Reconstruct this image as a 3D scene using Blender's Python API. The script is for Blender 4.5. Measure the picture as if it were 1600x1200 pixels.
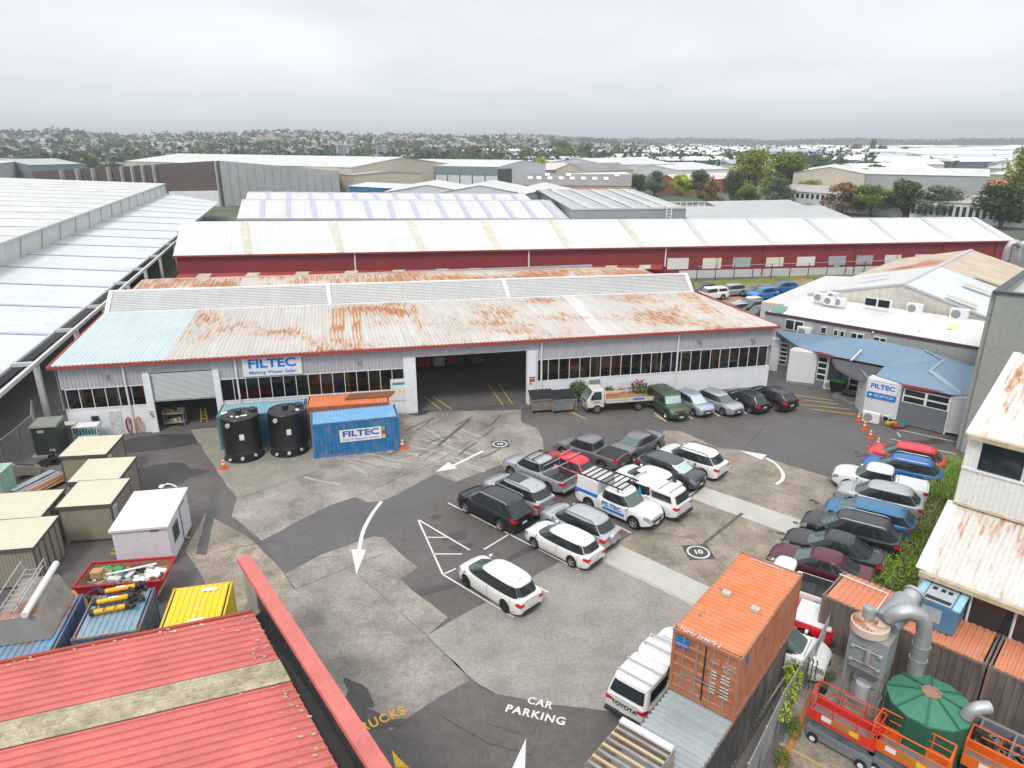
import bpy, math, random
from mathutils import Vector, Matrix
random.seed(7)
R = math.radians
for o in list(bpy.data.objects): bpy.data.objects.remove(o)
scn = bpy.context.scene
COL = scn.collection
# ---------------------------------------------------------------- camera, sky, sun, exposure
CAM_H, PITCH, FPX = 21.0, 0.337, 1080.0
cd = bpy.data.cameras.new('camera'); cam = bpy.data.objects.new('camera', cd); COL.objects.link(cam)
cam.location = (0, 0, CAM_H); cam.rotation_euler = (math.pi/2-PITCH, 0, 0)
cd.sensor_width = 36; cd.lens = 36*FPX/1600; cd.clip_start = .5; cd.clip_end = 30000
scn.camera = cam
scn.render.resolution_x = 1024; scn.render.resolution_y = 768
scn.view_settings.view_transform = 'Standard'; scn.view_settings.look = 'None'
scn.view_settings.exposure = 0.36; scn.view_settings.gamma = 1
SUN_EL, SUN_AZ = R(52), R(200)     # azimuth clockwise from +Y
w = bpy.data.worlds.new('World'); scn.world = w; w.use_nodes = True
nt = w.node_tree; nt.nodes.clear(); N = nt.nodes.new; K = nt.links.new
out = N('ShaderNodeOutputWorld'); bg = N('ShaderNodeBackground'); K(bg.outputs[0], out.inputs[0])
bg.inputs[1].default_value = .1
sky = N('ShaderNodeTexSky'); sky.sky_type = 'NISHITA'; sky.sun_disc = False
sky.sun_elevation = SUN_EL; sky.sun_rotation = SUN_AZ; sky.air_density = 1.2; sky.dust_density = 2
tc = N('ShaderNodeTexCoord'); sep = N('ShaderNodeSeparateXYZ'); K(tc.outputs['Generated'], sep.inputs[0])
# flat cloud layer: direction / (z + .12) gives the plane of the cloud base
zz = N('ShaderNodeMath'); zz.operation = 'MAXIMUM'; zz.inputs[1].default_value = 0; K(sep.outputs[2], zz.inputs[0])
za = N('ShaderNodeMath'); za.operation = 'ADD'; za.inputs[1].default_value = .16; K(zz.outputs[0], za.inputs[0])
dv = N('ShaderNodeVectorMath'); dv.operation = 'DIVIDE'; K(tc.outputs['Generated'], dv.inputs[0]); K(za.outputs[0], dv.inputs[1])
n1 = N('ShaderNodeTexNoise'); n1.inputs['Scale'].default_value = .75; n1.inputs['Detail'].default_value = 8; n1.inputs['Roughness'].default_value = .5; n1.inputs['Distortion'].default_value = .4
K(dv.outputs[0], n1.inputs['Vector'])
cr = N('ShaderNodeValToRGB'); K(n1.outputs[0], cr.inputs[0])
cr.color_ramp.elements[0].position = .30; cr.color_ramp.elements[0].color = (.715, .735, .785, 1)
cr.color_ramp.elements[1].position = .68; cr.color_ramp.elements[1].color = (.90, .905, .935, 1)
# brightness with height: darker blue-grey band at the horizon, brightest overhead (overcast)
mr = N('ShaderNodeValToRGB'); K(sep.outputs[2], mr.inputs[0]); e = mr.color_ramp.elements
e[0].position = 0.0; e[0].color = (.76, .82, .90, 1); e[1].position = .10; e[1].color = (.93, .93, .95, 1)
q = e.new(.3); q.color = (.86, .865, .87, 1); q = e.new(.55); q.color = (1.15, 1.15, 1.15, 1); q = e.new(1.0); q.color = (1.6, 1.6, 1.58, 1)
mu = N('ShaderNodeMix'); mu.data_type = 'RGBA'; mu.blend_type = 'MULTIPLY'; mu.inputs[0].default_value = 1
K(cr.outputs[0], mu.inputs[6]); K(mr.outputs[0], mu.inputs[7])
sc_ = N('ShaderNodeVectorMath'); sc_.operation = 'SCALE'; sc_.inputs[3].default_value = 10.3; K(mu.outputs[2], sc_.inputs[0])
mx = N('ShaderNodeMix'); mx.data_type = 'RGBA'; mx.inputs[0].default_value = .96; K(sky.outputs[0], mx.inputs[6]); K(sc_.outputs[0], mx.inputs[7])
K(mx.outputs[2], bg.inputs[0])
sl = bpy.data.lights.new('sun', 'SUN'); sl.energy = 1.6; sl.angle = R(14); sl.color = (1, .94, .86)
so = bpy.data.objects.new('sun', sl); COL.objects.link(so)
sd = Vector((math.sin(SUN_AZ)*math.cos(SUN_EL), math.cos(SUN_AZ)*math.cos(SUN_EL), math.sin(SUN_EL)))
so.rotation_euler = sd.to_track_quat('Z', 'Y').to_euler(); so.location = sd*200

# ---------------------------------------------------------------- survey helper: picture coordinates -> point of the place at height z
_c, _s = math.cos(PITCH), math.sin(PITCH)
def G(px, py, z=0.):
    u = (px-800)/FPX; v = (600-py)/FPX
    d = Vector((u, _c+v*_s, -_s+v*_c)); t = (z-CAM_H)/d.z
    return Vector((d.x*t, d.y*t, z))
# ---------------------------------------------------------------- materials
MATS = {}
def nodes_for(m):
    m.use_nodes = True; t = m.node_tree; b = t.nodes['Principled BSDF']
    return t, b
def M(name, col, rough=.7, metal=0., var=.12, sc=.5, fine=.08, rust=0., rustc=(.30, .085, .025), rs=(2.2, .35), coat=0., bump=0., streak=0., dirt=0., spec=.4, grain=0):
    if name in MATS: return MATS[name]
    m = bpy.data.materials.new(name); t, b = nodes_for(m); N = t.nodes.new; K = t.links.new
    b.inputs['Roughness'].default_value = rough; b.inputs['Metallic'].default_value = metal
    b.inputs['Specular IOR Level'].default_value = spec
    b.inputs['Coat Weight'].default_value = coat; b.inputs['Coat Roughness'].default_value = .06
    m.diffuse_color = (*col, 1)
    tc = N('ShaderNodeTexCoord')
    def noise(vec, scale, det=5, rg=.6):
        n = N('ShaderNodeTexNoise'); n.inputs['Scale'].default_value = scale; n.inputs['Detail'].default_value = det; n.inputs['Roughness'].default_value = rg
        K(vec, n.inputs['Vector']); return n.outputs[0]
    def ramp(v, a, bb, lo=0., hi=1.):
        r = N('ShaderNodeMapRange'); r.inputs[1].default_value = a; r.inputs[2].default_value = bb; r.inputs[3].default_value = lo; r.inputs[4].default_value = hi
        K(v, r.inputs[0]); return r.outputs[0]
    def mix(f, a, c):
        x = N('ShaderNodeMix'); x.data_type = 'RGBA'
        if isinstance(f, float): x.inputs[0].default_value = f
        else: K(f, x.inputs[0])
        for s, v in ((6, a), (7, c)):
            if isinstance(v, tuple): x.inputs[s].default_value = (*v[:3], 1)
            else: K(v, x.inputs[s])
        return x.outputs[2]
    def mp(src, s):
        g = N('ShaderNodeMapping'); g.inputs['Scale'].default_value = s; K(src, g.inputs['Vector']); return g.outputs[0]
    ob = tc.outputs['Object']; uv = tc.outputs['UV']
    cur = mix(ramp(noise(ob, sc), .3, .7), tuple(c*(1-var) for c in col), tuple(min(1, c*(1+var)) for c in col))
    if fine:
        f2 = ramp(noise(ob, sc*14, 3), .3, .7, 1-fine, 1+fine)
        v = N('ShaderNodeVectorMath'); v.operation = 'SCALE'; K(cur, v.inputs[0]); K(f2, v.inputs[3]); cur = v.outputs[0]
    if grain:
        f2 = ramp(noise(ob, 9, 8, .8), .25, .75, 1-grain, 1+grain)
        v = N('ShaderNodeVectorMath'); v.operation = 'SCALE'; K(cur, v.inputs[0]); K(f2, v.inputs[3]); cur = v.outputs[0]
    if streak:
        f3 = ramp(noise(mp(uv, (3.2, .16, 1)), 1.0, 4), .35, .75, 0, streak)
        cur = mix(f3, cur, tuple(c*.45+.02 for c in col))
    if dirt:
        f3 = ramp(noise(ob, sc*2.3, 8, .7), .5, .72, 0, dirt)
        cur = mix(f3, cur, (.09, .075, .055))
    if rust:
        a = noise(mp(uv, (rs[0], rs[1], 1)), 1.0, 6, .7); c2 = noise(mp(uv, (.13, .16, 1)), 1.0, 2, .5)
        ad = N('ShaderNodeMath'); ad.operation = 'ADD'; K(a, ad.inputs[0]); K(c2, ad.inputs[1])
        th = 1.42-rust*.6
        f = ramp(ad.outputs[0], th-.11, th+.06); f0 = ramp(ad.outputs[0], th-.35, th+.05, 0, .45)
        cur = mix(f0, cur, (.50, .38, .27)); cur = mix(f, cur, rustc)
        rr = ramp(f, 0, 1, rough, .9); K(rr, b.inputs['Roughness'])
    K(cur, b.inputs['Base Color'])
    if bump:
        bn = N('ShaderNodeBump'); bn.inputs['Strength'].default_value = bump; bn.inputs['Distance'].default_value = .02
        K(noise(ob, 14, 6, .7), bn.inputs['Height']); K(bn.outputs[0], b.inputs['Normal'])
    MATS[name] = m; return m
def emit(name, col, s):
    m = bpy.data.materials.new(name); t, b = nodes_for(m)
    b.inputs['Base Color'].default_value = (*col, 1); b.inputs['Emission Color'].default_value = (*col, 1); b.inputs['Emission Strength'].default_value = s
    return m
def glassmat(name, col, rough=.06, spec=.6):
    if name in MATS: return MATS[name]
    m = bpy.data.materials.new(name); t, b = nodes_for(m)
    b.inputs['Base Color'].default_value = (*col, 1); b.inputs['Roughness'].default_value = rough; b.inputs['Specular IOR Level'].default_value = spec
    MATS[name] = m; return m
def seeglass(name):
    m = bpy.data.materials.new(name); t, b = nodes_for(m); N = t.nodes.new; K = t.links.new
    tr = N('ShaderNodeBsdfTransparent'); tr.inputs[0].default_value = (.62, .66, .64, 1)
    gl = N('ShaderNodeBsdfGlossy'); gl.inputs[0].default_value = (.8, .85, .9, 1); gl.inputs[1].default_value = .05
    fr = N('ShaderNodeFresnel'); fr.inputs[0].default_value = 1.5
    ms = N('ShaderNodeMixShader'); K(fr.outputs[0], ms.inputs[0]); K(tr.outputs[0], ms.inputs[1]); K(gl.outputs[0], ms.inputs[2])
    K(ms.outputs[0], t.nodes['Material Output'].inputs[0]); MATS[name] = m; return m
# ---------------------------------------------------------------- mesh builder
class MB:
    def __init__(s): s.v = []; s.f = []; s.m = []; s.u = []
    def face(s, pts, m=0, uv=None):
        i = len(s.v); s.v += [Vector(p) for p in pts]; s.f.append(list(range(i, i+len(pts)))); s.m.append(m)
        if uv is None:
            P = [Vector(p) for p in pts]
            n = (P[1]-P[0]).cross(P[2]-P[0])
            if n.length < 1e-9 and len(P) > 3: n = (P[2]-P[0]).cross(P[3]-P[0])
            n = n.normalized() if n.length > 0 else Vector((0, 0, 1))
            a = Vector((0, 0, 1)).cross(n)
            a = a.normalized() if a.length > 1e-3 else Vector((1, 0, 0))
            b = n.cross(a); uv = [(p.dot(a), p.dot(b)) for p in P]
        s.u.append(uv)
    def hexa(s, b, t, m=0, skip=''):
        if 'b' not in skip: s.face([b[3], b[2], b[1], b[0]], m)
        if 't' not in skip: s.face(t, m)
        for i in range(4):
            j = (i+1) % 4
            s.face([b[i], b[j], t[j], t[i]], m)
    def box(s, c, sz, m=0, yaw=0, T=None):
        x, y, z = c; a, b, h = sz[0]/2, sz[1]/2, sz[2]/2
        cs, sn = math.cos(yaw), math.sin(yaw)
        q = [(-a, -b), (a, -b), (a, b), (-a, b)]
        B = [Vector((x+p*cs-r*sn, y+p*sn+r*cs, z-h)) for p, r in q]; Tt = [p+Vector((0, 0, 2*h)) for p in B]
        if T is not None: B = [T @ p for p in B]; Tt = [T @ p for p in Tt]
        s.hexa(B, Tt, m)
    def bar(s, a, b, w, h=None, m=0, up=(0, 0, 1)):
        a, b = Vector(a), Vector(b); h = h or w; d = (b-a).normalized(); u = Vector(up)
        if abs(d.dot(u)) > .97: u = Vector((1, 0, 0))
        r = d.cross(u).normalized()*w/2; u = r.cross(d).normalized()*h/2
        s.hexa([a-r-u, a+r-u, a+r+u, a-r+u], [b-r-u, b+r-u, b+r+u, b-r+u], m)
    def tube(s, path, r, n=8, m=0, caps=True):
        P = [Vector(p) for p in path]; rad = r if isinstance(r, (list, tuple)) else [r]*len(P); rings = []
        ref = None
        for i, p in enumerate(P):
            d = (P[min(i+1, len(P)-1)]-P[max(i-1, 0)]).normalized()
            if ref is None: ref = Vector((0, 0, 1)) if abs(d.z) < .9 else Vector((1, 0, 0))
            a = d.cross(ref).normalized(); b = a.cross(d).normalized(); ref = b
            rings.append([p+(a*math.cos(2*math.pi*k/n)+b*math.sin(2*math.pi*k/n))*rad[i] for k in range(n)])
        for i in range(len(P)-1):
            for k in range(n):
                j = (k+1) % n; s.face([rings[i][k], rings[i+1][k], rings[i+1][j], rings[i][j]], m)
        if caps: s.face(rings[0], m); s.face(rings[-1][::-1], m)
    def lathe(s, c, prof, n=24, m=0, axis='z'):
        c = Vector(c)
        def pt(r, h, k):
            a = 2*math.pi*k/n; x, y = r*math.cos(a), r*math.sin(a)
            return c+(Vector((x, y, h)) if axis == 'z' else Vector((x, h, y)) if axis == 'y' else Vector((h, x, y)))
        for (r0, h0), (r1, h1) in zip(prof[:-1], prof[1:]):
            for k in range(n):
                j = k+1
                P = [pt(r0, h0, k), pt(r0, h0, j), pt(r1, h1, j), pt(r1, h1, k)]
                if r0 < 1e-6: P = P[1:]
                elif r1 < 1e-6: P = P[:3]
                if axis == 'y': P = P[::-1]
                s.face(P, m)
    def prism(s, poly, z0, z1, m=0, top=None):
        n = len(poly); B = [Vector((p[0], p[1], z0)) for p in poly]; T = [Vector((p[0], p[1], z1)) for p in poly]
        s.face(T, m if top is None else top); s.face(B[::-1], m)
        for i in range(n): j = (i+1) % n; s.face([B[i], B[j], T[j], T[i]], m)
    def corr(s, P0, P1, P2, P3, pitch=.3, depth=.03, m=0, prof='sine', off=0., seg=1):
        """ribbed sheet; ribs run P0->P3, pitch measured along P0->P1"""
        P0, P1, P2, P3 = map(Vector, (P0, P1, P2, P3)); L = ((P1-P0).length+(P2-P3).length)/2
        n = (P1-P0).cross(P3-P0).normalized(); n = -n if n.z < -.05 else n; k = max(1, round(L/pitch)); H = ((P3-P0).length+(P2-P1).length)/2
        pr = {'sine': [(0, 0), (.25, .7), (.5, 1), (.75, .7)], 'trap': [(0, 0), (.38, 0), (.5, 1), (.88, 1)], 'rib': [(0, 0), (.74, 0), (.8, 1), (.94, 1)]}[prof]
        st = [((i+a)/k, h) for i in range(k) for a, h in pr]+[(1., 0)]
        def P(a, b): return P0.lerp(P1, a).lerp(P3.lerp(P2, a), b)
        for (a, ha), (b, hb) in zip(st[:-1], st[1:]):
            for q in range(seg):
                v0, v1 = q/seg, (q+1)/seg
                s.face([P(a, v0)+n*(ha*depth+off), P(b, v0)+n*(hb*depth+off), P(b, v1)+n*(hb*depth+off), P(a, v1)+n*(ha*depth+off)], m,
                       [(a*L, v0*H), (b*L, v0*H), (b*L, v1*H), (a*L, v1*H)])
    def leafclump(s, c, r, n, size, m=0, rng=random, flat=.8):
        for _ in range(n):
            d = Vector((rng.gauss(0, 1), rng.gauss(0, 1), rng.gauss(0, 1)*flat)).normalized(); p = Vector(c)+d*r*rng.uniform(.55, 1.05)
            a = Vector((rng.uniform(-1, 1), rng.uniform(-1, 1), rng.uniform(-.7, .7))).normalized(); b = a.cross(d+Vector((rng.uniform(-.6, .6), rng.uniform(-.6, .6), rng.uniform(-.6, .6))))
            if b.length < 1e-3: continue
            b.normalize(); z = size*rng.uniform(.6, 1.3)
            s.face([p-a*z, p-b*z*.5, p+a*z, p+b*z*.5], m)
    def build(s, name, mats, parent=None, smooth=False, bevel=0, world=False, angle=40, merge=False):
        if not isinstance(mats, (list, tuple)): mats = [mats]
        V = s.v
        if world and parent is not None:
            Mi = parent.matrix_basis.inverted() if parent.parent is None else (parent.parent.matrix_basis @ parent.matrix_basis).inverted()
            V = [Mi @ p for p in V]
        me = bpy.data.meshes.new(name); me.from_pydata([tuple(p) for p in V], [], s.f)
        for x in mats: me.materials.append(x)
        me.polygons.foreach_set('material_index', s.m)
        uvl = me.uv_layers.new(name='UVMap'); flat = [c for f in s.u for p in f for c in (p[0], p[1])]
        uvl.data.foreach_set('uv', flat)
        if merge or smooth or bevel:
            import bmesh
            bm = bmesh.new(); bm.from_mesh(me); bmesh.ops.remove_doubles(bm, verts=bm.verts, dist=.0008)
            if bevel:
                ed = [e for e in bm.edges if len(e.link_faces) == 2 and e.calc_face_angle(0) > R(35)]
                try: bmesh.ops.bevel(bm, geom=ed, offset=bevel, segments=2, affect='EDGES', profile=.5)
                except Exception: pass
            bm.to_mesh(me); bm.free()
        if smooth:
            me.polygons.foreach_set('use_smooth', [True]*len(me.polygons)); me.set_sharp_from_angle(angle=R(angle))
        me.update()
        o = bpy.data.objects.new(name, me); COL.objects.link(o)
        if parent is not None: o.parent = parent
        return o
def tag(o, label=None, cat=None, group=None, kind=None):
    if label: o['label'] = label
    if cat: o['category'] = cat
    if group: o['group'] = group
    if kind: o['kind'] = kind
    return o
def thing(name, label, cat, loc=(0, 0, 0), yaw=0., group=None):
    o = bpy.data.objects.new(name, None); COL.objects.link(o); o.empty_display_size = .3
    o.location = loc; o.rotation_euler = (0, 0, yaw); o.matrix_basis  # evaluated from loc/rot
    return tag(o, label, cat, group)
def basis(o): return Matrix.Translation(o.location) @ o.rotation_euler.to_matrix().to_4x4()
def copy_tree(o, parent=None):
    c = o.copy(); COL.objects.link(c)
    if parent is not None: c.parent = parent
    for ch in [x for x in KIDS.get(o.name, [])]: copy_tree(ch, c)
    return c
KIDS = {}
def index_kids():
    KIDS.clear()
    for o in bpy.data.objects:
        if o.parent: KIDS.setdefault(o.parent.name, []).append(o)
def clone(src, loc, yaw, label=None, group=None):
    index_kids(); c = copy_tree(src); c.location = loc; c.rotation_euler = (0, 0, yaw)
    if label: c['label'] = label
    if group: c['group'] = group
    return c
def text_part(name, body, mat, parent, origin, xdir, updir, size, depth=.01, bold=.0, width=None, spacing=1.0, stretch=1.0, align='CENTER'):
    """lettering as a mesh: origin = middle of the text, xdir = reading direction, updir = up of the letters (world or parent space)"""
    cu = bpy.data.curves.new(name, 'FONT'); cu.body = body; cu.size = size; cu.extrude = depth; cu.offset = bold; cu.align_x = align; cu.align_y = 'CENTER'; cu.space_character = spacing
    t = bpy.data.objects.new(name+'_src', cu); COL.objects.link(t); bpy.context.view_layer.update()
    me = bpy.data.meshes.new_from_object(t.evaluated_get(bpy.context.evaluated_depsgraph_get())); bpy.data.objects.remove(t)
    x = Vector(xdir).normalized(); y = (Vector(updir)-x*Vector(updir).dot(x)).normalized(); z = x.cross(y)
    wv = [v.co.x for v in me.vertices]; k = 1.0
    if width and wv: k = width/(max(wv)-min(wv))
    Mx = Matrix((x, y, z)).transposed().to_4x4(); Mx.translation = Vector(origin)
    me.transform(Mx @ Matrix.Diagonal((k, stretch, 1, 1)))
    me.materials.clear(); me.materials.append(mat)
    o = bpy.data.objects.new(name, me); COL.objects.link(o)
    if parent is not None: o.parent = parent
    return o
# shared materials
PALE = M('white_paint', (.72, .73, .74), .5, var=.06, fine=.04, dirt=.15)
BLACKP = M('black_plastic', (.02, .02, .022), .5, var=.2)
RUBBER = M('rubber', (.018, .018, .018), .85)
CHROME = M('alloy', (.55, .56, .57), .3, .9, var=.05)
STEEL = M('galvanised_steel', (.42, .44, .45), .45, .6, var=.15, sc=1.5)
GLASS = glassmat('dark_glass', (.018, .026, .030))
SCREEN = glassmat('windscreen_glass', (.085, .13, .122))  # base colour lightened and blue-greened to stand in for sky reflection
YEL = M('yellow_road_paint', (.62, .38, .03), .7, var=.2, fine=.25)
WHT = M('white_road_paint', (.62, .62, .60), .7, var=.15, fine=.2)
BLUE = M('sign_blue', (.012, .17, .55), .5, var=.03)
# ================================================================ ground, hills, slabs, markings
def struct(name, mb, mats, **k): return tag(mb.build(name, mats, **k), kind='structure')
ASPH = M('asphalt', (.112, .103, .099), .88, var=.22, sc=.16, fine=.12, dirt=.35, grain=.35, bump=.25)
ASPHN = M('newer_asphalt', (.112, .108, .108), .85, var=.10, sc=.2, fine=.08, grain=.3, bump=.2)
CONC_A = M('worn_concrete', (.262, .236, .208), .85, var=.34, sc=.35, fine=.16, dirt=.6, grain=.4, bump=.25)
CONC_B = M('light_concrete', (.262, .25, .226), .85, var=.22, sc=.4, fine=.12, dirt=.25, grain=.4, bump=.2)
CONC_C = M('brown_concrete', (.262, .225, .182), .85, var=.34, sc=.45, fine=.18, dirt=.75, grain=.4, bump=.25)
CONC_G = M('greenish_concrete', (.235, .23, .185), .85, var=.16, sc=.6, fine=.12, dirt=.35, grain=.3)
CONC_W = M('new_pale_concrete', (.44, .43, .385), .8, var=.07, sc=.8, fine=.07, grain=.18)
def far_ground():
    m = bpy.data.materials.new('far_ground'); t, b = nodes_for(m); N = t.nodes.new; K = t.links.new
    tc = N('ShaderNodeTexCoord'); b.inputs['Roughness'].default_value = .9
    n = N('ShaderNodeTexNoise'); n.inputs['Scale'].default_value = .012; n.inputs['Detail'].default_value = 9; n.inputs['Roughness'].default_value = .75; K(tc.outputs['Object'], n.inputs['Vector'])
    r = N('ShaderNodeValToRGB'); K(n.outputs[0], r.inputs[0]); e = r.color_ramp.elements
    e[0].position = .38; e[0].color = (.035, .06, .028, 1); e[1].position = .62; e[1].color = (.16, .15, .14, 1)
    q = e.new(.5); q.color = (.07, .10, .045, 1)
    K(r.outputs[0], b.inputs['Base Color']); return m
FARG = far_ground()
g = MB(); S = 9000
g.face([(-S, -200, 0), (S, -200, 0), (S, 12000, 0), (-S, 12000, 0)]); struct('ground', g, FARG)
# suburb ridge rising behind the flat (terrain in rings seen from the yard)
def hill_z(x, y):
    r = math.hypot(x, y); a = x/max(y, 1)
    def sm(t): t = max(0, min(1, t)); return t*t*(3-2*t)
    am = 29*(1-sm((a+.12)/.45))+2
    am *= (1+.13*math.sin(a*17+.5)+.08*math.sin(a*41+1))
    if a < -.55: am *= 1-.05*sm((-.55-a)/.2)
    z = am*sm((r-560)/1150)
    a2 = 23+5*math.sin(a*9+1.2)+3*math.sin(a*31)+1.2*math.sin(a*83)
    if a > .45: a2 -= 10*sm((a-.45)/.25)
    a2 *= sm((a+.25)/.3)
    z = max(z, a2*sm((r-2500)/700))
    return z
hm = MB(); NA, NR = 150, 26
def hp(i, j):
    a = R(-52+104*i/NA); r = 560*(1.105**j); x, y = r*math.sin(a), r*math.cos(a)
    return Vector((x, y, hill_z(x, y)-.3 if hill_z(x, y) < .3 else hill_z(x, y)))
for i in range(NA):
    for j in range(NR): hm.face([hp(i+1, j), hp(i, j), hp(i, j+1), hp(i+1, j+1)][::-1])
struct('hills', hm, FARG, smooth=True, angle=80)
fm = MB(); FM = M('far_mountain', (.03, .05, .04), .9)
for k, (x0, x1, zt, yy) in enumerate([(800, 1030, 62, 9500), (1230, 1420, 30, 8000)]):
    a0, a1 = (x0-800)/FPX, (x1-800)/FPX; n = 30; prev = None
    for i in range(n+1):
        t = i/n; x = (a0+(a1-a0)*t)*yy*1.06; z = zt*math.sin(math.pi*t)**.8*(1+.12*math.sin(t*14))
        cur = (Vector((x, yy, -1)), Vector((x, yy+300, z)), Vector((x, yy+1500, -1)))
        if prev: fm.face([prev[0], cur[0], cur[1], prev[1]]); fm.face([prev[1], cur[1], cur[2], prev[2]])
        prev = cur
struct('far_hill', fm, FM, smooth=True, angle=80)

def jit(poly, step=1.2, amp=.09, seed=1):
    rg = random.Random(seed); out = []
    n = len(poly)
    for i in range(n):
        a, b = Vector(poly[i]), Vector(poly[(i+1) % n]); L = (b-a).length; k = max(1, int(L/step)); d = (b-a).normalized(); nn = Vector((-d.y, d.x, 0))
        for q in range(k):
            p = a.lerp(b, q/k)
            out.append(p+nn*rg.uniform(-amp, amp)*(1 if q else .3))
    return out
def sheet(name, pts, z, mat, amp=.07, seed=1, step=1.1):
    m = MB(); P = [G(*p) for p in pts]; P = jit(P, step, amp, seed); m.face([(p.x, p.y, z) for p in P])
    o = struct(name, m, mat)
    if o.data.polygons[0].normal.z < 0: o.data.flip_normals()
    return o
# yard asphalt: one sheet under everything near
ya = MB(); ya.face([(-75, -5, .004), (60, -5, .004), (75, 60, .004), (110, 150, .004), (-75, 118, .004)]); struct('yard_asphalt', ya, ASPH)
sheet('newer_asphalt_strip', [(408, 846), (515, 790), (525, 785), (555, 778), (575, 785), (597, 783), (680, 740), (712, 752), (680, 775), (653, 812), (600, 838), (584, 837), (500, 867), (445, 896)], .008, ASPHN, .04, 3)
sheet('newer_asphalt_patch', [(1160, 704), (1225, 656), (1320, 652), (1400, 690), (1440, 720), (1310, 750)], .008, ASPHN, .03, 5)
sheet('concrete_slab', [(298, 672), (335, 668), (640, 645), (815, 640), (815, 660), (840, 670), (848, 686), (850, 702), (760, 735), (712, 753), (680, 741), (640, 762), (597, 783), (575, 785), (555, 777), (515, 790), (408, 845), (363, 808), (370, 780)], .012, CONC_A, .08, 11)
sheet('greenish_concrete_slab', [(299, 673), (345, 668), (480, 664), (487, 722), (500, 733), (371, 779), (330, 722)], .016, CONC_G, .05, 12)
sheet('concrete_slab', [(445, 897), (500, 868), (584, 838), (600, 840), (653, 887), (625, 905), (700, 965), (667, 994), (736, 1062), (688, 1089), (609, 1143), (595, 1115), (538, 1087), (505, 1050), (420, 936), (461, 921)], .012, CONC_A, .10, 13)
sheet('concrete_slab', [(320, 802), (330, 808), (360, 824), (400, 849), (444, 896), (461, 921), (420, 936), (350, 985), (318, 905), (290, 862)], .012, CONC_C, .08, 14)
sheet('concrete_slab', [(667, 994), (706, 970), (874, 879), (925, 868), (1085, 945), (1200, 1010), (1100, 1120), (965, 1114), (862, 1101), (772, 1084), (736, 1062)], .012, CONC_B, .04, 15)
sheet('concrete_slab', [(1035, 672), (1065, 674), (1122, 700), (1160, 704), (1310, 750), (1450, 800), (1380, 960), (1200, 1010), (1085, 945), (925, 868), (965, 848), (1040, 805), (1102, 760), (1085, 735), (1040, 705)], .012, CONC_C, .06, 16)
sheet('pale_concrete_strip', [(1100, 761), (1260, 816), (1262, 842), (1227, 833), (1080, 779)], .016, CONC_W, .02, 17)
sheet('pale_concrete_strip', [(967, 851), (1107, 917), (1200, 965), (1160, 990), (1082, 946), (921, 868), (944, 862)], .016, CONC_W, .02, 18)
sheet('back_car_park', [(1090, 452), (1265, 425), (1275, 450), (1190, 490), (1110, 480)], .008, M('gravelly_yard', (.26, .20, .11), .9, var=.3, sc=.3, grain=.3), .1, 21)
ll = MB(); ll.face([(8.6, 11, .03), (17.8, 11, .03), (20.5, 17.5, .03), (13.2, 25.4, .03), (9.9, 19.5, .03)]); struct('neighbour_yard_slab', ll, CONC_C)
wall_strip = sheet('grass_verge', [(1085, 440), (1400, 424), (1400, 430), (1262, 436), (1085, 452)], .03, M('verge_grass', (.16, .19, .03), .95, var=.4, sc=.5, fine=.3, grain=.4), .1, 23)

def line(pts, wd=.1, z=.020, m=WHT, name='parking_line', mb=None, wob=0.):
    own = mb is None; mb = mb or MB(); P = [G(*p) for p in pts]; n = len(P); Lf = []; Rt = []
    for i, p in enumerate(P):
        d = (P[min(i+1, n-1)]-P[max(i-1, 0)]).normalized(); q = Vector((-d.y, d.x, 0))*wd/2
        Lf.append(p+q); Rt.append(p-q)
    for i in range(n-1): mb.face([(a.x, a.y, z) for a in (Rt[i], Rt[i+1], Lf[i+1], Lf[i])])
    return struct(name, mb, m) if own else mb
def smooth_pts(P, k=8):
    out = []
    for i in range(len(P)-1):
        p0, p1, p2, p3 = P[max(i-1, 0)], P[i], P[i+1], P[min(i+2, len(P)-1)]
        for q in range(k):
            t = q/k
            out.append(tuple(.5*((2*p1[c])+(-p0[c]+p2[c])*t+(2*p0[c]-5*p1[c]+4*p2[c]-p3[c])*t*t+(-p0[c]+3*p1[c]-3*p2[c]+p3[c])*t**3) for c in (0, 1)))
    return out+[P[-1]]
# bay lines of the middle block
for a in [[(653, 812), (692, 898), (803, 965)], [(653, 812), (734, 860)], [(665, 840), (698, 840)], [(675, 866), (722, 866)], [(692, 898), (712, 889)], [(700, 786), (905, 891)], [(756, 859), (817, 822)], [(830, 912), (857, 926)], [(822, 802), (832, 807)],
          [(932, 852), (950, 861)], [(962, 821), (986, 833)], [(1062, 785), (1090, 765)], [(1030, 815), (1045, 807)], [(1124, 722), (1141, 728)], [(1098, 739), (1116, 746)],
          [(1022, 645), (1041, 659)], [(1064, 642), (1082, 655)], [(1109, 641), (1125, 651)], [(1157, 640), (1167, 647)], [(1200, 637), (1209, 642)], [(1237, 632), (1246, 638)],
          [(1406, 672), (1499, 692)], [(1392, 686), (1410, 690)], [(1462, 703), (1494, 710)], [(1462, 728), (1486, 730)], [(1402, 676), (1407, 683)]]:
    line(a, .10)
for a in [[(1240, 617), (1301, 626)], [(1257, 625), (1309, 632)], [(1250, 632), (1330, 640)], [(1265, 639), (1336, 648)], [(883, 640), (918, 656)], [(1022, 650), (1034, 655)],
          [(663, 620), (690, 641)], [(677, 620), (706, 640)], [(763, 601), (786, 633)], [(780, 601), (801, 632)], [(1100, 476), (1180, 470)], [(1115, 462), (1190, 464)], [(1135, 458), (1200, 462)]]:
    line(a, .11, m=YEL, name='yellow_line')
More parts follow.
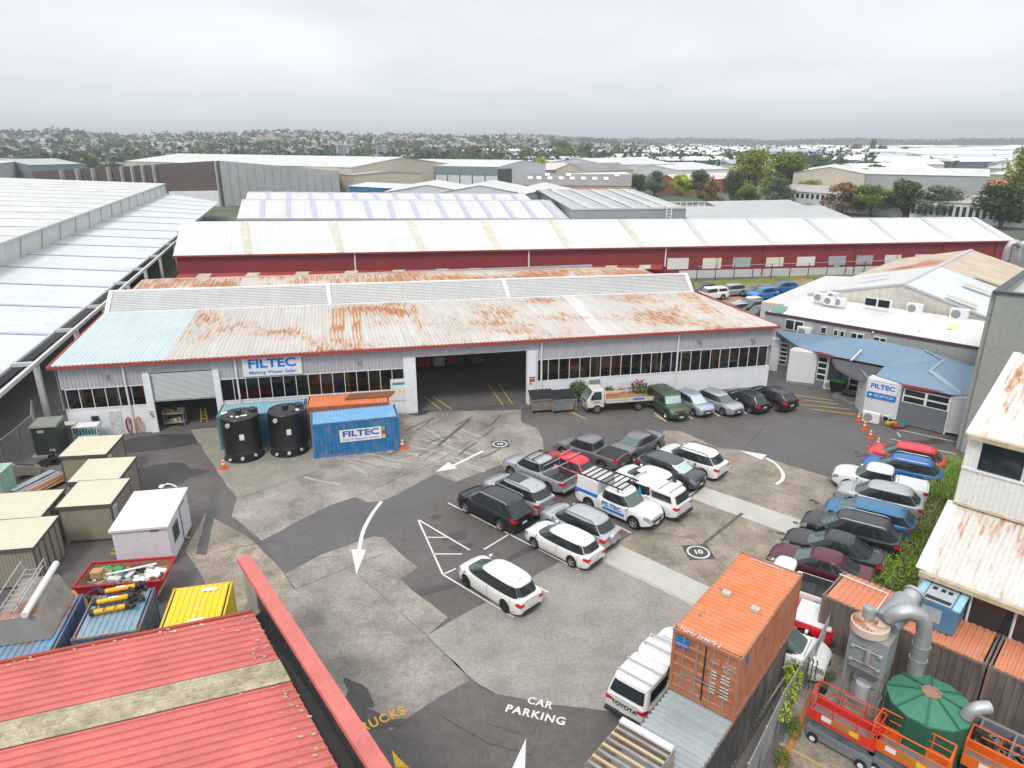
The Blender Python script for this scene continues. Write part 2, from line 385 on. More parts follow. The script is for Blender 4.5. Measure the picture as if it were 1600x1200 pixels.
# arrows
def arrow(shaft, head, wd=.22, m=WHT, nm='painted_arrow'):
    mb = MB()
    if shaft: line(smooth_pts(shaft), wd, .022, m, mb=mb)
    P = [G(*p) for p in head]; f = [(p.x, p.y, .0225) for p in P]
    if (Vector(f[1])-Vector(f[0])).cross(Vector(f[2])-Vector(f[1])).z < 0: f = f[::-1]
    mb.face(f); struct(nm, mb, m)
arrow([(596, 784), (580, 806), (567, 832), (561, 860)], [(549, 859), (572, 859), (557, 898)])
arrow([(755, 705), (730, 717), (706, 729)], [(680, 738), (701, 722), (714, 732)])
arrow([(1197, 716), (1213, 726), (1223, 740), (1222, 750), (1213, 757)], [(1155, 704), (1198, 711), (1190, 719)])
arrow([(808, 1206), (809, 1230)], [(822, 1154), (797, 1208), (820, 1208)])
arrow(None, [(612, 1172), (622, 1184), (640, 1200), (618, 1200)], m=YEL, nm='yellow_arrow')
# speed roundels: dark square, ring and 10
def roundel(px, py, yaw, s=.62):
    c = G(px, py); m = MB(); m.box((c.x, c.y, .018), (2.3*s, 2.3*s, .002), 0, yaw); struct('dark_marking_square', m, M('marking_black', (.075, .072, .072), .8, var=.2))
    m = MB(); n = 36
    for k in range(n):
        a, b = 2*math.pi*k/n, 2*math.pi*(k+1)/n
        m.face([(c.x+math.cos(q)*r, c.y+math.sin(q)*r, .022) for q, r in ((a, s*.83), (a, s*1.0), (b, s*1.0), (b, s*.83))])
    o = struct('painted_ring', m, WHT)
    d = Vector((math.cos(yaw), math.sin(yaw), 0)); t = text_part('painted_number', '10', WHT, o, (c.x, c.y, .021), d, (-d.y, d.x, 0), .82*s, .001, .02)
roundel(1091, 863, R(5)); roundel(781, 694, R(8), .55)
def ground_text(name, body, px, py, px2, py2, size, m, spacing=1.15, stretch=1.0):
    a, b = G(px, py), G(px2, py2); d = (b-a).normalized(); mid = (a+b)/2
    o = text_part(name, body, m, None, (mid.x, mid.y, .021), d, (-d.y, d.x, 0), size, .001, .015, width=(b-a).length, spacing=spacing, stretch=stretch)
    return tag(o, kind='structure')
ground_text('painted_word', 'CAR', 824, 1094, 863, 1104, .50, WHT)
ground_text('painted_word', 'PARKING', 791, 1107, 883, 1129, .52, WHT)
ground_text('painted_word', 'TRUCKS', 549, 1145, 632, 1110, .62, YEL)
# joints, cracks and patches
JN = M('joint_sealant', (.075, .068, .060), .9)
cr_ = MB(); rg = random.Random(4)
def crack(pts, w=.035):
    out = []
    P = [Vector((*p, 0)) for p in pts]
    for a, b in zip(P[:-1], P[1:]):
        k = max(1, int((b-a).length/9))
        for i in range(k):
            p = a.lerp(b, i/k); out.append((p.x+rg.uniform(-1, 1)*1.1, p.y+rg.uniform(-1, 1)*.8))
    out.append(tuple(P[-1][:2])); line(out, w, .019, mb=cr_)
for p in [[(480, 872), (560, 868)], [(461, 921), (560, 880), (600, 866)], [(584, 890), (625, 905)], [(560, 898), (667, 994)], [(461, 921), (445, 897)], [(667, 994), (736, 1062), (772, 1084)], [(344, 863), (400, 849)], [(371, 779), (500, 735), (580, 700), (700, 655)],
          [(408, 845), (363, 808)], [(560, 775), (680, 722), (790, 660)], [(1122, 732), (1300, 800)], [(1090, 765), (1010, 815)], [(874, 879), (925, 868), (1085, 945)], [(690, 1120), (760, 1160), (830, 1180)], [(760, 1130), (820, 1150)],
          [(830, 1150), (835, 1142), (838, 1130)], [(350, 880), (372, 855), (440, 845)], [(370, 915), (420, 905)], [(200, 760), (330, 790)], [(1150, 900), (1080, 840), (1000, 830)], [(1200, 660), (1160, 704)]]:
    crack(p, rg.choice([.02, .028, .035]))
struct('pavement_joints', cr_, JN)
# dark fresh tar patches and damp stains with shapes of their own
TAR = M('tar_patch', (.032, .032, .034), .6, var=.2)
def blob(px, py, rx, ry, mat, z=.017, seed=0, name='oil_stain', yaw=0):
    r_ = random.Random(seed); c = G(px, py); m = MB(); n = 22; ph = [r_.uniform(0, 6) for _ in range(4)]; P = []
    for k in range(n):
        a = 2*math.pi*k/n; q = 1+.25*math.sin(2*a+ph[0])+.18*math.sin(3*a+ph[1])+.12*math.sin(5*a+ph[2]); x, y = rx*q*math.cos(a), ry*q*math.sin(a)
        P.append((c.x+x*math.cos(yaw)-y*math.sin(yaw), c.y+x*math.sin(yaw)+y*math.cos(yaw), z))
    m.face(P); struct(name, m, mat)
STN = M('oil_stain', (.062, .058, .055), .55, var=.2, sc=2)
for i, (x, y, a, b, yw) in enumerate([(712, 838, .9, .35, .4), (722, 855, .5, .4, 0), (680, 808, .35, .2, 0), (820, 862, 1.0, .3, .6), (700, 915, 1.4, .3, .5), (560, 1090, 1.2, .4, -.9), (650, 640, 1.6, 1., 0), (1000, 720, .8, .3, 0), (1455, 690, 1.2, .5, .2), (600, 1130, .7, .3, .2)]):
    blob(x, y, a, b, STN, seed=i, yaw=yw)
rs2 = random.Random(17)
for k in range(34):
    a_, b_ = rs2.random(), rs2.random(); qx = 715+a_*190+b_*170; qy = 800+a_*85-b_*120 if k % 2 else 0
    if not qy: qx, qy = 1330-a_*130+b_*40, 700+a_*150+b_*20
    blob(qx, qy, rs2.uniform(.08, .35), rs2.uniform(.06, .2), STN, .0181+.0001*k, 200+k, yaw=rs2.uniform(0, 3))
blob(250, 745, 3.0, 1.6, M('damp_asphalt', (.05, .048, .047), .5, var=.15), .010, 77, 'damp_patch', .3)
blob(255, 690, 4.0, 1.2, M('damp_asphalt', (.05, .048, .047), .5), .010, 78, 'damp_patch', .2)
tr = sheet('trench_patch', [(333, 760), (345, 764), (322, 868), (306, 866)], .017, M('trench_tar', (.10, .098, .095), .9, var=.1, grain=.2), .03, 31)
# tyre marks on the slab in front of the big door
TY = M('tyre_mark', (.10, .092, .085), .9, var=.25, sc=3)
PW = M('scuffed_cement', (.33, .31, .285), .9, var=.25, sc=3)
tm = MB(); pm = MB()
for k in range(16):
    x0, y0 = rg.uniform(520, 760), rg.uniform(655, 720); dx = rg.uniform(25, 60)
    line(smooth_pts([(x0, y0), (x0+dx*.5, y0-rg.uniform(4, 12)), (x0+dx, y0-rg.uniform(10, 22))]), rg.uniform(.08, .2), .0175+.0003*k, mb=tm)
for k in range(46):
    x0, y0 = rg.uniform(430, 720), rg.uniform(660, 770); dx = rg.uniform(20, 60); s = rg.choice([1, 1, -.4])
    if y0 > 860-.22*x0: y0 -= 45
    line(smooth_pts([(x0, y0), (x0+dx*.5, y0+s*rg.uniform(3, 9)), (x0+dx, y0+s*rg.uniform(8, 17))]), rg.uniform(.1, .3), .0135+.0001*k, mb=pm)
line([(684, 697), (735, 655)], .28, .024, mb=tm); line([(1090, 858), (1160, 802)], .2, .0176, mb=tm)
struct('tyre_marks', tm, TY); struct('scuff_marks', pm, PW)
# ================================================================ main warehouse
ROOFR = M('weathered_rusty_roof', (.54, .54, .515), .6, var=.10, sc=.2, streak=.45, rust=.475, rustc=(.36, .145, .05), rs=(5.2, .75), fine=.06)
ROOFN = M('newer_zinc_roof', (.50, .58, .60), .5, var=.05, sc=.3, streak=.2, fine=.04)
ROOFH = M('heavily_rusted_roof', (.52, .50, .46), .65, var=.12, sc=.3, streak=.3, rust=.64, rustc=(.36, .15, .055), rs=(4.2, .35))
WALLG = M('grey_corrugated_wall', (.44, .45, .49), .6, var=.08, sc=.3, streak=.35)
WALLW = M('white_block_wall', (.74, .77, .80), .7, var=.04, sc=.5, streak=.10, dirt=.12)
REDT = M('red_trim', (.33, .055, .035), .5, var=.12)
MONM = M('grey_louvre_sheet', (.54, .545, .54), .55, var=.06, sc=.3, streak=.2)
INT = M('dim_interior', (.10, .10, .10), .9, var=.3)
INTF = M('interior_floor', (.13, .125, .12), .8, var=.2, sc=.5)
WGL = seeglass('workshop_glass')
YW = R(11.7)
wh = thing('warehouse', 'long grey warehouse with rusty streaked roof and a white block lower wall', 'warehouse', (-33.2, 47.7, 0), YW)
Lw = 57.6
def wbox(name, mats, x0, x1, y0, y1, z0, z1, par=wh, m=0, **k):
    mb = MB(); mb.box(((x0+x1)/2, (y0+y1)/2, (z0+z1)/2), (x1-x0, y1-y0, z1-z0), m); return mb.build(name, mats, par, **k)
# block wall (with openings), upper corrugated wall
mb = MB()
for x0, x1, z0, z1 in [(.3, 5.75, 0, 2.2), (4.85+.9, 6.1, 2.2, 3.8), (6.1-.35, 6.15, 3.8, 4.7), (10.65, 11.1, 0, 4.62), (11.1, 25.0, 0, 2.05), (25.0, 26.0, 0, 4.68), (35.15, 36.1, 0, 4.68), (36.1, Lw, 0, 1.93)]:
    mb.box(((x0+x1)/2, .12, (z0+z1)/2), (x1-x0, .24, z1-z0))
mb.box((6.0, -.09, 2.33), (.5, .2, 4.66)); mb.box((10.9, -.09, 2.33), (.45, .2, 4.66)); mb.box((25.5, -.09, 2.36), (.95, .2, 4.72)); mb.box((35.55, -.09, 2.36), (.7, .2, 4.72))
mb.box((.12, 12.7, 1.1), (.24, 24.8, 2.2)); mb.box((Lw-.12, 12.4, 1.0), (.24, 24.2, 2.0))
mb.build('block_wall', WALLW, wh)
mb = MB()
for x0, x1, z0 in [(.1, 6.2, 3.8), (6.2, 10.6, 4.7), (10.6, 25.2, 3.85), (25.2, 35.9, 4.72), (35.9, Lw, 3.85)]:
    mb.corr((x0, .02, z0), (x1, .02, z0), (x1, .02, 5.62), (x0, .02, 5.62), .26, .035, 0, 'rib')
    mb.face([(x0, .2, z0), (x0, .2, 5.62), (x1, .2, 5.62), (x1, .2, z0)])
    mb.face([(x0, -.01, z0), (x0, .2, z0), (x1, .2, z0), (x1, -.01, z0)])
mb.corr((0, 25, 2.2), (0, 0, 2.2), (0, 0, 5.62), (0, 25, 5.62), .3, .035, 0, 'rib')
mb.corr((Lw, 0, 2.0), (Lw-6.2, 24.3, 2.0), (Lw-6.2, 24.3, 5.62), (Lw, 0, 5.62), .3, .035, 0, 'rib')
mb.build('corrugated_wall', WALLG, wh)
# front roof slope in two sheets, rear slope, gutter, rake edges
def rp(x, y, z=None): return (x, y, z if z is not None else 5.72+y*.098)
xr = lambda y: Lw+.15-y*.30          # right rake runs in slightly
mb = MB(); x_n = 7.4
mb.corr(rp(-.2, -.35), rp(x_n, -.35), rp(x_n+.3, 11.9), rp(-.1, 11.9), .30, .085, 1, 'sine', seg=1)
mb.corr(rp(x_n, -.35), rp(xr(-.35), -.35), rp(xr(11.0), 11.0), rp(x_n+.3, 11.9), .30, .085, 0, 'sine', seg=1)
mb.build('front_roof', [ROOFR, ROOFN], wh)
mb = MB()
mb.corr(rp(0, 13.9, 7.0), rp(xr(10.9), 11.2, 6.9), (51.9, 17.1, 8.0), (.6, 21.0, 8.0), .30, .045, 0)
mb.corr((.6, 21.0, 8.0), (51.9, 17.1, 8.0), (50.3, 26.5, 6.6), (.6, 29.5, 6.6), .30, .045, 0)
mb.build('rear_roof', ROOFH, wh)
wbox('rear_wall', WALLG, .3, 50.0, 28.6, 28.8, 0, 6.6)
# strongly rusted sheets running the whole slope
for x0_, x1_, ru in ((19.3, 20.5, .74), (21.1, 21.9, .76), (26.4, 26.9, .62), (9.3, 9.8, .6), (52.6, 54.4, .60)):
    mb = MB(); mb.corr(rp(x0_, -.3), rp(x1_, -.3), rp(x1_-.0, 9.9), rp(x0_-.0, 9.9), .30, .085, 0, 'sine', off=.015); mb.build('rusted_sheet', M('rusted_sheet_%d' % int(ru*100), (.54, .52, .47), .65, var=.1, sc=.3, streak=.4, rust=ru, rustc=(.42, .17, .05), rs=(5.5, .35)), wh)
# patched pale sheet on the roof
mb = MB(); mb.corr(rp(41.2, -.2), rp(42.3, -.2), rp(42.3, 10.9), rp(41.2, 10.9), .3, .045, 0, off=.03); mb.build('replacement_sheet', M('pale_replacement_sheet', (.62, .64, .65), .5, var=.04), wh)
# louvred ridge monitor
a0, a1, b0, b1 = Vector((-.05, 11.7, 6.86)), Vector((54.7, 10.3, 6.75)), Vector((-.1, 13.9, 8.35)), Vector((54.3, 11.2, 8.4))
mb = MB(); n = 13
for i in range(n):
    t0, t1 = i/n, (i+1)/n
    p, q, r_, s_ = a0.lerp(b0, t0), a1.lerp(b1, t0), a1.lerp(b1, t1), a0.lerp(b0, t1); o_ = Vector((0, -.05, .04))
    mb.face([p+o_, q+o_, r_, s_]); mb.face([p, q, q+o_, p+o_])
mb.build('ridge_monitor', MONM, wh)
mb = MB()
mb.bar(a0+Vector((0, -.08, 0)), a1+Vector((0, -.08, 0)), .22, .12); mb.bar(b0, b1, .28, .14)
for t in (0.003, .35, .655, .997):
    mb.bar(a0.lerp(a1, t)+Vector((0, -.09, .05)), b0.lerp(b1, t)+Vector((0, -.09, .05)), .34, .08, up=(0, 1, 0))
mb.hexa([a0, a0+Vector((0, 3, 0)), b0+Vector((0, 2, -1.4)), b0+Vector((0, .2, -1.5))], [b0+Vector((.01, -.2, 0)), b0+Vector((.01, .6, -.2)), b0+Vector((0, .8, -.3)), b0+Vector((0, .2, -.2))])
mb.build('monitor_trim', PALE, wh)
mb = MB(); mb.bar((-.35, -.42, 5.62), (Lw+.3, -.42, 5.62), .16, .2); mb.bar((-.3, -.4, 5.66), (-.1, 11.8, 6.86), .12, .16); mb.bar((Lw+.25, -.4, 5.66), (54.9, 10.3, 6.78), .16, .2)
mb.build('gutter', REDT, wh)
for x in (4.5, 12.35, 36.35, 48.5):
    mb = MB(); mb.tube([(x, -.32, 5.6), (x+.03, -.14, 5.3), (x+.05, -.14, 0.05)], .075, 8); mb.build('downpipe', PALE, wh)
# windows
def strip(x0, x1, z0, z1, nm, step):
    f = MB(); n = max(1, round((x1-x0)/step))
    for i in range(n+1):
        x = x0+(x1-x0)*i/n; f.box((x, .03, (z0+z1)/2), (.045, .06, z1-z0))
    f.box(((x0+x1)/2, .02, z0), (x1-x0, .1, .09)); f.box(((x0+x1)/2, .02, z1-.02), (x1-x0, .08, .06))
    fr = f.build('window_frame', PALE, wh)
    g_ = MB(); g_.face([(x0, .05, z0), (x1, .05, z0), (x1, .05, z1), (x0, .05, z1)]); g_.build('pane', WGL, fr)
strip(.35, 5.7, 2.22, 3.82, 'a', .95); strip(11.1, 25.0, 2.07, 3.87, 'b', .95); strip(36.1, Lw-.35, 1.95, 3.87, 'c', .9)
# yellow interior columns, interior floor and back wall, stacked goods seen through the glass
for x in (1.2, 3.6, 17.5, 20.6, 41.5, 47.0, 52.3, Lw-.9): mb = MB(); mb.box((x, .7, 2.8), (.22, .22, 5.6)); mb.build('yellow_column', M('column_yellow', (.50, .36, .06), .6), wh)
mb = MB(); mb.face([(.25, .2, .0185), (Lw-.3, .2, .0185), (50, 28.5, .0185), (.3, 28.5, .0185)]); mb.build('interior_floor', INTF, wh)
rg = random.Random(12)
GC = [M('goods_%d' % i, c, .7) for i, c in enumerate([(.35, .25, .14), (.05, .12, .32), (.42, .05, .03), (.30, .30, .30), (.10, .10, .11), (.24, .17, .09), (.45, .44, .42), (.10, .22, .14), (.5, .18, .03)])]
mb = MB()
def rack(x0, x1, y, z1=3.4):
    x = x0
    while x < x1-.6:
        for z in (0.1, 1.25, 2.35):
            if z > z1-.8 or rg.random() < .2: continue
            wd, h = rg.uniform(.6, 1.3), rg.uniform(.35, .95); mb.box((x+wd/2, y+rg.uniform(-.2, .2), z+h/2+.05), (wd, .8, h), rg.randrange(9))
        x += rg.uniform(.9, 1.5)
    for z in (1.2, 2.3): mb.box(((x0+x1)/2, y, z), (x1-x0, 1, .08), 8)
for a, b, y in [(.6, 5.6, 2.4), (11.5, 24.5, 1.9), (12, 24, 6.5), (36.5, 57, 1.9), (37, 55, 6), (1, 10, 9), (26, 35, 12)]: rack(a, b, y)
mb.box((13.4, 1.1, 2.35), (2.6, .8, .5), 2); mb.box((15.8, 1.1, 2.4), (1.5, .7, .5), 1)
mb.build('stored_goods', GC, wh)
# roller shutter half open in the left doorway
mb = MB(); n = 22
for i in range(n):
    z0, z1 = 2.5+i*2.12/n, 2.5+(i+1)*2.12/n
    mb.face([(6.25, .02, z0), (10.68, .02, z0), (10.68, -.01, (z0+z1)/2), (6.25, -.01, (z0+z1)/2)]); mb.face([(6.25, -.01, (z0+z1)/2), (10.68, -.01, (z0+z1)/2), (10.68, .02, z1), (6.25, .02, z1)])
mb.box((8.46, 0, 2.46), (4.43, .06, .1)); mb.build('roller_shutter', M('shutter_steel', (.34, .36, .37), .5, .3, var=.06), wh)
# personnel door, floodlights, power box, small signs
mb = MB(); mb.box((3.36, -.02, .95), (.86, .06, 1.9)); d_ = mb.build('door', M('chipped_white_door', (.6, .6, .59), .6, var=.1, dirt=.4, sc=2), wh)
mb = MB(); mb.box((3.05, -.07, .95), (.08, .06, .05)); mb.build('handle', STEEL, d_)
for x, z in ((3.3, 4.75), (21.5, 4.75), (30.3, 5.1), (50.5, 4.75), (55.6, 4.6)):
    mb = MB(); mb.box((x, -.2, z), (.34, .26, .14)); mb.box((x, -.08, z+.05), (.06, .2, .05)); mb.box((x, -.24, z-.08), (.26, .14, .02), 1); mb.build('wall_light', [STEEL, PALE], wh)
mb = MB(); mb.box((48.5-7.4, -.12, 1.55), (.9, .22, .5)); mb.build('power_box', STEEL, wh)
mb = MB(); mb.box((2.0, -.1, 1.45), (.45, .2, .34)); mb.build('meter_box', BLACKP, wh)
# warning signs beside the doors
def plaque(name, x0, x1, z0, z1, lab, rows, y=-.21):
    t = thing(name, lab, 'sign', tuple(basis(wh) @ Vector(((x0+x1)/2, y, z0))), YW)
    m = MB(); W_, H_ = x1-x0, z1-z0; m.box((0, 0, H_/2), (W_, .02, H_)); m.build('sign_board', PALE, t)
    for k, (u0, u1, v0, v1, c) in enumerate(rows):
        m = MB(); m.box(((u0+u1-1)*W_/2, -.014, (v0+v1)*H_/2), ((u1-u0)*W_, .006, (v1-v0)*H_)); m.build('sign_panel', M('sign_%s' % c, dict(red=(.5, .02, .02), teal=(.02, .32, .42), yellow=(.75, .55, .02), green=(.05, .35, .12), black=(.03, .03, .03), blue=(.02, .1, .4))[c], .5), t)
    return t
plaque('warning_sign', 5.82, 6.15, 1.25, 1.75, 'small white hazard sign with red header left of the half open shutter', [(.02, .98, .82, .98, 'red'), (.1, .45, .35, .7, 'red'), (.5, .85, .3, .6, 'green'), (.5, .9, .05, .25, 'black')])
plaque('warning_sign', 35.3, 35.85, 1.75, 2.5, 'white hazard sign with red header on pillar right of the big doorway', [(.02, .98, .82, .98, 'red'), (.1, .45, .35, .75, 'red'), (.5, .9, .35, .75, 'red'), (.1, .5, .05, .3, 'green')])
sg = plaque('safety_sign', 23.9, 25.3, 1.15, 3.0, 'large white safety notice with teal band and three yellow triangles beside big doorway', [(.1, .9, .72, .84, 'teal')], y=-.05)
for k in range(3):
    m = MB(); x = -.42+.42*k; m.prism([(x-.15, 0), (x+.15, 0), (x, .27)], 0, .006)
    for i, p in enumerate(m.v): m.v[i] = Vector((p.x, -.016-p.z, .72+p.y))
    m.build('warning_triangle', M('sign_yellow', (.75, .55, .02), .5), sg)
# company sign on the fascia
fs = thing('company_sign', 'white sign board with blue FILTEC lettering on the grey warehouse front', 'sign', tuple(basis(wh) @ Vector((15.05, -.12, 3.98))), YW)
m = MB(); m.box((0, 0, .77), (4.35, .06, 1.54)); m.build('sign_board', PALE, fs)
text_part('lettering', 'FILTEC', BLUE, fs, (0, -.04, .98), (1, 0, 0), (0, 0, 1), .95, .006, .03, width=3.5)
text_part('lettering', 'Making Water Safer', BLUE, fs, (0, -.04, .3), (1, 0, 0), (0, 0, 1), .36, .006, .004, width=3.5)
# things inside the small doorway and along the left wall (world positions from the wall frame)
def W(x, y, z=0.): return basis(wh) @ Vector((x, y, z))
def small(name, lab, cat, loc, yaw=0., group=None): return thing(name, lab, cat, tuple(loc), yaw, group)
t = small('tool_trolley', 'cluttered steel trolley with parts just inside the half open shutter', 'trolley', W(7.2, 1.0), YW)
m = MB()
for x in (-.7, .7):
    for y in (-.35, .35): m.box((x, y, .75), (.05, .05, 1.3))
m.build('frame', STEEL, t); m = MB(); m.box((0, 0, .35), (1.5, .75, .05)); m.box((0, 0, 1.1), (1.5, .75, .05)); m.build('shelf', M('shelf_ply', (.35, .25, .14), .7), t)
m = MB()
for k in range(14): m.box((rg.uniform(-.6, .6), rg.uniform(-.25, .25), rg.choice([.5, 1.25])), (rg.uniform(.1, .3), rg.uniform(.1, .3), rg.uniform(.15, .35)), rg.randrange(9), rg.uniform(0, 1))
m.build('load', GC, t)
for x in (-.6, .6):
    m = MB(); m.lathe((x, -.35, .1), [(0, -.03), (.1, -.03), (.1, .03), (0, .03)], 10, axis='y'); m.build('castor', RUBBER, t)
t = small('step_ladder', 'small yellow step ladder standing inside the left doorway', 'ladder', W(9.2, 1.5), YW)
m = MB()
for s in (-1, 1): m.bar((s*.22, -.25, 0), (s*.16, 0, 1.1), .05); m.bar((s*.22, .25, 0), (s*.16, 0, 1.1), .05)
m.build('rail', M('ladder_yellow', (.6, .4, .05), .6), t); m = MB()
for k in range(1, 4): m.box((0, -.25+.065*k*1.0, .27*k), (.38, .08, .03))
m.build('step', M('ladder_yellow', (.6, .4, .05), .6), t)
for k, (x, c, nm) in enumerate(((4.25, (.28, .03, .05), 'dark red'), (4.95, (.5, .27, .05), 'orange'))):
    m = MB()
    for r_ in range(4): m.tube([(x+.16*math.sin(a)*(1+r_*.05), -.12-.04*r_, .75+.62*math.cos(a)) for a in [i*math.pi/8 for i in range(17)]], .035, 6)
    o = m.build('hose_coil', M('hose_%d' % k, c, .6), None); o.matrix_basis = basis(wh); tag(o, '%s hose hung in long loops on the white wall' % nm, 'hose', 'hoses on the white wall')
cg = small('cylinder_cage', 'white wire cage of teal gas bottles against the white wall', 'cage', W(1.65, -1.0), YW)
m = MB()
for x in (-.8, .8):
    for y in (-.45, .45): m.box((x, y, .65), (.05, .05, 1.3))
for z in (.06, .65, 1.28):
    for y in (-.45, .45): m.box((0, y, z), (1.6, .04, .04))
    for x in (-.8, .8): m.box((x, 0, z), (.04, .9, .04))
for k in range(7): m.box((-.6+.2*k, -.45, .65), (.015, .015, 1.25))
m.build('frame', PALE, cg); m = MB(); m.box((0, 0, 1.33), (1.7, 1, .03)); m.build('top_panel', PALE, cg)
for k in range(5):
    m = MB(); m.lathe((-.6+.3*k, 0, .08), [(0, 0), (.13, 0), (.13, .75), (.05, .9), (.03, 1.0), (0, 1.0)], 12); tag(m.build('gas_bottle', M('teal_bottle', (.01, .26, .34), .4), None), 'teal gas bottle standing inside the white wire cage', 'gas bottle', 'gas bottles in the cage').matrix_basis = basis(cg)
# ================================================================ other buildings
def bthing(name, label, cat, px, py, z=0, group=None):
    p = G(px, py, z); return thing(name, label, cat, (p.x, p.y, 0), 0, group)
def Pm(name, par, mats, fn, **k):
    m = MB(); fn(m); return m.build(name, mats, par, world=True, **k)
def drop(p, z=0): return Vector((p.x, p.y, z))
WROOF = M('white_roof_sheet', (.57, .57, .555), .5, var=.04, sc=.15, streak=.12, fine=.03, dirt=.05)
WROOF2 = M('dulled_white_roof', (.59, .61, .58), .6, var=.07, sc=.1, streak=.3, fine=.05, dirt=.35)
WROOF3 = M('bluish_white_roof', (.60, .65, .66), .5, var=.07, sc=.2, streak=.3, fine=.05, dirt=.2)
LAV = M('lavender_skylight', (.40, .41, .53), .4, var=.08)
CRM = M('cream_skylight', (.52, .50, .40), .5, var=.12, dirt=.3)
GRYW = M('pale_grey_cladding', (.55, .56, .55), .6, var=.05, streak=.2)
CLT = M('cream_cladding', (.60, .57, .50), .65, var=.05, sc=.2, streak=.3, dirt=.25)
REDW = M('red_cladding', (.235, .032, .036), .55, var=.08, sc=.2, streak=.12)
REDR = M('red_roof_low', (.32, .04, .038), .55, var=.1, sc=.3)
TRIM = M('grey_trim', (.45, .47, .49), .5, var=.05)
# ---- red building with long white roof
za, zr = 5.1, 8.1
E0, E1 = G(275, 400, za), G(1585, 376, za); Q0, Q1 = G(283, 347, zr), G(1525, 340, zr)
rb = thing('long_warehouse', 'long dark red warehouse with bright white roof and pale sheet windows', 'warehouse', tuple(drop(E0)), 0)
def f(m):
    m.corr(E0+Vector((-.3, -.4, 0)), E1+Vector((.3, -.4, 0)), Q1, Q0, .76, .03, 0, 'rib')
    e = Vector((-2.0, 17, -3.0)); m.corr(Q0, Q1, Q1+Vector((1.5, 17, -3)), Q0+e, .76, .03, 0, 'rib')
Pm('roof', rb, [WROOF], f)
def f(m):
    m.corr(drop(E0), drop(E1), E1, E0, .3, .03, 0, 'rib')
    m.face([drop(E1), drop(E1+Vector((0, 34, 0))), E1+Vector((0, 34, 0)), Q1, E1]); m.face([drop(E0), E0, Q0, E0+Vector((-3, 34, 0)), drop(E0+Vector((-3, 34, 0)))])
Pm('wall', rb, [REDW], f)
Pm('gutter', rb, [REDT], lambda m: m.bar(E0+Vector((-.3, -.5, 0)), E1+Vector((.3, -.5, 0)), .2, .22))
Pm('ridge_cap', rb, [PALE], lambda m: m.bar(Q0, Q1, .5, .1))
def on_roof(px, z0=za, z1=zr):  # strips down the slope from a ridge pixel to an eave pixel
    a, b = px; A_, B_ = G(a, 347-(a-283)*.0056, zr), G(b, 400-(b-275)*.0183, za); return A_, B_
for i, pr in enumerate([(381, 388), (520, 533), (641, 661), (756, 779), (863, 889), (971, 1003), (1072, 1105), (1168, 1208), (1260, 1305), (1360, 1402), (1440, 1490), (1518, 1568)]):
    A_, B_ = on_roof(pr); n_ = Vector((0, -.05, .09)); c_ = CRM if i < 6 else TRIM; w_ = .55 if i < 6 else .4
    Pm('roof_strip', rb, [c_], lambda m: m.bar(A_+n_, B_+n_, w_*2, .03, up=(0, -.3, 1)))
uR = (E1-E0).normalized()
def wall_pt(px, z):  # point of the red wall plane at picture column px
    best = None; a, b = E0, E1; lo, hi = 0., 1.
    for _ in range(40):
        mid = (lo+hi)/2; p = drop(a.lerp(b, mid), z); q = project(p)
        if q[0] < px: lo = mid
        else: hi = mid
    return drop(a.lerp(b, lo), z)
def project(p):
    z = p.z-CAM_H; d = p.y*_c-z*_s; return (800+FPX*p.x/d, 600-FPX*(p.y*_s+z*_c)/d)
WSH = M('pale_window_sheet', (.66, .66, .60), .5, var=.05); GSH = M('grey_mesh_window', (.34, .36, .38), .6, var=.2, sc=3)
for i, (a, b, z0, z1, k) in enumerate([(1042, 1075, 1.5, 3.3, 0), (1097, 1126, 1.5, 3.2, 1), (1144, 1172, 1.6, 3.2, 2), (1196, 1223, 1.6, 3.1, 1), (1244, 1272, 1.6, 3.1, 0), (1293, 1320, 1.6, 3.1, 2), (1336, 1362, 1.6, 3.1, 2), (1381, 1406, 1.7, 3.1, 1), (1428, 1452, 1.9, 3.1, 0)]):
    A_, B_ = wall_pt(a, z0), wall_pt(b, z0); o_ = Vector((0, -.07, 0)); U = Vector((0, 0, z1-z0))
    w_ = Pm('window', rb, [WSH if k != 2 else GSH], lambda m: m.hexa([A_+o_, B_+o_, B_, A_], [A_+o_+U, B_+o_+U, B_+U, A_+U]))
    if k == 1: Pm('brown_panel', w_, [CRM], lambda m: m.hexa([A_.lerp(B_, .7)+o_*1.3, A_.lerp(B_, .84)+o_*1.3, A_.lerp(B_, .84), A_.lerp(B_, .7)], [p+U for p in (A_.lerp(B_, .7)+o_*1.3, A_.lerp(B_, .84)+o_*1.3, A_.lerp(B_, .84), A_.lerp(B_, .7))]))
A_, B_ = wall_pt(1301, .1), wall_pt(1310, .1); Pm('door', rb, [GSH], lambda m: m.hexa([A_+Vector((0, -.08, 0)), B_+Vector((0, -.08, 0)), B_, A_], [p+Vector((0, 0, 1.6)) for p in (A_+Vector((0, -.08, 0)), B_+Vector((0, -.08, 0)), B_, A_)]))
for px in (558, 826, 1037):
    p = wall_pt(px, 0); Pm('downpipe', rb, [PALE], lambda m: m.tube([p+Vector((0, -.18, 2.0)), p+Vector((0, -.18, 5))], .12, 8))
for px in (1189, 1332, 1466, 1548):
    p = wall_pt(px, 0); Pm('downpipe', rb, [REDW], lambda m: m.tube([p+Vector((0, -.18, .2)), p+Vector((0, -.18, 5))], .12, 8))
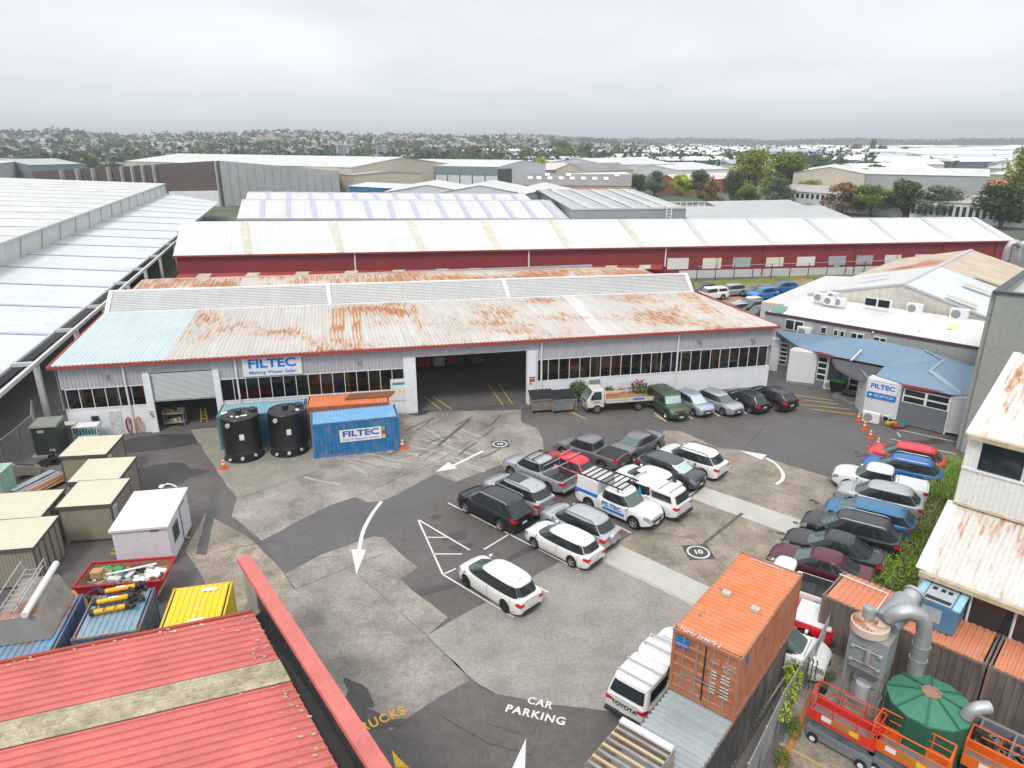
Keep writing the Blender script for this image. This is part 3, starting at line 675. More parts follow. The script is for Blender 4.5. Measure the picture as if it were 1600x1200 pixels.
Pm('wall_base', rb, [GRYW], lambda m: m.hexa([wall_pt(1060, 0)+Vector((0, -.16, 0)), drop(E1)+Vector((0, -.16, 0)), drop(E1), wall_pt(1060, 0)], [p+Vector((0, 0, 1.25)) for p in (wall_pt(1060, 0)+Vector((0, -.16, 0)), drop(E1)+Vector((0, -.16, 0)), drop(E1), wall_pt(1060, 0))]))
# low red lean-to in front with cream skylights
L0, L1 = G(272, 436.5, 1.8), G(1035, 421, 1.8); H0, H1 = wall_pt(274, 2.45), wall_pt(1036, 2.35); oo = Vector((0, -.1, 0))
Pm('lean_to_roof', rb, [REDR], lambda m: m.corr(L0, L1, H1+oo, H0+oo, .5, .03, 0, 'rib'))
for px in (312, 384, 458, 532, 605, 673, 725, 779, 839, 891, 948, 1005):
    t = (px-272)/(1035-272); a = L0.lerp(L1, t); b = H0.lerp(H1, t)+oo; d_ = (L1-L0).normalized()*.95; u_ = Vector((0, 0, .07))
    Pm('skylight', rb, [CRM], lambda m: m.face([a.lerp(b, .12)-d_+u_, a.lerp(b, .12)+d_+u_, a.lerp(b, .9)+d_+u_, a.lerp(b, .9)-d_+u_]))
# fence line in front of the red building
fn = thing('mesh_fence', 'tall wire mesh fence with dark posts below the red warehouse wall', 'fence', tuple(G(1240, 428)), 0)
for px in list(range(1088, 1400, 29)):
    p = G(px, 438-(px-1088)*.035); Pm('post', fn, [M('dark_post', (.06, .06, .07), .6)], lambda m: m.tube([p, p+Vector((0, 0, 2.3))], .07, 6))
a, b = G(1088, 438), G(1390, 427.5); Pm('rail', fn, [TRIM], lambda m: (m.bar(a+Vector((0, 0, 2.25)), b+Vector((0, 0, 2.25)), .06), m.bar(a+Vector((0, 0, 1.1)), b+Vector((0, 0, 1.1)), .04)))
# ---- big white building at the left (raised centre, lower side roof, purple strips) and its outer gutter frame
lb = thing('factory', 'huge white roofed factory with raised centre roof and thin purple roof strips at left', 'factory', (-60, 90, 0), 0)
e0, e1 = G(0, 584, 4.6), G(342, 316, 4.6); ul = (e1-e0).normalized(); nl = Vector((-ul.y, ul.x, 0))
if nl.x > 0: nl = -nl
e00 = e0-ul*22; w0, w1 = G(0, 416, 5.7), G(260, 302, 5.7); w00 = w0-(w1-w0).normalized()*45
t0, t1 = G(0, 380, 8.6), G(257, 287, 8.6); t00 = t0-(t1-t0).normalized()*45
Pm('side_roof', lb, [WROOF3], lambda m: m.corr(e00, e1, w1, w00, .4, .02, 0, 'rib'))
Pm('raised_wall', lb, [M('raised_wall_panels', (.60, .63, .60), .6, var=.05, streak=.3)], lambda m: m.corr(w00, w1, t1, t00, .5, .03, 0, 'rib'))
r1 = t1+nl*60+Vector((0, 0, 3.2)); r00 = t00+nl*60+Vector((0, 0, 3.2))
Pm('top_roof', lb, [WROOF2], lambda m: (m.corr(t00-nl*.5, t1-nl*.5, r1, r00, .4, .02, 0, 'rib')))
Pm('walls', lb, [GRYW], lambda m: (m.face([drop(e00+nl*5), drop(e1+nl*5), e1+nl*5-Vector((0, 0, .05)), e00+nl*5-Vector((0, 0, .05))]), m.face([drop(e1+nl*5), drop(w1), drop(r1), r1, t1, w1, e1+nl*5])))
for k in range(13):
    q = .03+k*.077; a = e00.lerp(e1, q); b = w00.lerp(w1, q*.965); u_ = Vector((0, 0, .06))
lav_ = [((bx-0)/342., B_, A_) for (bx, by), (ax, ay) in [((200, 424), (0, 416)), ((226, 404), (50, 397)), ((244, 387), (87, 381)), ((261, 374), (119, 367)), ((275, 362), (145, 356)), ((287, 351), (170, 345)), ((297, 342), (190, 337)), ((307, 335), (207, 328)), ((316, 329), (222, 321)), ((324, 323), (235, 315)), ((331, 318), (247, 309))] for B_ in [G(bx, by, 4.62)] for A_ in [G(ax, ay, 5.72)]]
ps_ = [((B_-e0).dot(ul), (A_-w0).dot((w1-w0).normalized())) for _, B_, A_ in lav_]
st_ = (ps_[3][0]-ps_[0][0])/3; wv_ = (ps_[3][1]-ps_[0][1])/3
for k in range(-6, 0): ps_.append((ps_[0][0]+k*st_, ps_[0][1]+k*wv_))
for sb, sa_ in ps_:
    B_ = e0+ul*sb; A_ = w0+(w1-w0).normalized()*sa_
    Pm('roof_strip', lb, [LAV], lambda m: m.bar(A_+Vector((0, 0, .07)), B_+Vector((0, 0, .07)), .55, .03))
for i in range(17):
    t = i/16; a = w00.lerp(w1, .18+.82*t); b = t00.lerp(t1, .18+.82*t); Pm('wall_seam', lb, [TRIM], lambda m: m.bar(a-nl*.1, b-nl*.1, .16, .12))
for i in range(16):
    t = .1+i*.06; a = t00.lerp(t1, t); Pm('roof_seam', lb, [TRIM], lambda m: m.bar(a+Vector((0, 0, .08)), a+nl*60+Vector((0, 0, 3.3)), .18, .05))
Pm('eave_gutter', lb, [TRIM], lambda m: (m.bar(e00-nl*.1, e1-nl*.1, .22, .2), m.bar(t00-nl*.3, t1-nl*.3, .3, .3)))
gf = thing('gutter_frame', 'outrigger frame of grey steel posts and beam along the white roofed factory', 'frame', tuple(G(72, 655)), 0)
g0, g1 = G(0, 616, 4.75), G(385, 296, 4.75); g00 = g0-ul*20
g1 = g0+(e1-e0).normalized()*150+Vector((0, 0, 0)); of = (g0-e0)
bm_a = G(0, 616, 4.75); bm_b = G(300, 356, 4.75)
Pm('beam', gf, [GRYW], lambda m: m.bar(bm_a-(bm_b-bm_a).normalized()*18, bm_b, .26, .30))
for px, py, cp in [(55, 570, None), (118, 517, None), (162, 480, None), (199, 444, None), (226, 422, None), (249, 402, None), (272, 383, 0), (290, 366, 0)]:
    b = G(px, py-2, 4.7); s_ = nl*1.6
    Pm('post', gf, [GRYW], lambda m: m.box((b.x, b.y, 2.35), (.36, .42, 4.7), 0, R(17)))
    Pm('outrigger', gf, [GRYW], lambda m: m.bar(b, b+s_, .25, .3))
# ---- white gable building group at the right
def ZG(px, py, z): return G(px, py, z)
gb = thing('gable_warehouse', 'broad white and tan gable roofed warehouse behind the blue roofed office', 'warehouse', tuple(G(1412, 560)), 0)
el, er, ap, rr = ZG(1262, 459, 6.5), ZG(1547, 498, 6.5), ZG(1412, 444, 8.5), ZG(1518, 390, 8.5)
el2 = ZG(1405, 404, 6.5); er2 = er+(rr-ap); md = .45; TAN = M('tan_weathered_roof', (.50, .42, .33), .7, var=.14, sc=.5, streak=.3, rust=.35)
Pm('front_roof', gb, [WROOF, WROOF3], lambda m: (m.corr(el, ap, ap.lerp(rr, md), el.lerp(el2, md), 99, 0, 0), m.corr(ap, er, er.lerp(er2, md), ap.lerp(rr, md), 99, 0, 1)))
Pm('rear_roof', gb, [TAN], lambda m: (m.face([el.lerp(el2, md), ap.lerp(rr, md), rr, el2]), m.face([ap.lerp(rr, md), er.lerp(er2, md), er2, rr])))
Pm('gable_wall', gb, [CLT], lambda m: (m.face([drop(el), drop(er), er, ap, el]), m.face([drop(el2), drop(el), el, el2]), m.face([drop(er), drop(er2), er2, er])))
Pm('barge_board', gb, [TRIM], lambda m: (m.bar(el, ap, .2, .2), m.bar(ap, er, .2, .2), m.bar(ap, rr, .35, .12)))
gn = (er-el).cross(Vector((0, 0, 1))).normalized()
if gn.y > 0: gn = -gn
for a, b in [((1162, 285), (1333, 350)), ((1255, 222), (1415, 280)), ((1325, 177), (1480, 230))]:
    p, q = ZG(1150+a[0]/3.529, 380+a[1]/3.529, 7.9), ZG(1150+b[0]/3.529, 380+b[1]/3.529, 7.2); Pm('skylight', gb, [CRM], lambda m: m.bar(p+Vector((0, 0, .05)), q+Vector((0, 0, .05)), .9, .06))
p, q = ZG(1348, 434, 7.9), ZG(1390, 429, 8.2); Pm('skylight', gb, [TRIM], lambda m: m.bar(p, q, .5, .05))
wl = ZG(1374, 474, 6.9); Pm('window', gb, [PALE, GLASS], lambda m: (m.box((wl.x+gn.x*.1, wl.y+gn.y*.1, 6.95), (2.2, .1, .8), 0, R(-44)), m.box((wl.x-.5+gn.x*.17, wl.y+.5+gn.y*.17, 6.95), (.95, .06, .64), 1, R(-44)), m.box((wl.x+.3+gn.x*.17, wl.y-.3+gn.y*.17, 6.95), (.95, .06, .64), 1, R(-44))))
# lower white roofed upper storey with windows
ub = thing('office_annex', 'grey annex with patched white roof and a row of small windows', 'annex', tuple(G(1360, 600)), 0)
a0_, a1_ = ZG(1196, 488, 5.5), ZG(1533, 545, 5.5); b0_, b1_ = ZG(1263, 462, 6.3), ZG(1547, 503, 6.3)
UR = M('patched_white_roof', (.68, .69, .69), .55, var=.06, sc=.3, streak=.3, rust=.18)
Pm('roof', ub, [UR], lambda m: m.corr(a0_, a1_, b1_, b0_, .7, .03, 0, 'rib'))
Pm('roof_patch', ub, [M('green_patch', (.12, .28, .18), .6)], lambda m: m.face([p+Vector((0, 0, .07)) for p in (ZG(1203, 487, 5.52), ZG(1223, 491, 5.52), ZG(1232, 480, 5.85), ZG(1217, 478, 5.85))]))
YLS = M('yellowed_skylight', (.62, .57, .30), .5, var=.1)
for qd in ([(1354, 497), (1378, 500), (1400, 484), (1378, 481)], [(1480, 514), (1495, 517), (1502, 507), (1489, 505)]):
    Pm('skylight', ub, [YLS], lambda m: m.face([ZG(x, y, 5.5+.8*(1-(y-(476 if x < 1450 else 500))/30))+Vector((0, 0, .05)) for x, y in qd]))
Pm('wall', ub, [M('annex_cladding', (.36, .38, .38), .6, var=.07, streak=.25)], lambda m: (m.corr(drop(a0_, 0), drop(a1_, 0), a1_, a0_, .2, .02, 0), m.face([drop(b0_), drop(a0_), a0_, b0_])))
Pm('eave_board', ub, [M('maroon_trim', (.10, .04, .06), .5)], lambda m: m.bar(a0_, a1_, .2, .22))
ua = (a1_-a0_).normalized(); un = Vector((ua.y, -ua.x, 0)); un = un if un.y < 0 else -un
def on_wall(A_, u_, px):
    lo, hi = -5., 60.
    for _ in range(40):
        mid = (lo+hi)/2
        if project(A_+u_*mid)[0] < px: lo = mid
        else: hi = mid
    return lo
for x0, x1, hz0, hz1 in [(1228, 1256, 4.25, 5.25), (1283, 1292, 4.45, 5.1), (1303, 1310, 4.45, 5.05), (1313, 1320, 4.45, 5.05), (1330, 1350, 4.4, 5.05), (1365, 1385, 4.4, 5.05)]:
    s0, s1 = on_wall(drop(a0_, 4.8), ua, x0), on_wall(drop(a0_, 4.8), ua, x1); P_ = lambda s, z, o: drop(a0_, z)+ua*s+un*o
    w_ = Pm('window', ub, [PALE], lambda m: m.hexa([P_(s0, hz0, .1), P_(s1, hz0, .1), P_(s1, hz0, 0), P_(s0, hz0, 0)], [P_(s0, hz1, .1), P_(s1, hz1, .1), P_(s1, hz1, 0), P_(s0, hz1, 0)]))
    k = 2 if s1-s0 > .9 else 1
    for i in range(k):
        q0, q1 = s0+(s1-s0)*i/k+.06, s0+(s1-s0)*(i+1)/k-.06
        Pm('pane', w_, [GLASS], lambda m: m.face([P_(q0, hz0+.08, .115), P_(q1, hz0+.08, .115), P_(q1, hz1-.08, .115), P_(q0, hz1-.08, .115)]))
def aircon(px, py, z, yaw, lab, s=1.0, base=0):
    p = G(px, py, z); t = thing('air_conditioner', lab, 'air conditioner', tuple(p), yaw, 'outdoor air conditioning units')
    m = MB(); m.box((0, 0, .36*s), (.95*s, .36*s, .64*s)); m.build('casing', PALE, t, bevel=.02)
    m = MB(); m.lathe((-.15*s, -.185*s, .36*s), [(0, -.02), (.23*s, -.02), (.25*s, 0)], 20, axis='y'); m.build('fan_grille', M('fan_dark', (.26, .27, .27), .6), t)
    m = MB()
    for x in (-.32, .32): m.box((x*s, 0, .02), (.06, .34*s, .05))
    m.build('foot', STEEL, t); return t
aircon(1281, 472, 6.3, R(-44), 'white air conditioner, leftmost of those on the patched white roof', 1.3)
aircon(1296, 477, 6.2, R(-44), 'white air conditioner in front of two others on the patched white roof', 1.2)
aircon(1300, 470, 6.45, R(-44), 'white air conditioner at the back of the group of three on the white roof', 1.2)
aircon(1311, 479, 6.2, R(-44), 'white air conditioner at right of the group of three on the white roof', 1.2)
aircon(1428, 490, 6.1, R(-44), 'white air conditioner alone under the middle of the gable wall', 1.4)
aircon(1497, 500, 6.1, R(-44), 'white air conditioner, rightmost on the patched white roof', 1.5)
# blue roofed reception building
rc = thing('reception_office', 'low office with blue metal roof, ribbed pale piers and curved dark entrance canopy', 'office', tuple(G(1347, 640)), 0)
BLR = M('blue_metal_roof', (.17, .27, .37), .5, var=.06, sc=.3, streak=.18, fine=.05)
PIER = M('ribbed_pier', (.60, .61, .62), .5, var=.04, streak=.1); SLT = M('slate_weatherboard', (.13, .14, .175), .6, var=.08)
def gp(x, y, z=0.): return drop(G(x, y), z)
kw = [gp(1199, 577), gp(1214, 580), gp(1228, 583), gp(1228, 598), gp(1271, 603), gp(1290, 607), gp(1311, 613), gp(1346, 632), gp(1347, 648), gp(1399, 660), gp(1476, 679), gp(1504, 684)]
ztop = 3.25
def panel(m, a, b, z0=0, z1=ztop, rib=.17, off=0, horiz=True):
    a, b = Vector(a), Vector(b); n = (b-a).cross(Vector((0, 0, 1))).normalized()*off
    if horiz:   # weatherboards: ribs run horizontally
        k = int((z1-z0)/rib)
        for i in range(k):
            u0, u1 = z0+(z1-z0)*i/k, z0+(z1-z0)*(i+1)/k; nn = (b-a).cross(Vector((0, 0, 1))).normalized()*.10
            m.face([drop(a, u0)+n+nn, drop(b, u0)+n+nn, drop(b, u1)+n, drop(a, u1)+n]); m.face([drop(a, u0)+n, drop(b, u0)+n, drop(b, u0)+n+nn, drop(a, u0)+n+nn])
for i, j in [(0, 1), (3, 4), (8, 9), (10, 11)]:
    Pm('ribbed_pier', rc, [PIER], lambda m: (panel(m, kw[i], kw[j], .25 if i else 0), m.face([drop(kw[i], ztop), drop(kw[j], ztop), drop(kw[j], ztop)+Vector((.6, .6, 0)), drop(kw[i], ztop)+Vector((.6, .6, 0))])))
Pm('pier_return', rc, [PIER], lambda m: (m.face([kw[2]+Vector((0, 0, 0)), kw[3], drop(kw[3], ztop), drop(kw[2], ztop)]), m.face([kw[8]+Vector((.4, 2.2, 0)), kw[8], drop(kw[8], ztop), drop(kw[8], ztop)+Vector((.4, 2.2, 0))])))
Pm('dark_wall', rc, [SLT], lambda m: panel(m, kw[1], kw[2])); Pm('dark_wall', rc, [SLT], lambda m: panel(m, kw[9], kw[10], .1, 3.05, .16))
Pm('dark_wall', rc, [SLT], lambda m: (panel(m, kw[4], kw[5]), panel(m, kw[5], kw[5]+Vector((1.3, .2, 0)), 0, 3.1), m.face([kw[5]+Vector((1.3, .2, 0)), kw[7]+Vector((2.2, 1.6, 0)), drop(kw[7]+Vector((2.2, 1.6, 0)), 3.1), drop(kw[5]+Vector((1.3, .2, 0)), 3.1)]), m.face([kw[8]+Vector((.4, 2.2, 0)), kw[7]+Vector((2.2, 1.6, 0)), drop(kw[7]+Vector((2.2, 1.6, 0)), 3.1), drop(kw[8]+Vector((.4, 2.2, 0)), 3.1)])))
Pm('base_plinth', rc, [CONC_B], lambda m: m.bar(drop(kw[3], .12), drop(kw[4], .12), .1, .25))
def louvre(a, b, z0, z1, rows, cols=1):
    a, b = Vector(a), Vector(b); n = (b-a).cross(Vector((0, 0, 1))).normalized()
    if n.dot(Vector((0, 0, 0))-a) < 0: n = -n
    P_ = lambda s, z, o: drop(a.lerp(b, s), z)+n*o
    fr = Pm('window', rc, [PALE], lambda m: m.hexa([P_(0, z0, .1), P_(1, z0, .1), P_(1, z0, .02), P_(0, z0, .02)], [P_(0, z1, .1), P_(1, z1, .1), P_(1, z1, .02), P_(0, z1, .02)]))
    for c_ in range(cols):
        for r_ in range(rows):
            s0, s1 = (c_+.06)/cols, (c_+.94)/cols; y0 = z0+(z1-z0)*(r_+.14)/rows; y1 = z0+(z1-z0)*(r_+.9)/rows
            Pm('pane', fr, [GLASS], lambda m: m.face([P_(s0, y0, .112), P_(s1, y0, .112), P_(s1, y1, .112), P_(s0, y1, .112)]))
louvre(kw[1].lerp(kw[2], .1), kw[1].lerp(kw[2], .9), .8, 2.9, 5); louvre(kw[4].lerp(kw[5], .12), kw[4].lerp(kw[5], .85), .7, 2.9, 4); louvre(kw[9].lerp(kw[10], .05), kw[9].lerp(kw[10], .97), 1.85, 2.95, 2, 2)
for a in (.22, .62):
    p, q = (kw[5]+Vector((1.3, .2, 0))).lerp(kw[7]+Vector((2.2, 1.6, 0)), a), (kw[5]+Vector((1.3, .2, 0))).lerp(kw[7]+Vector((2.2, 1.6, 0)), a+.3)
    n_ = Vector((-.7, -.7, 0))*.12
    d_ = Pm('glass_door', rc, [PALE], lambda m: m.hexa([p+n_, q+n_, q, p], [drop(v, 2.3) for v in (p+n_, q+n_, q, p)]))
    for r_ in range(4): Pm('pane', d_, [GLASS], lambda m: m.face([drop(p.lerp(q, .12), .15+.54*r_)+n_*1.15, drop(p.lerp(q, .88), .15+.54*r_)+n_*1.15, drop(p.lerp(q, .88), .6+.54*r_)+n_*1.15, drop(p.lerp(q, .12), .6+.54*r_)+n_*1.15]))
rz = lambda x, y, z: G(x, y, z)
_wa = G(1213, 517, 4.2)
def Wp(px, py):   # point of the annex wall plane seen at a picture position
    r = G(px, py, 0)-Vector((0, 0, CAM_H)); n = Vector((math.sin(R(44)), math.cos(R(44)), 0)); k = (_wa-Vector((0, 0, CAM_H))).dot(n)/r.dot(n); return Vector((0, 0, CAM_H))+r*k
V = dict(a=Wp(1212, 517), c=Wp(1320, 527), d=Wp(1362, 530), e=Wp(1445, 547), b=Wp(1528, 574), f1=rz(1213, 527, 3.3), f2=rz(1246, 541, 3.3), f3=rz(1279, 551, 3.3), f4=rz(1304, 557, 3.35), f5=rz(1382, 572, 3.4), f6=rz(1368, 586, 3.3), f7=rz(1411, 600, 3.3), f8=rz(1487, 617, 3.3), f9=rz(1518, 618, 3.3), r2=rz(1474, 563, 4.35), r3=rz(1453, 580, 4.0)); V['r1'] = V['e']
Pm('blue_roof', rc, [BLR], lambda m: (m.face([V['f1'], V['f2'], V['c'], V['a']]), m.face([V['f2'], V['f3'], V['f4'], V['d'], V['c']]), m.face([V['f4'], V['f5'], V['r2'], V['e'], V['d']]), m.face([V['f5'], V['f6'], V['r3'], V['r2']]), m.face([V['f6'], V['f7'], V['f8'], V['r3']]), m.face([V['f8'], V['f9'], V['b'], V['r2'], V['r3']]), m.face([V['e'], V['r2'], V['b']])))
Pm('ridge_flashing', rc, [M('flashing_blue', (.30, .37, .43), .5)], lambda m: (m.bar(V['r1']+Vector((0, 0, .03)), V['r2']+Vector((0, 0, .03)), .25, .04), m.bar(V['r2']+Vector((0, 0, .03)), V['r3']+Vector((0, 0, .03)), .2, .04), m.bar(V['r3']+Vector((0, 0, .03)), rz(1501, 614, 3.35), .45, .05)))
Pm('red_fascia', rc, [REDT], lambda m: (m.bar(rz(1218, 531, 3.3), rz(1243, 536, 3.3), .12, .2), m.bar(rz(1277, 551, 3.3), rz(1303, 557, 3.3), .12, .2), m.bar(rz(1411, 602, 3.25), rz(1487, 616, 3.25), .12, .2)))
Pm('roof_pipe', rc, [PALE], lambda m: (m.tube([rz(1364, 519, 5.4), rz(1363, 530, 4.55), rz(1330, 563, 3.75)], .07, 8),))
for q_ in (kw[10], kw[5]): Pm('downpipe', rc, [PALE], lambda m: m.tube([drop(q_, 3.1)+Vector((-.14, -.1, 0)), q_+Vector((-.14, -.1, .05))], .06, 8))
# curved canopy
CAN = M('canopy_dark', (.07, .068, .075), .6, var=.15)
cl = smooth_pts([(1300, 560), (1307, 572), (1322, 581), (1340, 588), (1356, 591)], 6); zc = 3.05
ed = [rz(x, y, zc) for x, y in cl]; bk = [V['f4'].lerp(V['f5'], i/(len(ed)-1))+Vector((0, 0, -.18)) for i in range(len(ed))]
def f(m):
    for i in range(len(ed)-1):
        m.face([ed[i], ed[i+1], bk[i+1], bk[i]]); m.face([ed[i]+Vector((0, 0, -.25)), ed[i+1]+Vector((0, 0, -.25)), ed[i+1], ed[i]], 1); m.face([bk[i]+Vector((0, 0, -.2)), bk[i+1]+Vector((0, 0, -.2)), ed[i+1]+Vector((0, 0, -.25)), ed[i]+Vector((0, 0, -.25))], 0)
Pm('entrance_canopy', rc, [CAN, M('canopy_edge', (.16, .16, .17), .5)], f)
sp = [gp(1300, 619), gp(1333, 634), gp(1346, 626), gp(1322, 606)]
Pm('entrance_step', rc, [CONC_B], lambda m: (m.hexa(sp, [drop(p, .16) for p in sp]),))
c_ = gp(1326, 620); Pm('door_mat', rc, [BLACKP], lambda m: m.box((c_.x, c_.y, .175), (1.2, .7, .02), 0, R(-40)))
sn = (kw[9]-kw[8]).normalized(); so_ = Vector((sn.y, -sn.x, 0)); so_ = so_ if so_.y < 0 else -so_
ctr = rz(1380, 611, 2.45)
sc0 = drop(kw[8].lerp(kw[9], .47), 0)+so_*.12
rs_ = thing('reception_sign', 'white and blue FILTEC RECEPTION sign on the ribbed pier by the entrance', 'sign', tuple(sc0), math.atan2(sn.y, sn.x))
m = MB(); m.box((0, 0, 2.55), (2.1, .05, .8)); m.build('sign_board', PALE, rs_)
m = MB(); m.box((0, -.001, 1.9), (2.1, .055, .48)); m.build('blue_panel', BLUE, rs_)
text_part('lettering', 'FILTEC', BLUE, rs_, (0, -.035, 2.66), (1, 0, 0), (0, 0, 1), .5, .004, .02, width=1.75)
text_part('lettering', 'RECEPTION', PALE, rs_, (.16, -.035, 1.9), (1, 0, 0), (0, 0, 1), .3, .004, .0, width=1.4)
m = MB(); m.face([(-.95, -.036, 1.9), (-.72, -.036, 1.78), (-.72, -.036, 2.02)]); m.build('arrow_mark', PALE, rs_)
aircon(1256, 526, 3.9, R(-44), 'white air conditioner standing on the blue roof', 1.35)
aircon(1297, 609, 0, R(-44), 'white air conditioner on the ground beside the dark bin', 1.2); aircon(1360, 660, 0, R(-40), 'white air conditioner on the ground below the reception sign', 1.3)
t = thing('wheelie_bin', 'black wheelie bin with green lid at the office entrance', 'bin', tuple(gp(1307, 612)), R(-44))
m = MB(); m.hexa([Vector(p) for p in ((-.45, -.3, .1), (.45, -.3, .1), (.45, .3, .1), (-.45, .3, .1))], [Vector(p) for p in ((-.6, -.38, 1.0), (.6, -.38, 1.0), (.6, .38, 1.0), (-.6, .38, 1.0))]); m.build('tub', BLACKP, t)
m = MB(); m.box((0, 0, 1.05), (1.26, .82, .1)); m.build('lid', M('bin_green', (.03, .30, .04), .5), t, bevel=.03)
t = thing('garden_chair', 'white plastic garden chair against the ribbed office pier', 'chair', tuple(gp(1384, 657)), R(-44))
m = MB(); m.box((0, 0, .44), (.5, .48, .05)); m.build('seat', PALE, t)
m = MB(); m.hexa([Vector(p) for p in ((-.25, .2, .45), (.25, .2, .45), (.25, .25, .45), (-.25, .25, .45))], [Vector(p) for p in ((-.25, .3, .95), (.25, .3, .95), (.25, .35, .95), (-.25, .35, .95))]); m.build('backrest', PALE, t)
for x in (-.22, .22):
    for y in (-.2, .22): m = MB(); m.box((x, y, .21), (.05, .05, .42)); m.build('leg', PALE, t)
for k, (px, py, c, nm) in enumerate([(1392, 666, (.5, .4, .02), 'yellow'), (1401, 668, (.35, .03, .02), 'red'), (1408, 667, (.02, .22, .16), 'green')]):
    m = MB(); c0 = G(px, py); r_ = random.Random(k)
    for j in range(10): m.box((c0.x+r_.uniform(-.4, .4), c0.y+r_.uniform(-.25, .25), .1+r_.uniform(0, .15)), (.35, .25, .16), 0, r_.uniform(0, 3))
    tag(m.build('cloth_heap', M('heap_%s' % nm, c, .8), bevel=0), 'small heap of %s material on the ground below the office wall' % nm, 'heap')
m = MB(); c0 = gp(1413, 640, 1.7)
# low white roof between, and round vents behind the gable roof
lw = thing('low_shed', 'low building with bright white flat roof behind the back car park', 'shed', tuple(G(1240, 477)), 0)
lq = [G(1190, 472, 4), G(1241, 477, 4), G(1377, 434, 4), G(1290, 431, 4)]
Pm('roof', lw, [WROOF], lambda m: m.hexa([p-Vector((0, 0, .15)) for p in lq], lq)); Pm('wall', lw, [GRYW], lambda m: m.hexa([drop(p) for p in lq], [p-Vector((0, 0, .15)) for p in lq]))
vt = thing('roof_extractor', 'pair of curved white extractor ducts on the tan roof', 'extractor', tuple(G(1572, 400, 7.6)), 0)
for dx in (0, 1.5):
    m = MB(); m.tube([(dx, 0, -.6), (dx, 0, 1.0), (dx+.2, 0, 1.5), (dx+.8, -.1, 1.7), (dx+1.3, -.2, 1.3)], .38, 12); m.build('duct', STEEL, vt, smooth=True)
# ---- concrete building
cb = thing('concrete_building', 'tall plain concrete building behind the white corrugated shed', 'building', (32.2, 45.3, 0), R(-36))
CNW = M('green_grey_render', (.31, .33, .30), .8, var=.07, sc=.25, streak=.15, dirt=.1)
m = MB(); H_ = 11.55
for a in [((0, 0), (22, 0)), ((0, 0), (0, .01))]: pass
m.box((11, .15, H_/2), (22, .3, H_)); m.build('front_wall', CNW, cb)
m = MB(); m.hexa([Vector(p) for p in ((-.3, .3, 0), (0, .3, 0), (1.6, 11, 0), (1.3, 11, 0))], [Vector(p) for p in ((-.3, .3, H_), (0, .3, H_), (1.6, 11, H_), (1.3, 11, H_))]); m.build('side_wall', CNW, cb)
m = MB(); m.box((11, .1, H_+.05), (22.3, .5, .12)); m.bar((0, 0, H_+.05), (1.5, 11, H_+.05), .5, .12); m.build('parapet_cap', M('dark_cap', (.05, .06, .075), .5), cb)
m = MB(); m.face([(0, .3, H_-1.2), (22, .3, H_-1.2), (22, 11, H_-.5), (1.5, 11, H_-.5)]); m.build('roof', WROOF, cb)
# ---- white corrugated building with two rusty roofs, right edge
rw = thing('stepped_shed', 'white corrugated two level shed with rusty patched roofs at right edge', 'shed', (17.2, 24.8, 0), R(-45))
WRU = M('white_rusty_roof', (.66, .67, .65), .6, var=.06, sc=.4, streak=.18, rust=.56, rustc=(.40, .15, .05), rs=(3.0, .55))
WWC = M('white_corrugated', (.70, .71, .68), .6, var=.04, streak=.12)
P0l, P1l = G(1440, 885, 4.2), G(1600, 945, 4.2); RM = basis(rw).inverted()
LL = 22
uu = Vector((math.cos(R(-45)), math.sin(R(-45)), 0)); vv = Vector((-uu.y, uu.x, 0))
c0 = G(1441, 886, 4.2); c1 = G(1497, 786, 6.0); dp = (c1-c0).dot(vv); m = MB()
A1 = c0; B1 = c0+uu*LL; D1 = c0+vv*dp+Vector((0, 0, 1.8)); E1_ = D1+uu*LL
Pm('lower_roof', rw, [WRU], lambda m: m.corr(A1-vv*.3-Vector((0, 0, .1)), B1-vv*.3-Vector((0, 0, .1)), E1_, D1, .2, .035, 0, 'rib'))
zt = 9.25; F1 = D1+Vector((0, 0, zt-6.0)); G1_ = F1+uu*LL
Pm('upper_wall', rw, [WWC], lambda m: (m.corr(D1, D1+uu*LL, drop(D1+uu*LL, 7.75), drop(D1, 7.75), .2, .03, 0), m.corr(D1, D1+uu*.5, F1+uu*.5, F1, .2, .03, 0), m.face([drop(D1, 6.0)+vv*14, D1, F1, F1+vv*14])))
Pm('upper_window', rw, [GLASS], lambda m: m.face([drop(D1+uu*.5, 7.75)+vv*.05, drop(D1+uu*LL, 7.75)+vv*.05, F1+uu*LL+vv*.05, F1+uu*.5+vv*.05]))
def f(m):
    for i in range(12):
        p = drop(D1+uu*(.5+1.65*i), 7.7); m.bar(p, drop(p, zt-.05), .07)
    m.bar(drop(D1, 7.72)-vv*.03, drop(D1+uu*LL, 7.72)-vv*.03, .12, .08)
Pm('window_frame', rw, [PALE], f)
RG = M('rusty_gutter', (.50, .42, .30), .6, var=.2, sc=2, dirt=.5)
Pm('gutter', rw, [RG], lambda m: (m.bar(F1-vv*.25, G1_-vv*.25, .22, .2), m.bar(A1-vv*.35-Vector((0, 0, .1)), B1-vv*.35-Vector((0, 0, .1)), .2, .2), m.bar(D1-vv*.05+Vector((0, 0, .05)), E1_-vv*.05+Vector((0, 0, .05)), .3, .06)))
U1 = F1+vv*7+Vector((0, 0, 2.1)); Pm('upper_roof', rw, [WRU], lambda m: m.corr(F1-vv*.2, G1_-vv*.2, U1+uu*LL, U1, .2, .035, 0, 'rib'))
Pm('side_flashing', rw, [PALE], lambda m: m.bar(A1-vv*.2, D1, .4, .08)); Pm('side_flashing', rw, [PALE], lambda m: m.bar(F1, U1, .3, .1))
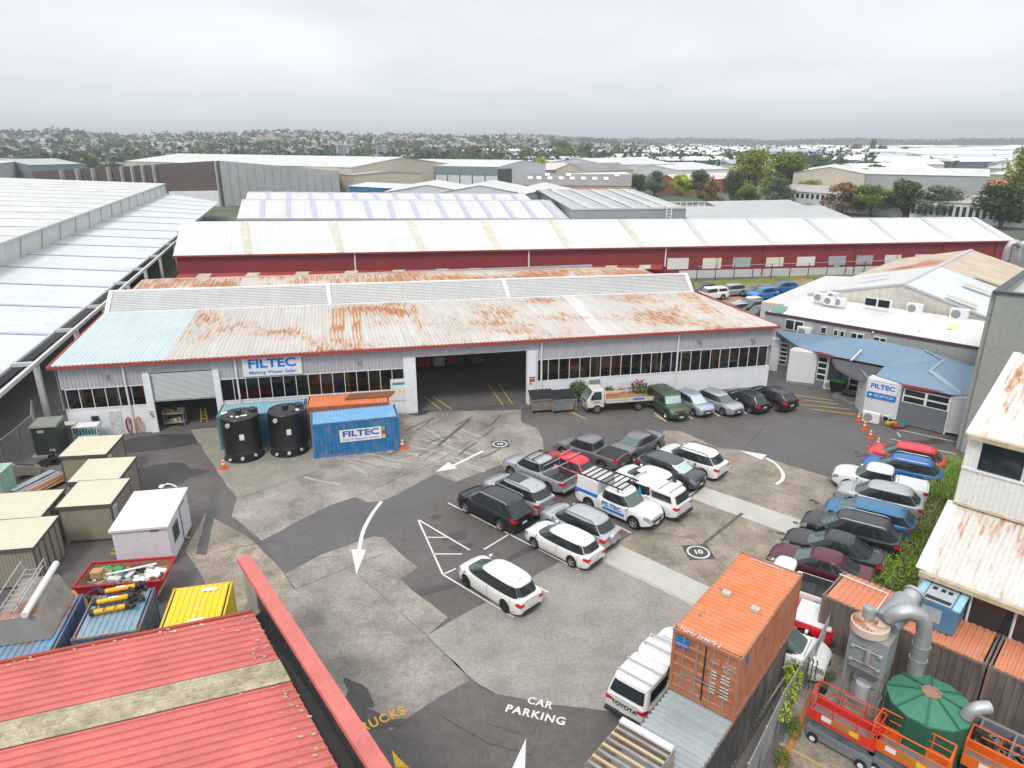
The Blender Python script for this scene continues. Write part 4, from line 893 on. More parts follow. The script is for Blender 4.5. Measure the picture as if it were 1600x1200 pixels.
Pm('side_wall', rw, [WWC], lambda m: (m.face([drop(A1), drop(D1), D1, A1]), m.face([drop(D1), drop(D1)+vv*14, drop(D1, 6)+vv*14, D1]), m.face([F1, F1+vv*14, U1])))
Pm('lower_window', rw, [GLASS], lambda m: m.face([drop(A1+uu*.4, 2.2), drop(B1, 2.2), drop(B1, 4.0), drop(A1+uu*.4, 4.0)]))
Pm('lower_wall', rw, [WWC], lambda m: (m.corr(drop(A1), drop(B1), drop(B1, 2.2), drop(A1, 2.2), .2, .03, 0), m.face([drop(A1), drop(A1+uu*.4), drop(A1+uu*.4, 4.1), drop(A1, 4.1)])))
def f(m):
    for i in range(12): p = drop(A1+uu*(.4+1.5*i), 2.2)-vv*.03; m.bar(p, drop(p, 4.05), .07)
Pm('window_frame', rw, [PALE], f)
# ---- red roof and block parapet wall at bottom left
rr_ = thing('red_shed', 'shed with faded red ribbed roof and one mossy translucent strip', 'shed', (-12, 18, 0), R(19.6))
RDR = M('faded_red_roof', (.54, .15, .13), .65, var=.14, sc=.5, fine=.08, streak=.14, dirt=.12)
MOSS = M('lichen', (.42, .38, .27), .9, var=.25, sc=3)
ra, rbb, rc_ = G(0, 1036, 4.2), G(395, 956, 4.2), G(530, 1203, 4.0); dd = (ra-rbb); ra2 = rbb+dd*1.7; rd = rc_+(rc_-rbb)*.35; re_ = rd+dd*1.9-Vector((0, 0, 0))
q3 = lambda s, t: rbb.lerp(ra2, s).lerp(rd.lerp(re_, s), t)
Pm('roof', rr_, [RDR], lambda m: m.corr(rbb, rd, re_, ra2, .34, .07, 0, 'rib'))
# translucent strip between two ribs rows
sa = G(446, 1047, 4.15); tt = (sa-rbb).length/(rd-rbb).length; 
Pm('translucent_strip', rr_, [M('mossy_fibreglass', (.36, .33, .22), .85, var=.3, sc=1.6, fine=.25, dirt=.6)], lambda m: m.corr(q3(0, tt-.052), q3(0, tt+.052), q3(1, tt+.052), q3(1, tt-.052), .17, .05, 0, 'sine', off=.06))
mm = MB(); rg = random.Random(9)
def lich(p, s):
    n = 7; ph = rg.uniform(0, 6); mm.face([(p.x+s*math.cos(2*math.pi*k/n)*rg.uniform(.5, 1.2), p.y+s*.5*math.sin(2*math.pi*k/n)*rg.uniform(.5, 1.2), p.z+.078) for k in range(n)])
for k in range(90):
    s_ = abs(rg.gauss(0, .04)) if k % 3 else rg.uniform(0, .9); lich(q3(s_, rg.uniform(.02, .98)), rg.uniform(.03, .11))
for k in range(30): lich(q3(rg.uniform(0, .8), .01+rg.uniform(0, .02)), rg.uniform(.04, .12))
tag(mm.build('lichen_patches', MOSS, rr_, world=True), kind='stuff')
Pm('walls', rr_, [REDW], lambda m: (m.face([drop(rbb), drop(ra2), ra2, rbb]), m.face([drop(rbb), rbb, rd, drop(rd)])))
Pm('inner_gutter', rr_, [M('wet_dark_gutter', (.035, .035, .033), .5, var=.3, sc=1)], lambda m: m.face([rbb-Vector((0, 0, .25)), rd-Vector((0, 0, .25)), G(600, 1235, 3.75), G(415, 950, 3.75)]))
Pm('front_fascia', rr_, [REDT], lambda m: m.bar(rbb+Vector((0, 0, .02)), ra2+Vector((0, 0, .02)), .14, .1))
pw = thing('parapet_wall', 'concrete block parapet wall capped in faded red beside the red ribbed roof', 'wall', tuple(drop(G(375, 870, 5.0))), 0)
ca, cbx = G(380, 869, 5.0), G(598, 1206, 5.0); cu = (cbx-ca).normalized(); cn = Vector((-cu.y, cu.x, 0)); cbx = cbx+cu*4
BLK = M('grey_block_wall', (.30, .29, .27), .85, var=.12, sc=.8, fine=.1, dirt=.4, bump=.3)
def slab(m, a, b, w, z0, z1, mi=0):
    n = Vector((-(b-a).normalized().y, (b-a).normalized().x, 0))*w/2; m.hexa([drop(a-n, z0), drop(b-n, z0), drop(b+n, z0), drop(a+n, z0)], [drop(a-n, z1), drop(b-n, z1), drop(b+n, z1), drop(a+n, z1)], mi)
Pm('block_wall', pw, [BLK], lambda m: slab(m, ca+cu*.05, cbx, .22, 0, 4.8))
Pm('coping', pw, [RDR], lambda m: slab(m, ca, cbx, .52, 4.8, 5.02))
Pm('bitumen_flashing', pw, [M('bitumen_flashing', (.03, .032, .035), .6, var=.4, sc=2, dirt=.5)], lambda m: slab(m, ca+cu*1.9, cbx, .26, 3.7, 4.78))
BR = M('wall_bracket', (.35, .2, .06), .6); 
# chain mesh fence at the left by the shed row
# ================================================================ containers, cabins, tanks, skip
def loc2(px, py, z=0): p = G(px, py, z); return (p.x, p.y, 0)
FORK = M('fork_pocket_dark', (.02, .02, .02), .8)
def container(label, cat, centre, yaw, z=0., L=6.06, Wd=2.44, H=2.59, col='blue', top=None, doors=None, group=None, roofmat=None):
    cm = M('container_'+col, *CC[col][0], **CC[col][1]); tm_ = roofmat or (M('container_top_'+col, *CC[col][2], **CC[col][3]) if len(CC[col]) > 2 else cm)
    t = thing('shipping_container', label, cat, (centre[0], centre[1], z), yaw, group)
    a, b = L/2, Wd/2
    m = MB()
    for s in (-1, 1):
        m.box((0, s*(b-.04), .09), (L-.02, .08, .16)); m.box((0, s*(b-.04), H-.06), (L-.02, .08, .1))
        m.box((s*(a-.05), 0, .09), (.1, Wd-.18, .16)); m.box((s*(a-.04), 0, H-.07), (.08, Wd-.18, .12))
        for r_ in (-1, 1):
            m.box((s*(a-.06), r_*(b-.06), H/2), (.12, .12, H-.26))
    m.build('frame', cm, t)
    m = MB()
    for s in (-1, 1):
        for r_ in (-1, 1):
            for zc in (.065, H-.06): m.box((s*(a-.08), r_*(b-.075), zc), (.178, .162, .13)); m.box((s*(a-.08), r_*(b-.075), zc+.066), (.09, .06, .004), 1)
    m.build('corner_casting', [cm, FORK], t)
    m = MB()
    m.corr((-a+.1, -b+.01, .17), (a-.1, -b+.01, .17), (a-.1, -b+.01, H-.1), (-a+.1, -b+.01, H-.1), .27, -.036, 0, 'trap', off=.0)
    m.corr((a-.1, b-.01, .17), (-a+.1, b-.01, .17), (-a+.1, b-.01, H-.1), (a-.1, b-.01, H-.1), .27, -.036, 0, 'trap')
    ends = (-1, 1) if doors is None else (-doors,)
    for s in ends: m.corr((s*(a-.02), s*(-b+.1), .17), (s*(a-.02), s*(b-.1), .17), (s*(a-.02), s*(b-.1), H-.1), (s*(a-.02), s*(-b+.1), H-.1), .27, -.036, 0, 'trap')
    m.box((0, 0, .14), (L-.1, Wd-.1, .04))
    m.build('wall_panels', cm, t)
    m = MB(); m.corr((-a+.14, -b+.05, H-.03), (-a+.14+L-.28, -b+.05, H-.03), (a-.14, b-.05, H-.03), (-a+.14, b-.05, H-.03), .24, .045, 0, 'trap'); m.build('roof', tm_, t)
    if doors is not None:
        s = doors; DH = H-.32
        for d in (-1, 1):
            m = MB(); y0, y1 = (0.01, b-.12) if d > 0 else (-b+.12, -.01)
            for k in range(5):
                z0 = .2+DH*k/5; z1 = .2+DH*(k+1)/5; q = s*(a-.03)
                for (u0, o0), (u1, o1) in zip([(0, 0), (.12, 0), (.2, -.04), (.8, -.04), (.88, 0)], [(.12, 0), (.2, -.04), (.8, -.04), (.88, 0), (1, 0)]):
                    zz0, zz1 = z0+(z1-z0)*u0, z0+(z1-z0)*u1; f_ = [(q+s*o0, y0, zz0), (q+s*o0, y1, zz0), (q+s*o1, y1, zz1), (q+s*o1, y0, zz1)]
                    m.face(f_ if s > 0 else f_[::-1])
            dr = m.build('door', M('container_door_'+col, *CC[col][0], **CC[col][1]), t)
            for yy in (.28, .78):
                m = MB(); m.tube([(s*(a+.015), d*yy, .2), (s*(a+.015), d*yy, H-.14)], .022, 6); m.box((s*(a+.02), d*(yy-.12), 1.0-.1*(yy > .5)), (.03, .34, .04)); m.build('locking_bar', STEEL, dr)
            m = MB(); m.box((s*(a-.02), d*.012, H/2), (.03, .02, DH)); m.build('door_gasket', RUBBER, dr)
    return t
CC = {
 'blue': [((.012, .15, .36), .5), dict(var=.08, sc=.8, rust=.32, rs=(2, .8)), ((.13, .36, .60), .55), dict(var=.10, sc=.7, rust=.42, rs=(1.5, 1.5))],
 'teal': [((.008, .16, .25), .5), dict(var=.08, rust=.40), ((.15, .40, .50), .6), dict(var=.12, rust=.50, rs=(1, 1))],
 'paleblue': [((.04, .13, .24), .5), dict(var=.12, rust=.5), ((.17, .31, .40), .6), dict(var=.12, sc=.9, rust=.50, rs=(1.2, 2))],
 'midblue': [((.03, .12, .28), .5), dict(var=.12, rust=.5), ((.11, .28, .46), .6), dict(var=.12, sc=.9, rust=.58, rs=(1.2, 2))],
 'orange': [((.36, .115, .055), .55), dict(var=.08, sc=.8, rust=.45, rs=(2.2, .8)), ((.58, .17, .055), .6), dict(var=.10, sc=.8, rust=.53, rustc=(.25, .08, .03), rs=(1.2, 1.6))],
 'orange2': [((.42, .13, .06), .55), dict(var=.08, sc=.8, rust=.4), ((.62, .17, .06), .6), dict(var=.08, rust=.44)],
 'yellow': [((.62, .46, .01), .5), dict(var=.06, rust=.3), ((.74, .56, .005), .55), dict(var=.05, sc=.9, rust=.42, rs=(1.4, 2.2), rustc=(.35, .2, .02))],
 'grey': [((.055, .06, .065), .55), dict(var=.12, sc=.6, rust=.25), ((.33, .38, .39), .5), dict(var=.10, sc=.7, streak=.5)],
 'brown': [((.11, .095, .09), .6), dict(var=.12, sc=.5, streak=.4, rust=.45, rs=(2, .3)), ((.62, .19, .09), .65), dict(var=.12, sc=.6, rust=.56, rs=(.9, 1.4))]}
Y1 = R(15.2)
fc = container('bright blue shipping container with white FILTEC panel on its long side', 'shipping container', (-11.3, 46.0), .272, col='blue')
m = MB(); m.box((.3, -1.235, 1.5), (2.9, .02, .92)); bd = m.build('sign_panel', PALE, fc)
text_part('lettering', 'FILTEC', M('sign_navy', (.01, .10, .33), .5), bd, (.3, -1.25, 1.62), (1, 0, 0), (0, 0, 1), .6, .004, .02, width=2.5)
text_part('small_lettering', 'Water & Wastewater Solutions', M('sign_navy', (.01, .10, .33), .5), bd, (.3, -1.25, 1.2), (1, 0, 0), (0, 0, 1), .2, .003, .0, width=2.5)
for k, c in enumerate([('logo_yellow', (.7, .6, .05)), ('logo_magenta', (.6, .02, .12)), ('logo_green', (.15, .5, .1))]):
    m = MB(); m.box((1.9, -1.235, 1.2+.3*k), (.2, .02, .27)); m.build('logo_square', M(c[0], c[1], .5), fc)
container('teal blue shipping container behind the two black tanks', 'shipping container', (-18.3, 47.35), .215, col='teal')
bo = container('bright orange shipping container behind the blue lettered one', 'shipping container', (-12.4, 49.1), .20, col='orange2')
t = thing('timber_stack', 'low stack of brown planks on top of the bright orange container', 'planks', (-11.0, 49.6, 2.6), .2)
for k in range(4): m = MB(); m.box((.1*k, -.35+.2*k, .08+.02*k), (3.4, .18, .14)); m.build('plank', M('brown_plank', (.22, .09, .03), .8), t)
yc = G(302, 939, 2.6); container('bright yellow shipping container beside the parapet wall', 'shipping container', (-13.25, 24.35), R(13.3), col='yellow', L=2.44, Wd=3.0)
for dy, dx in ((1.1, .1), (-.95, .35)):
    m = MB(); m.box((-13.25+dx, 24.35+dy, 2.615), (.62, .2, .012), 0, R(13.3)); tag(m.build('paper_label', PALE, None), 'small white sheet lying on the yellow container roof, %s one' % ('far' if dy > 0 else 'near'), 'sheet')
pb = container('pale blue shipping container carrying the yellow hose bundle', 'shipping container', (-16.45, 23.9), R(14.7), col='paleblue', L=2.44, Wd=2.9)
mbx = container('blue rust stained shipping container under the tilted grey hopper', 'shipping container', (-19.1, 22.6), R(14.7), col='midblue', L=2.44, Wd=4.6)
container('pale flat topped container cut off by the left edge of the photo', 'shipping container', (-21.9, 22.0), R(14.7), col='paleblue', L=2.44, Wd=4.0, roofmat=M('pale_grey_top', (.55, .58, .55), .6, var=.1, dirt=.2))
# hoses on the pale blue container
hb = thing('hose_bundle', 'bundle of yellow pipe pieces and black hoses strapped on a pale blue container', 'hoses', (-16.75, 24.55, 2.62), R(14.7))
HY = M('yellow_pipe', (.72, .40, .01), .45); HB = M('black_hose', (.025, .025, .027), .6)
for k in range(5):
    y = -.75+.36*k; x0 = -.62+.06*k; zq = .16+(.22 if k in (1, 3) else 0)
    m = MB(); m.tube([(x0, y, zq), (x0+1.15, y+.12, zq)], .105, 12); m.build('yellow_pipe', HY, hb, smooth=True)
    m = MB(); m.tube([(x0-.16, y-.02, zq), (x0, y, zq)], .14, 10); m.tube([(x0+1.15, y+.12, zq), (x0+1.35, y+.14, zq)], .13, 10); m.build('coupling', HB, hb, smooth=True)
    if k in (1, 3): m = MB(); m.box((x0+.6, y+.06, zq+.1), (.36, .1, .02)); m.build('label_patch', PALE, hb)
rg = random.Random(5)
for k in range(6):
    m = MB(); cx_, cy_ = rg.choice([-.85, .75, .9]), rg.uniform(-.7, .7); pth = [(cx_+.25*math.cos(a), cy_+.3*math.sin(a), .12+.1*k*.6+.05*math.sin(2*a)) for a in [i*math.pi/6 for i in range(10)]]
    m.tube(pth, .075, 8); m.build('hose', HB, hb, smooth=True)
m = MB()
for x in (-.2, .2): m.bar((x, -.95, .3), (x, .9, .42), .03, .02)
m.build('strap', RUBBER, hb)
# hopper with ladder on the blue container
hp_ = thing('hopper', 'tilted grey steel hopper with ladder frame and white pipe on a blue container', 'hopper', (-19.3, 23.3, 2.62), R(14.7))
HG = M('hopper_grey', (.34, .34, .33), .55, .2, var=.12, sc=1, rust=.3, rs=(1, 1)); HR = M('hopper_stained', (.33, .30, .27), .7, .1, var=.25, sc=2, rust=.42, rs=(1, .6))
m = MB(); pr = [(-1.25, 0), (.95, 0), (.55, 1.15), (-.75, 1.15)]
for y in (-1.3,): m.face([(x, y, z) for x, z in pr], 0)
m.face([(x, 1.5, z) for x, z in pr][::-1], 0); m.face([(-.75, -1.3, 1.15), (.55, -1.3, 1.15), (.55, 1.5, 1.15), (-.75, 1.5, 1.15)], 1); m.face([(.95, -1.3, 0), (.95, 1.5, 0), (.55, 1.5, 1.15), (.55, -1.3, 1.15)], 1); m.face([(-1.25, -1.3, 0), (-.75, -1.3, 1.15), (-.75, 1.5, 1.15), (-1.25, 1.5, 0)], 0)
m.build('hopper_body', [HG, HR], hp_)
m = MB(); m.tube([(.35, -1.5, 1.35), (.4, 1.9, 1.45)], .13, 12); m.build('white_pipe', PALE, hp_, smooth=True)
m = MB()
for x in (-.75, -.15): m.bar((x, -1.1, 1.28), (x, 2.0, 1.35), .05)
for k in range(9): m.bar((-.75, -1.0+.36*k, 1.31), (-.15, -1.0+.36*k, 1.31), .035)
for x in (-.9, -.05): m.bar((x, -.9, 1.6), (x, 2.0, 1.7), .04); m.bar((x, 2.0, 1.2), (x, 2.0, 1.7), .04); m.bar((x, -.9, 1.2), (x, -.9, 1.6), .04)
m.build('ladder_frame', STEEL, hp_)
for px, py, s in ((58, 925, 1.), (120, 928, .8), (20, 985, .8)):
    p = G(px, py, 1.0); m = MB(); m.box((p.x, p.y, .5), (1.2*s, .9*s, 1.0), 0, .3); tag(m.build('crate', M('ply_crate', (.40, .24, .08), .8, var=.15), None), {58: 'plywood crate behind the grey hopper', 120: 'plywood crate between hopper and red skip', 20: 'plywood crate at left below the grey hopper'}[px], 'crate')
# skip bin with rubbish
sk = thing('skip_bin', 'red open skip bin full of rubbish between cabin and containers', 'skip', (-18.55, 28.35, 0), R(8))
SKR = M('skip_red', (.38, .01, .02), .45, var=.08, dirt=.2); SKI = M('skip_inside', (.24, .09, .05), .8, var=.2, dirt=.6, rust=.5)
bt = [(-1.45, -.85), (1.3, -.85), (1.3, .85), (-1.45, .85)]; tp = [(-1.95, -1.0), (1.95, -1.0), (1.95, 1.0), (-1.95, 1.0)]
m = MB(); z1 = 1.5
for i in range(4):
    j = (i+1) % 4
    m.face([(*bt[i], .12), (*bt[j], .12), (*tp[j], z1), (*tp[i], z1)], 0)
    sc2 = .96; m.face([(bt[j][0]*sc2, bt[j][1]*sc2, .2), (bt[i][0]*sc2, bt[i][1]*sc2, .2), (tp[i][0]*sc2, tp[i][1]*sc2, z1), (tp[j][0]*sc2, tp[j][1]*sc2, z1)], 1)
m.face([(*p, .2) for p in bt], 1); m.build('skip_body', [SKR, SKI], sk)
m = MB()
for i in range(4): j = (i+1) % 4; m.bar((*tp[i], z1), (*tp[j], z1), .1, .1)
for x in (-.9, 0, .9): m.bar((x, -.86, .15), (x*1.2, -1.02, 1.45), .1, .06, up=(0, 1, 0))
m.build('rim', SKR, sk)
m = MB(); m.box((1.1, -1.0, 1.1), (.35, .02, .2)); m.build('sticker', M('sticker_yellow', (.7, .6, .02), .5), sk)
RUBM = [M('rubbish_%d' % i, c, .7) for i, c in enumerate([(.62, .63, .63), (.38, .24, .12), (.03, .03, .03), (.05, .28, .10), (.5, .5, .48), (.35, .28, .2), (.08, .12, .25)])]
rg = random.Random(3); basis_sk = basis(sk)
m = MB()
m.box((0, 0, .85), (3.2, 1.7, .6), 5)
for k in range(70):
    x, y = rg.uniform(-1.55, 1.5), rg.uniform(-.7, .7); z = 1.15+rg.uniform(0, .25); s = rg.uniform(.12, .38)
    T = Matrix.Translation((x, y, z)) @ Matrix.Rotation(rg.uniform(0, 3), 4, 'Z') @ Matrix.Rotation(rg.uniform(-.6, .6), 4, 'X')
    c_ = 0 if x > .8 and rg.random() < .7 else rg.randrange(7); m.box((0, 0, 0), (s*rg.uniform(.5, 2.2), s*rg.uniform(.4, 1), s*rg.uniform(.2, .8)), c_, 0, T)
o = m.build('rubbish', RUBM, None); o.matrix_basis = basis_sk; tag(o, 'mixed rubbish heaped in the red skip bin', 'rubbish', kind='stuff')
m = MB(); m.box((-1.35, .15, 1.45), (.5, .45, .35)); o = m.build('cardboard_box', M('cardboard', (.42, .27, .13), .8), None, bevel=.01); o.matrix_basis = basis_sk; tag(o, 'brown cardboard box on the left end of the rubbish in the skip', 'box')
m = MB(); m.tube([(-.8, -.1, 1.5), (1.3, .35, 1.62)], .05, 8); o = m.build('plastic_tube', PALE, None); o.matrix_basis = basis_sk; tag(o, 'long white plastic tube lying across the rubbish in the skip', 'tube')
# beige cabins
CBW = M('beige_cabin_wall', (.30, .265, .20), .6, var=.05, sc=1, streak=.12); CBR = M('beige_cabin_roof', (.58, .55, .43), .5, var=.04, sc=1); CBT = M('cabin_trim', (.09, .085, .085), .5)
def cabin(lab, x, y, yaw, L=2.65, Wd=2.75, H=2.35, door=True, group='beige portable cabins'):
    t = thing('portable_cabin', lab, 'cabin', (x, y, 0), yaw, group); a, b = L/2, Wd/2; z0 = .14; lo = H-.1
    m = MB()
    c4 = [(-a, -b), (a, -b), (a, b), (-a, b)]
    for i in range(4):
        p, q = c4[i], c4[(i+1) % 4]; m.corr((*p, z0), (*q, z0), (*q, lo), (*p, lo), .16, .02, 0, 'rib')
    m.build('walls', CBW, t)
    e_ = .1; m = MB(); m.corr((-a-e_, b+e_, H+.06), (-a-e_, -b-e_, H-.06), (a+e_, -b-e_, H-.06), (a+e_, b+e_, H+.06), .19, .025, 0, 'rib'); m.face([(-a-e_, -b-e_, H-.09), (-a-e_, b+e_, H+.03), (a+e_, b+e_, H+.03), (a+e_, -b-e_, H-.09)]); m.build('roof', CBR, t)
    m = MB(); m.bar((-a-e_, -b-e_, H-.12), (a+e_, -b-e_, H-.12), .03, .18); m.bar((a+e_, -b-e_, H-.1), (a+e_, b+e_, H+.02), .03, .14); m.bar((-a-e_, -b-e_, H-.1), (-a-e_, b+e_, H+.02), .03, .14); m.bar((-a-e_, b+e_, H), (a+e_, b+e_, H), .03, .14)
    for p in c4: m.box((p[0]*1.005, p[1]*1.005, (z0+lo)/2), (.07, .07, lo-z0))
    m.build('trim', CBT, t)
    m = MB()
    for s in (-1, 1): m.box((0, s*(b-.2), .07), (L-.05, .12, .14)); m.box((s*(a-.1), 0, .1), (.1, Wd, .1))
    m.build('base_frame', M('base_yellow', (.45, .34, .05), .7), t)
    if door:
        m = MB(); m.box((a+.03, -.15, 1.15), (.05, .85, 1.95)); d_ = m.build('door', M('cabin_door', (.25, .23, .18), .6), t); m = MB(); m.box((a+.07, .18, 1.1), (.04, .06, .12)); m.build('handle', STEEL, d_)
        m = MB(); m.box((a+.04, -.95, 1.5), (.05, .5, .95)); w_ = m.build('window', PALE, t); m = MB(); m.box((a+.07, -.95, 1.5), (.01, .4, .8)); m.build('pane', glassmat('cabin_glass', (.30, .36, .42), .1), w_)
    else:
        m = MB()
        for y in (-.9, -.3, .3, .9): m.box((a+.03, y, 1.2), (.03, .05, 2.1))
        m.build('door_frames', CBT, t)
    return t
cabin('beige portable cabin nearest the white warehouse wall', -27.35, 41.15, R(7.5)); cabin('beige portable cabin, middle one of the three in line', -24.7, 37.7, R(8)); cabin('beige portable cabin directly behind the white portable office', -23.55, 34.75, R(8))
cabin('beige portable cabin at left edge, the farther one', -27.0, 33.3, R(9), L=3.6, door=False); cabin('beige portable cabin at left edge, the nearer one', -25.4, 30.35, R(10), L=3.4, door=False)
# white portable office
wo = thing('portable_office', 'clean white portable office with green framed window', 'portable office', (-19.45, 32.85, 0), R(10.5))
WPN = M('white_panel', (.64, .62, .65), .4, var=.02); GRF = M('green_frame', (.02, .16, .10), .4)
a, b, H_ = 1.32, 1.95, 2.5
m = MB(); m.hexa([Vector(p) for p in ((-a, -b, .12), (a, -b, .12), (a, b, .12), (-a, b, .12))], [Vector(p) for p in ((-a, -b, 2.3), (a, -b, 2.3), (a, b, 2.38), (-a, b, 2.38))]); m.build('walls', WPN, wo)
m = MB(); m.hexa([Vector(p) for p in ((-a-.1, -b-.12, 2.26), (a+.1, -b-.12, 2.26), (a+.1, b+.12, 2.36), (-a-.1, b+.12, 2.36))], [Vector(p) for p in ((-a-.1, -b-.12, 2.38), (a+.1, -b-.12, 2.38), (a+.1, b+.12, 2.48), (-a-.1, b+.12, 2.48))])
for k in range(1, 4): m.bar((-a-.08, -b+1.0*k, 2.40+.02*k), (a+.08, -b+1.0*k, 2.40+.02*k), .05, .03)
m.build('roof', M('white_roof_panel', (.66, .67, .66), .4, var=.03), wo)
m = MB(); m.box((a+.01, -.75, 1.35), (.05, .95, .95)); w_ = m.build('window', GRF, wo); m = MB(); m.box((a+.03, -.75, 1.35), (.03, .78, .78)); m.build('pane', GLASS, w_)
m = MB(); m.box((a+.01, .75, 1.15), (.05, .95, 1.95)); d_ = m.build('door', GRF, wo); m = MB(); m.box((a+.03, .75, 1.15), (.03, .85, 1.85)); m.build('door_panel', WPN, d_); m = MB(); m.box((a+.06, .45, 1.1), (.04, .12, .05)); m.build('handle', STEEL, d_)
m = MB()
for s in (-1, 1): m.box((s*.9, 0, .06), (.12, 3.8, .12))
m.build('skid', M('base_yellow', (.45, .34, .05), .7), wo)
m = MB(); m.box((.7, -b-.02, 2.12), (.4, .02, .1)); m.build('maker_plate', M('plate_red', (.35, .12, .1), .6), wo)
vp = thing('conduit', 'white coiled conduit at the back edge of the white portable office roof', 'pipe', tuple(G(262, 762, 2.5)), 0)
m = MB(); m.tube([(-.35, .1, 0), (-.3, .1, .1), (0, .1, .2), (.3, .1, .12), (.5, .05, 0)], .035, 8); m.build('loop', PALE, vp); m = MB(); m.lathe((-.4, .1, 0), [(0, .12), (.1, .1), (.15, 0)], 12); m.build('cap', PALE, vp)
# black tanks
def tank(lab, x, y, seed, patches):
    t = thing('water_tank', lab, 'tank', (x, y, 0), 0, 'black plastic tanks'); BT = M('black_tank', (.014, .014, .016), .34, var=.2, sc=.6, spec=.5)
    m = MB(); m.lathe((0, 0, 0), [(1.36, 0), (1.36, .05), (1.27, .08), (1.25, .55), (1.27, .58), (1.25, .61), (1.24, 3.05), (1.26, 3.12), (1.2, 3.2), (.5, 3.42), (0, 3.46)], 48); m.build('tank_body', BT, t, smooth=True)
    m = MB(); m.lathe((.78, .45, 3.12), [(.34, 0), (.34, .3), (.3, .34), (0, .36)], 20); m.build('side_hatch', BT, t, smooth=True)
    m = MB(); m.lathe((.1, -.35, 3.3), [(.22, 0), (.22, .28), (.26, .28), (.26, .34), (0, .36)], 20); m.build('lid', BT, t, smooth=True)
    r_ = random.Random(seed)
    for k in range(patches):
        a = r_.uniform(2.6, 5.2); rr = r_.uniform(.9, 1.15); m = MB(); m.lathe((rr*math.cos(a+math.pi*.2), rr*math.sin(a+math.pi*.2)+.2, 3.15), [(.10, 0), (.10, .14), (.13, .14), (.13, .18), (0, .19)], 12); m.build('nozzle', PALE if k < patches-2 else BT, t, smooth=True)
    for a, z, s in [(-1.85, 2.8, .16), (-1.3, .35, .12), (-2.0, .22, .1), (-.6, .4, .1)]:
        m = MB(); m.lathe((0, 0, 0), [(0, 0), (s, 0), (s, -.12), (0, -.12)], 14, axis='y'); q = Matrix.Translation((1.26*math.cos(a), 1.26*math.sin(a), z)) @ Matrix.Rotation(a+math.pi/2, 4, 'Z')
        for i, p in enumerate(m.v): m.v[i] = q @ p
        m.build('flange', M('flange_pink', (.55, .50, .52), .5), t)
    m = MB(); m.box((1.24*math.cos(-1.2), 1.24*math.sin(-1.2), 1.9), (.3, .03, .42), 0, -1.2+math.pi/2); m.build('label_panel', PALE, t)
    return t
tank('black plastic tank with white nozzles on its lid, left one of two', -18.95, 44.6, 1, 8); tank('black plastic tank, right one of two beside the blue lettered container', -16.0, 45.5, 2, 3)
# traffic cones
def cone(lab, px, py, s=1., tape=None, group='orange traffic cones'):
    p = G(px, py); t = thing('traffic_cone', lab, 'traffic cone', tuple(p), .3, group); OR = M('cone_orange', (.75, .10, .01), .5, var=.03)
    m = MB(); m.box((0, 0, .03), (.42*s, .42*s, .06)); m.build('base', OR, t, bevel=.01)
    m = MB(); m.lathe((0, 0, .05), [(.16*s, 0), (.035*s, .75*s), (0, .76*s)], 16); m.build('cone_body', OR, t, smooth=True)
    for z in (.3, .52):
        r0 = .16-.125*z/.75; m = MB(); m.lathe((0, 0, .05), [((r0+.005)*s, z*s), ((r0-.012)*s, (z+.11)*s)], 16); m.build('white_band', PALE, t, smooth=True)
    return t
cone('red orange cone with white bands at the foot of the left black tank', 350, 733, 1.1); cone('red orange cone with white bands beside the right end of the blue container', 629, 701, 1.1)
cps = [(1341, 657), (1350, 671), (1359, 685), (1371, 697)]
for k, (x, y) in enumerate(cps): cone(['orange cone nearest the office air conditioner, first of the taped row', 'orange cone, second of the taped row from the office', 'orange cone, third of the taped row from the office', 'orange cone at the red car end of the taped row'][k], x, y, 1.0)
m = MB(); TP = [M('tape_yellow', (.7, .55, .02), .5), M('tape_black', (.03, .03, .03), .5)]
for k in range(3):
    a, b = G(*cps[k])+Vector((0, 0, .78)), G(*cps[k+1])+Vector((0, 0, .78)); n = 10
    for i in range(n):
        f_ = lambda t: a.lerp(b, t)-Vector((0, 0, .5*t*(1-t))); m.bar(f_(i/n), f_((i+1)/n), .012, .07, i % 2)
tag(m.build('barrier_tape', TP, None), 'yellow and black striped tape strung between the orange cones', 'tape')
# left yard clutter
dk = thing('equipment_cabinet', 'dark green black equipment cabinet with lid near the warehouse corner', 'cabinet', tuple(gp(84, 706)), R(12))
m = MB(); m.box((0, 0, 1.15), (1.6, 1.5, 2.1)); m.build('cabinet_body', M('dark_cabinet', (.035, .045, .042), .5, var=.15), dk)
m = MB(); m.hexa([Vector(p) for p in ((-.9, -.85, 2.2), (.9, -.85, 2.2), (.9, .85, 2.2), (-.9, .85, 2.2))], [Vector(p) for p in ((-.85, -.8, 2.32), (.85, -.8, 2.32), (.85, .8, 2.42), (-.85, .8, 2.42))]); m.build('lid', M('cabinet_lid', (.20, .22, .19), .6, var=.1), dk)
m = MB(); m.box((0, 0, .06), (2.1, 1.9, .12)); m.build('plinth', CONC_B, dk); m = MB(); m.box((-.2, -.76, 1.9), (.4, .02, .2)); m.box((.3, -.76, .45), (.35, .02, .2)); m.build('notice', M('notice_pink', (.5, .35, .3), .6), dk)
t = thing('small_cabinet', 'small brown metal cabinet between the dark cabinet and the wire cage', 'cabinet', tuple(gp(113, 690)), R(12)); m = MB(); m.box((0, 0, .7), (.9, .7, 1.4)); m.build('cabinet_body', M('brown_grey', (.22, .19, .17), .6), t); m = MB(); m.box((0, 0, 1.43), (1.0, .8, .06)); m.build('lid', M('pale_lid', (.55, .50, .42), .6), t)
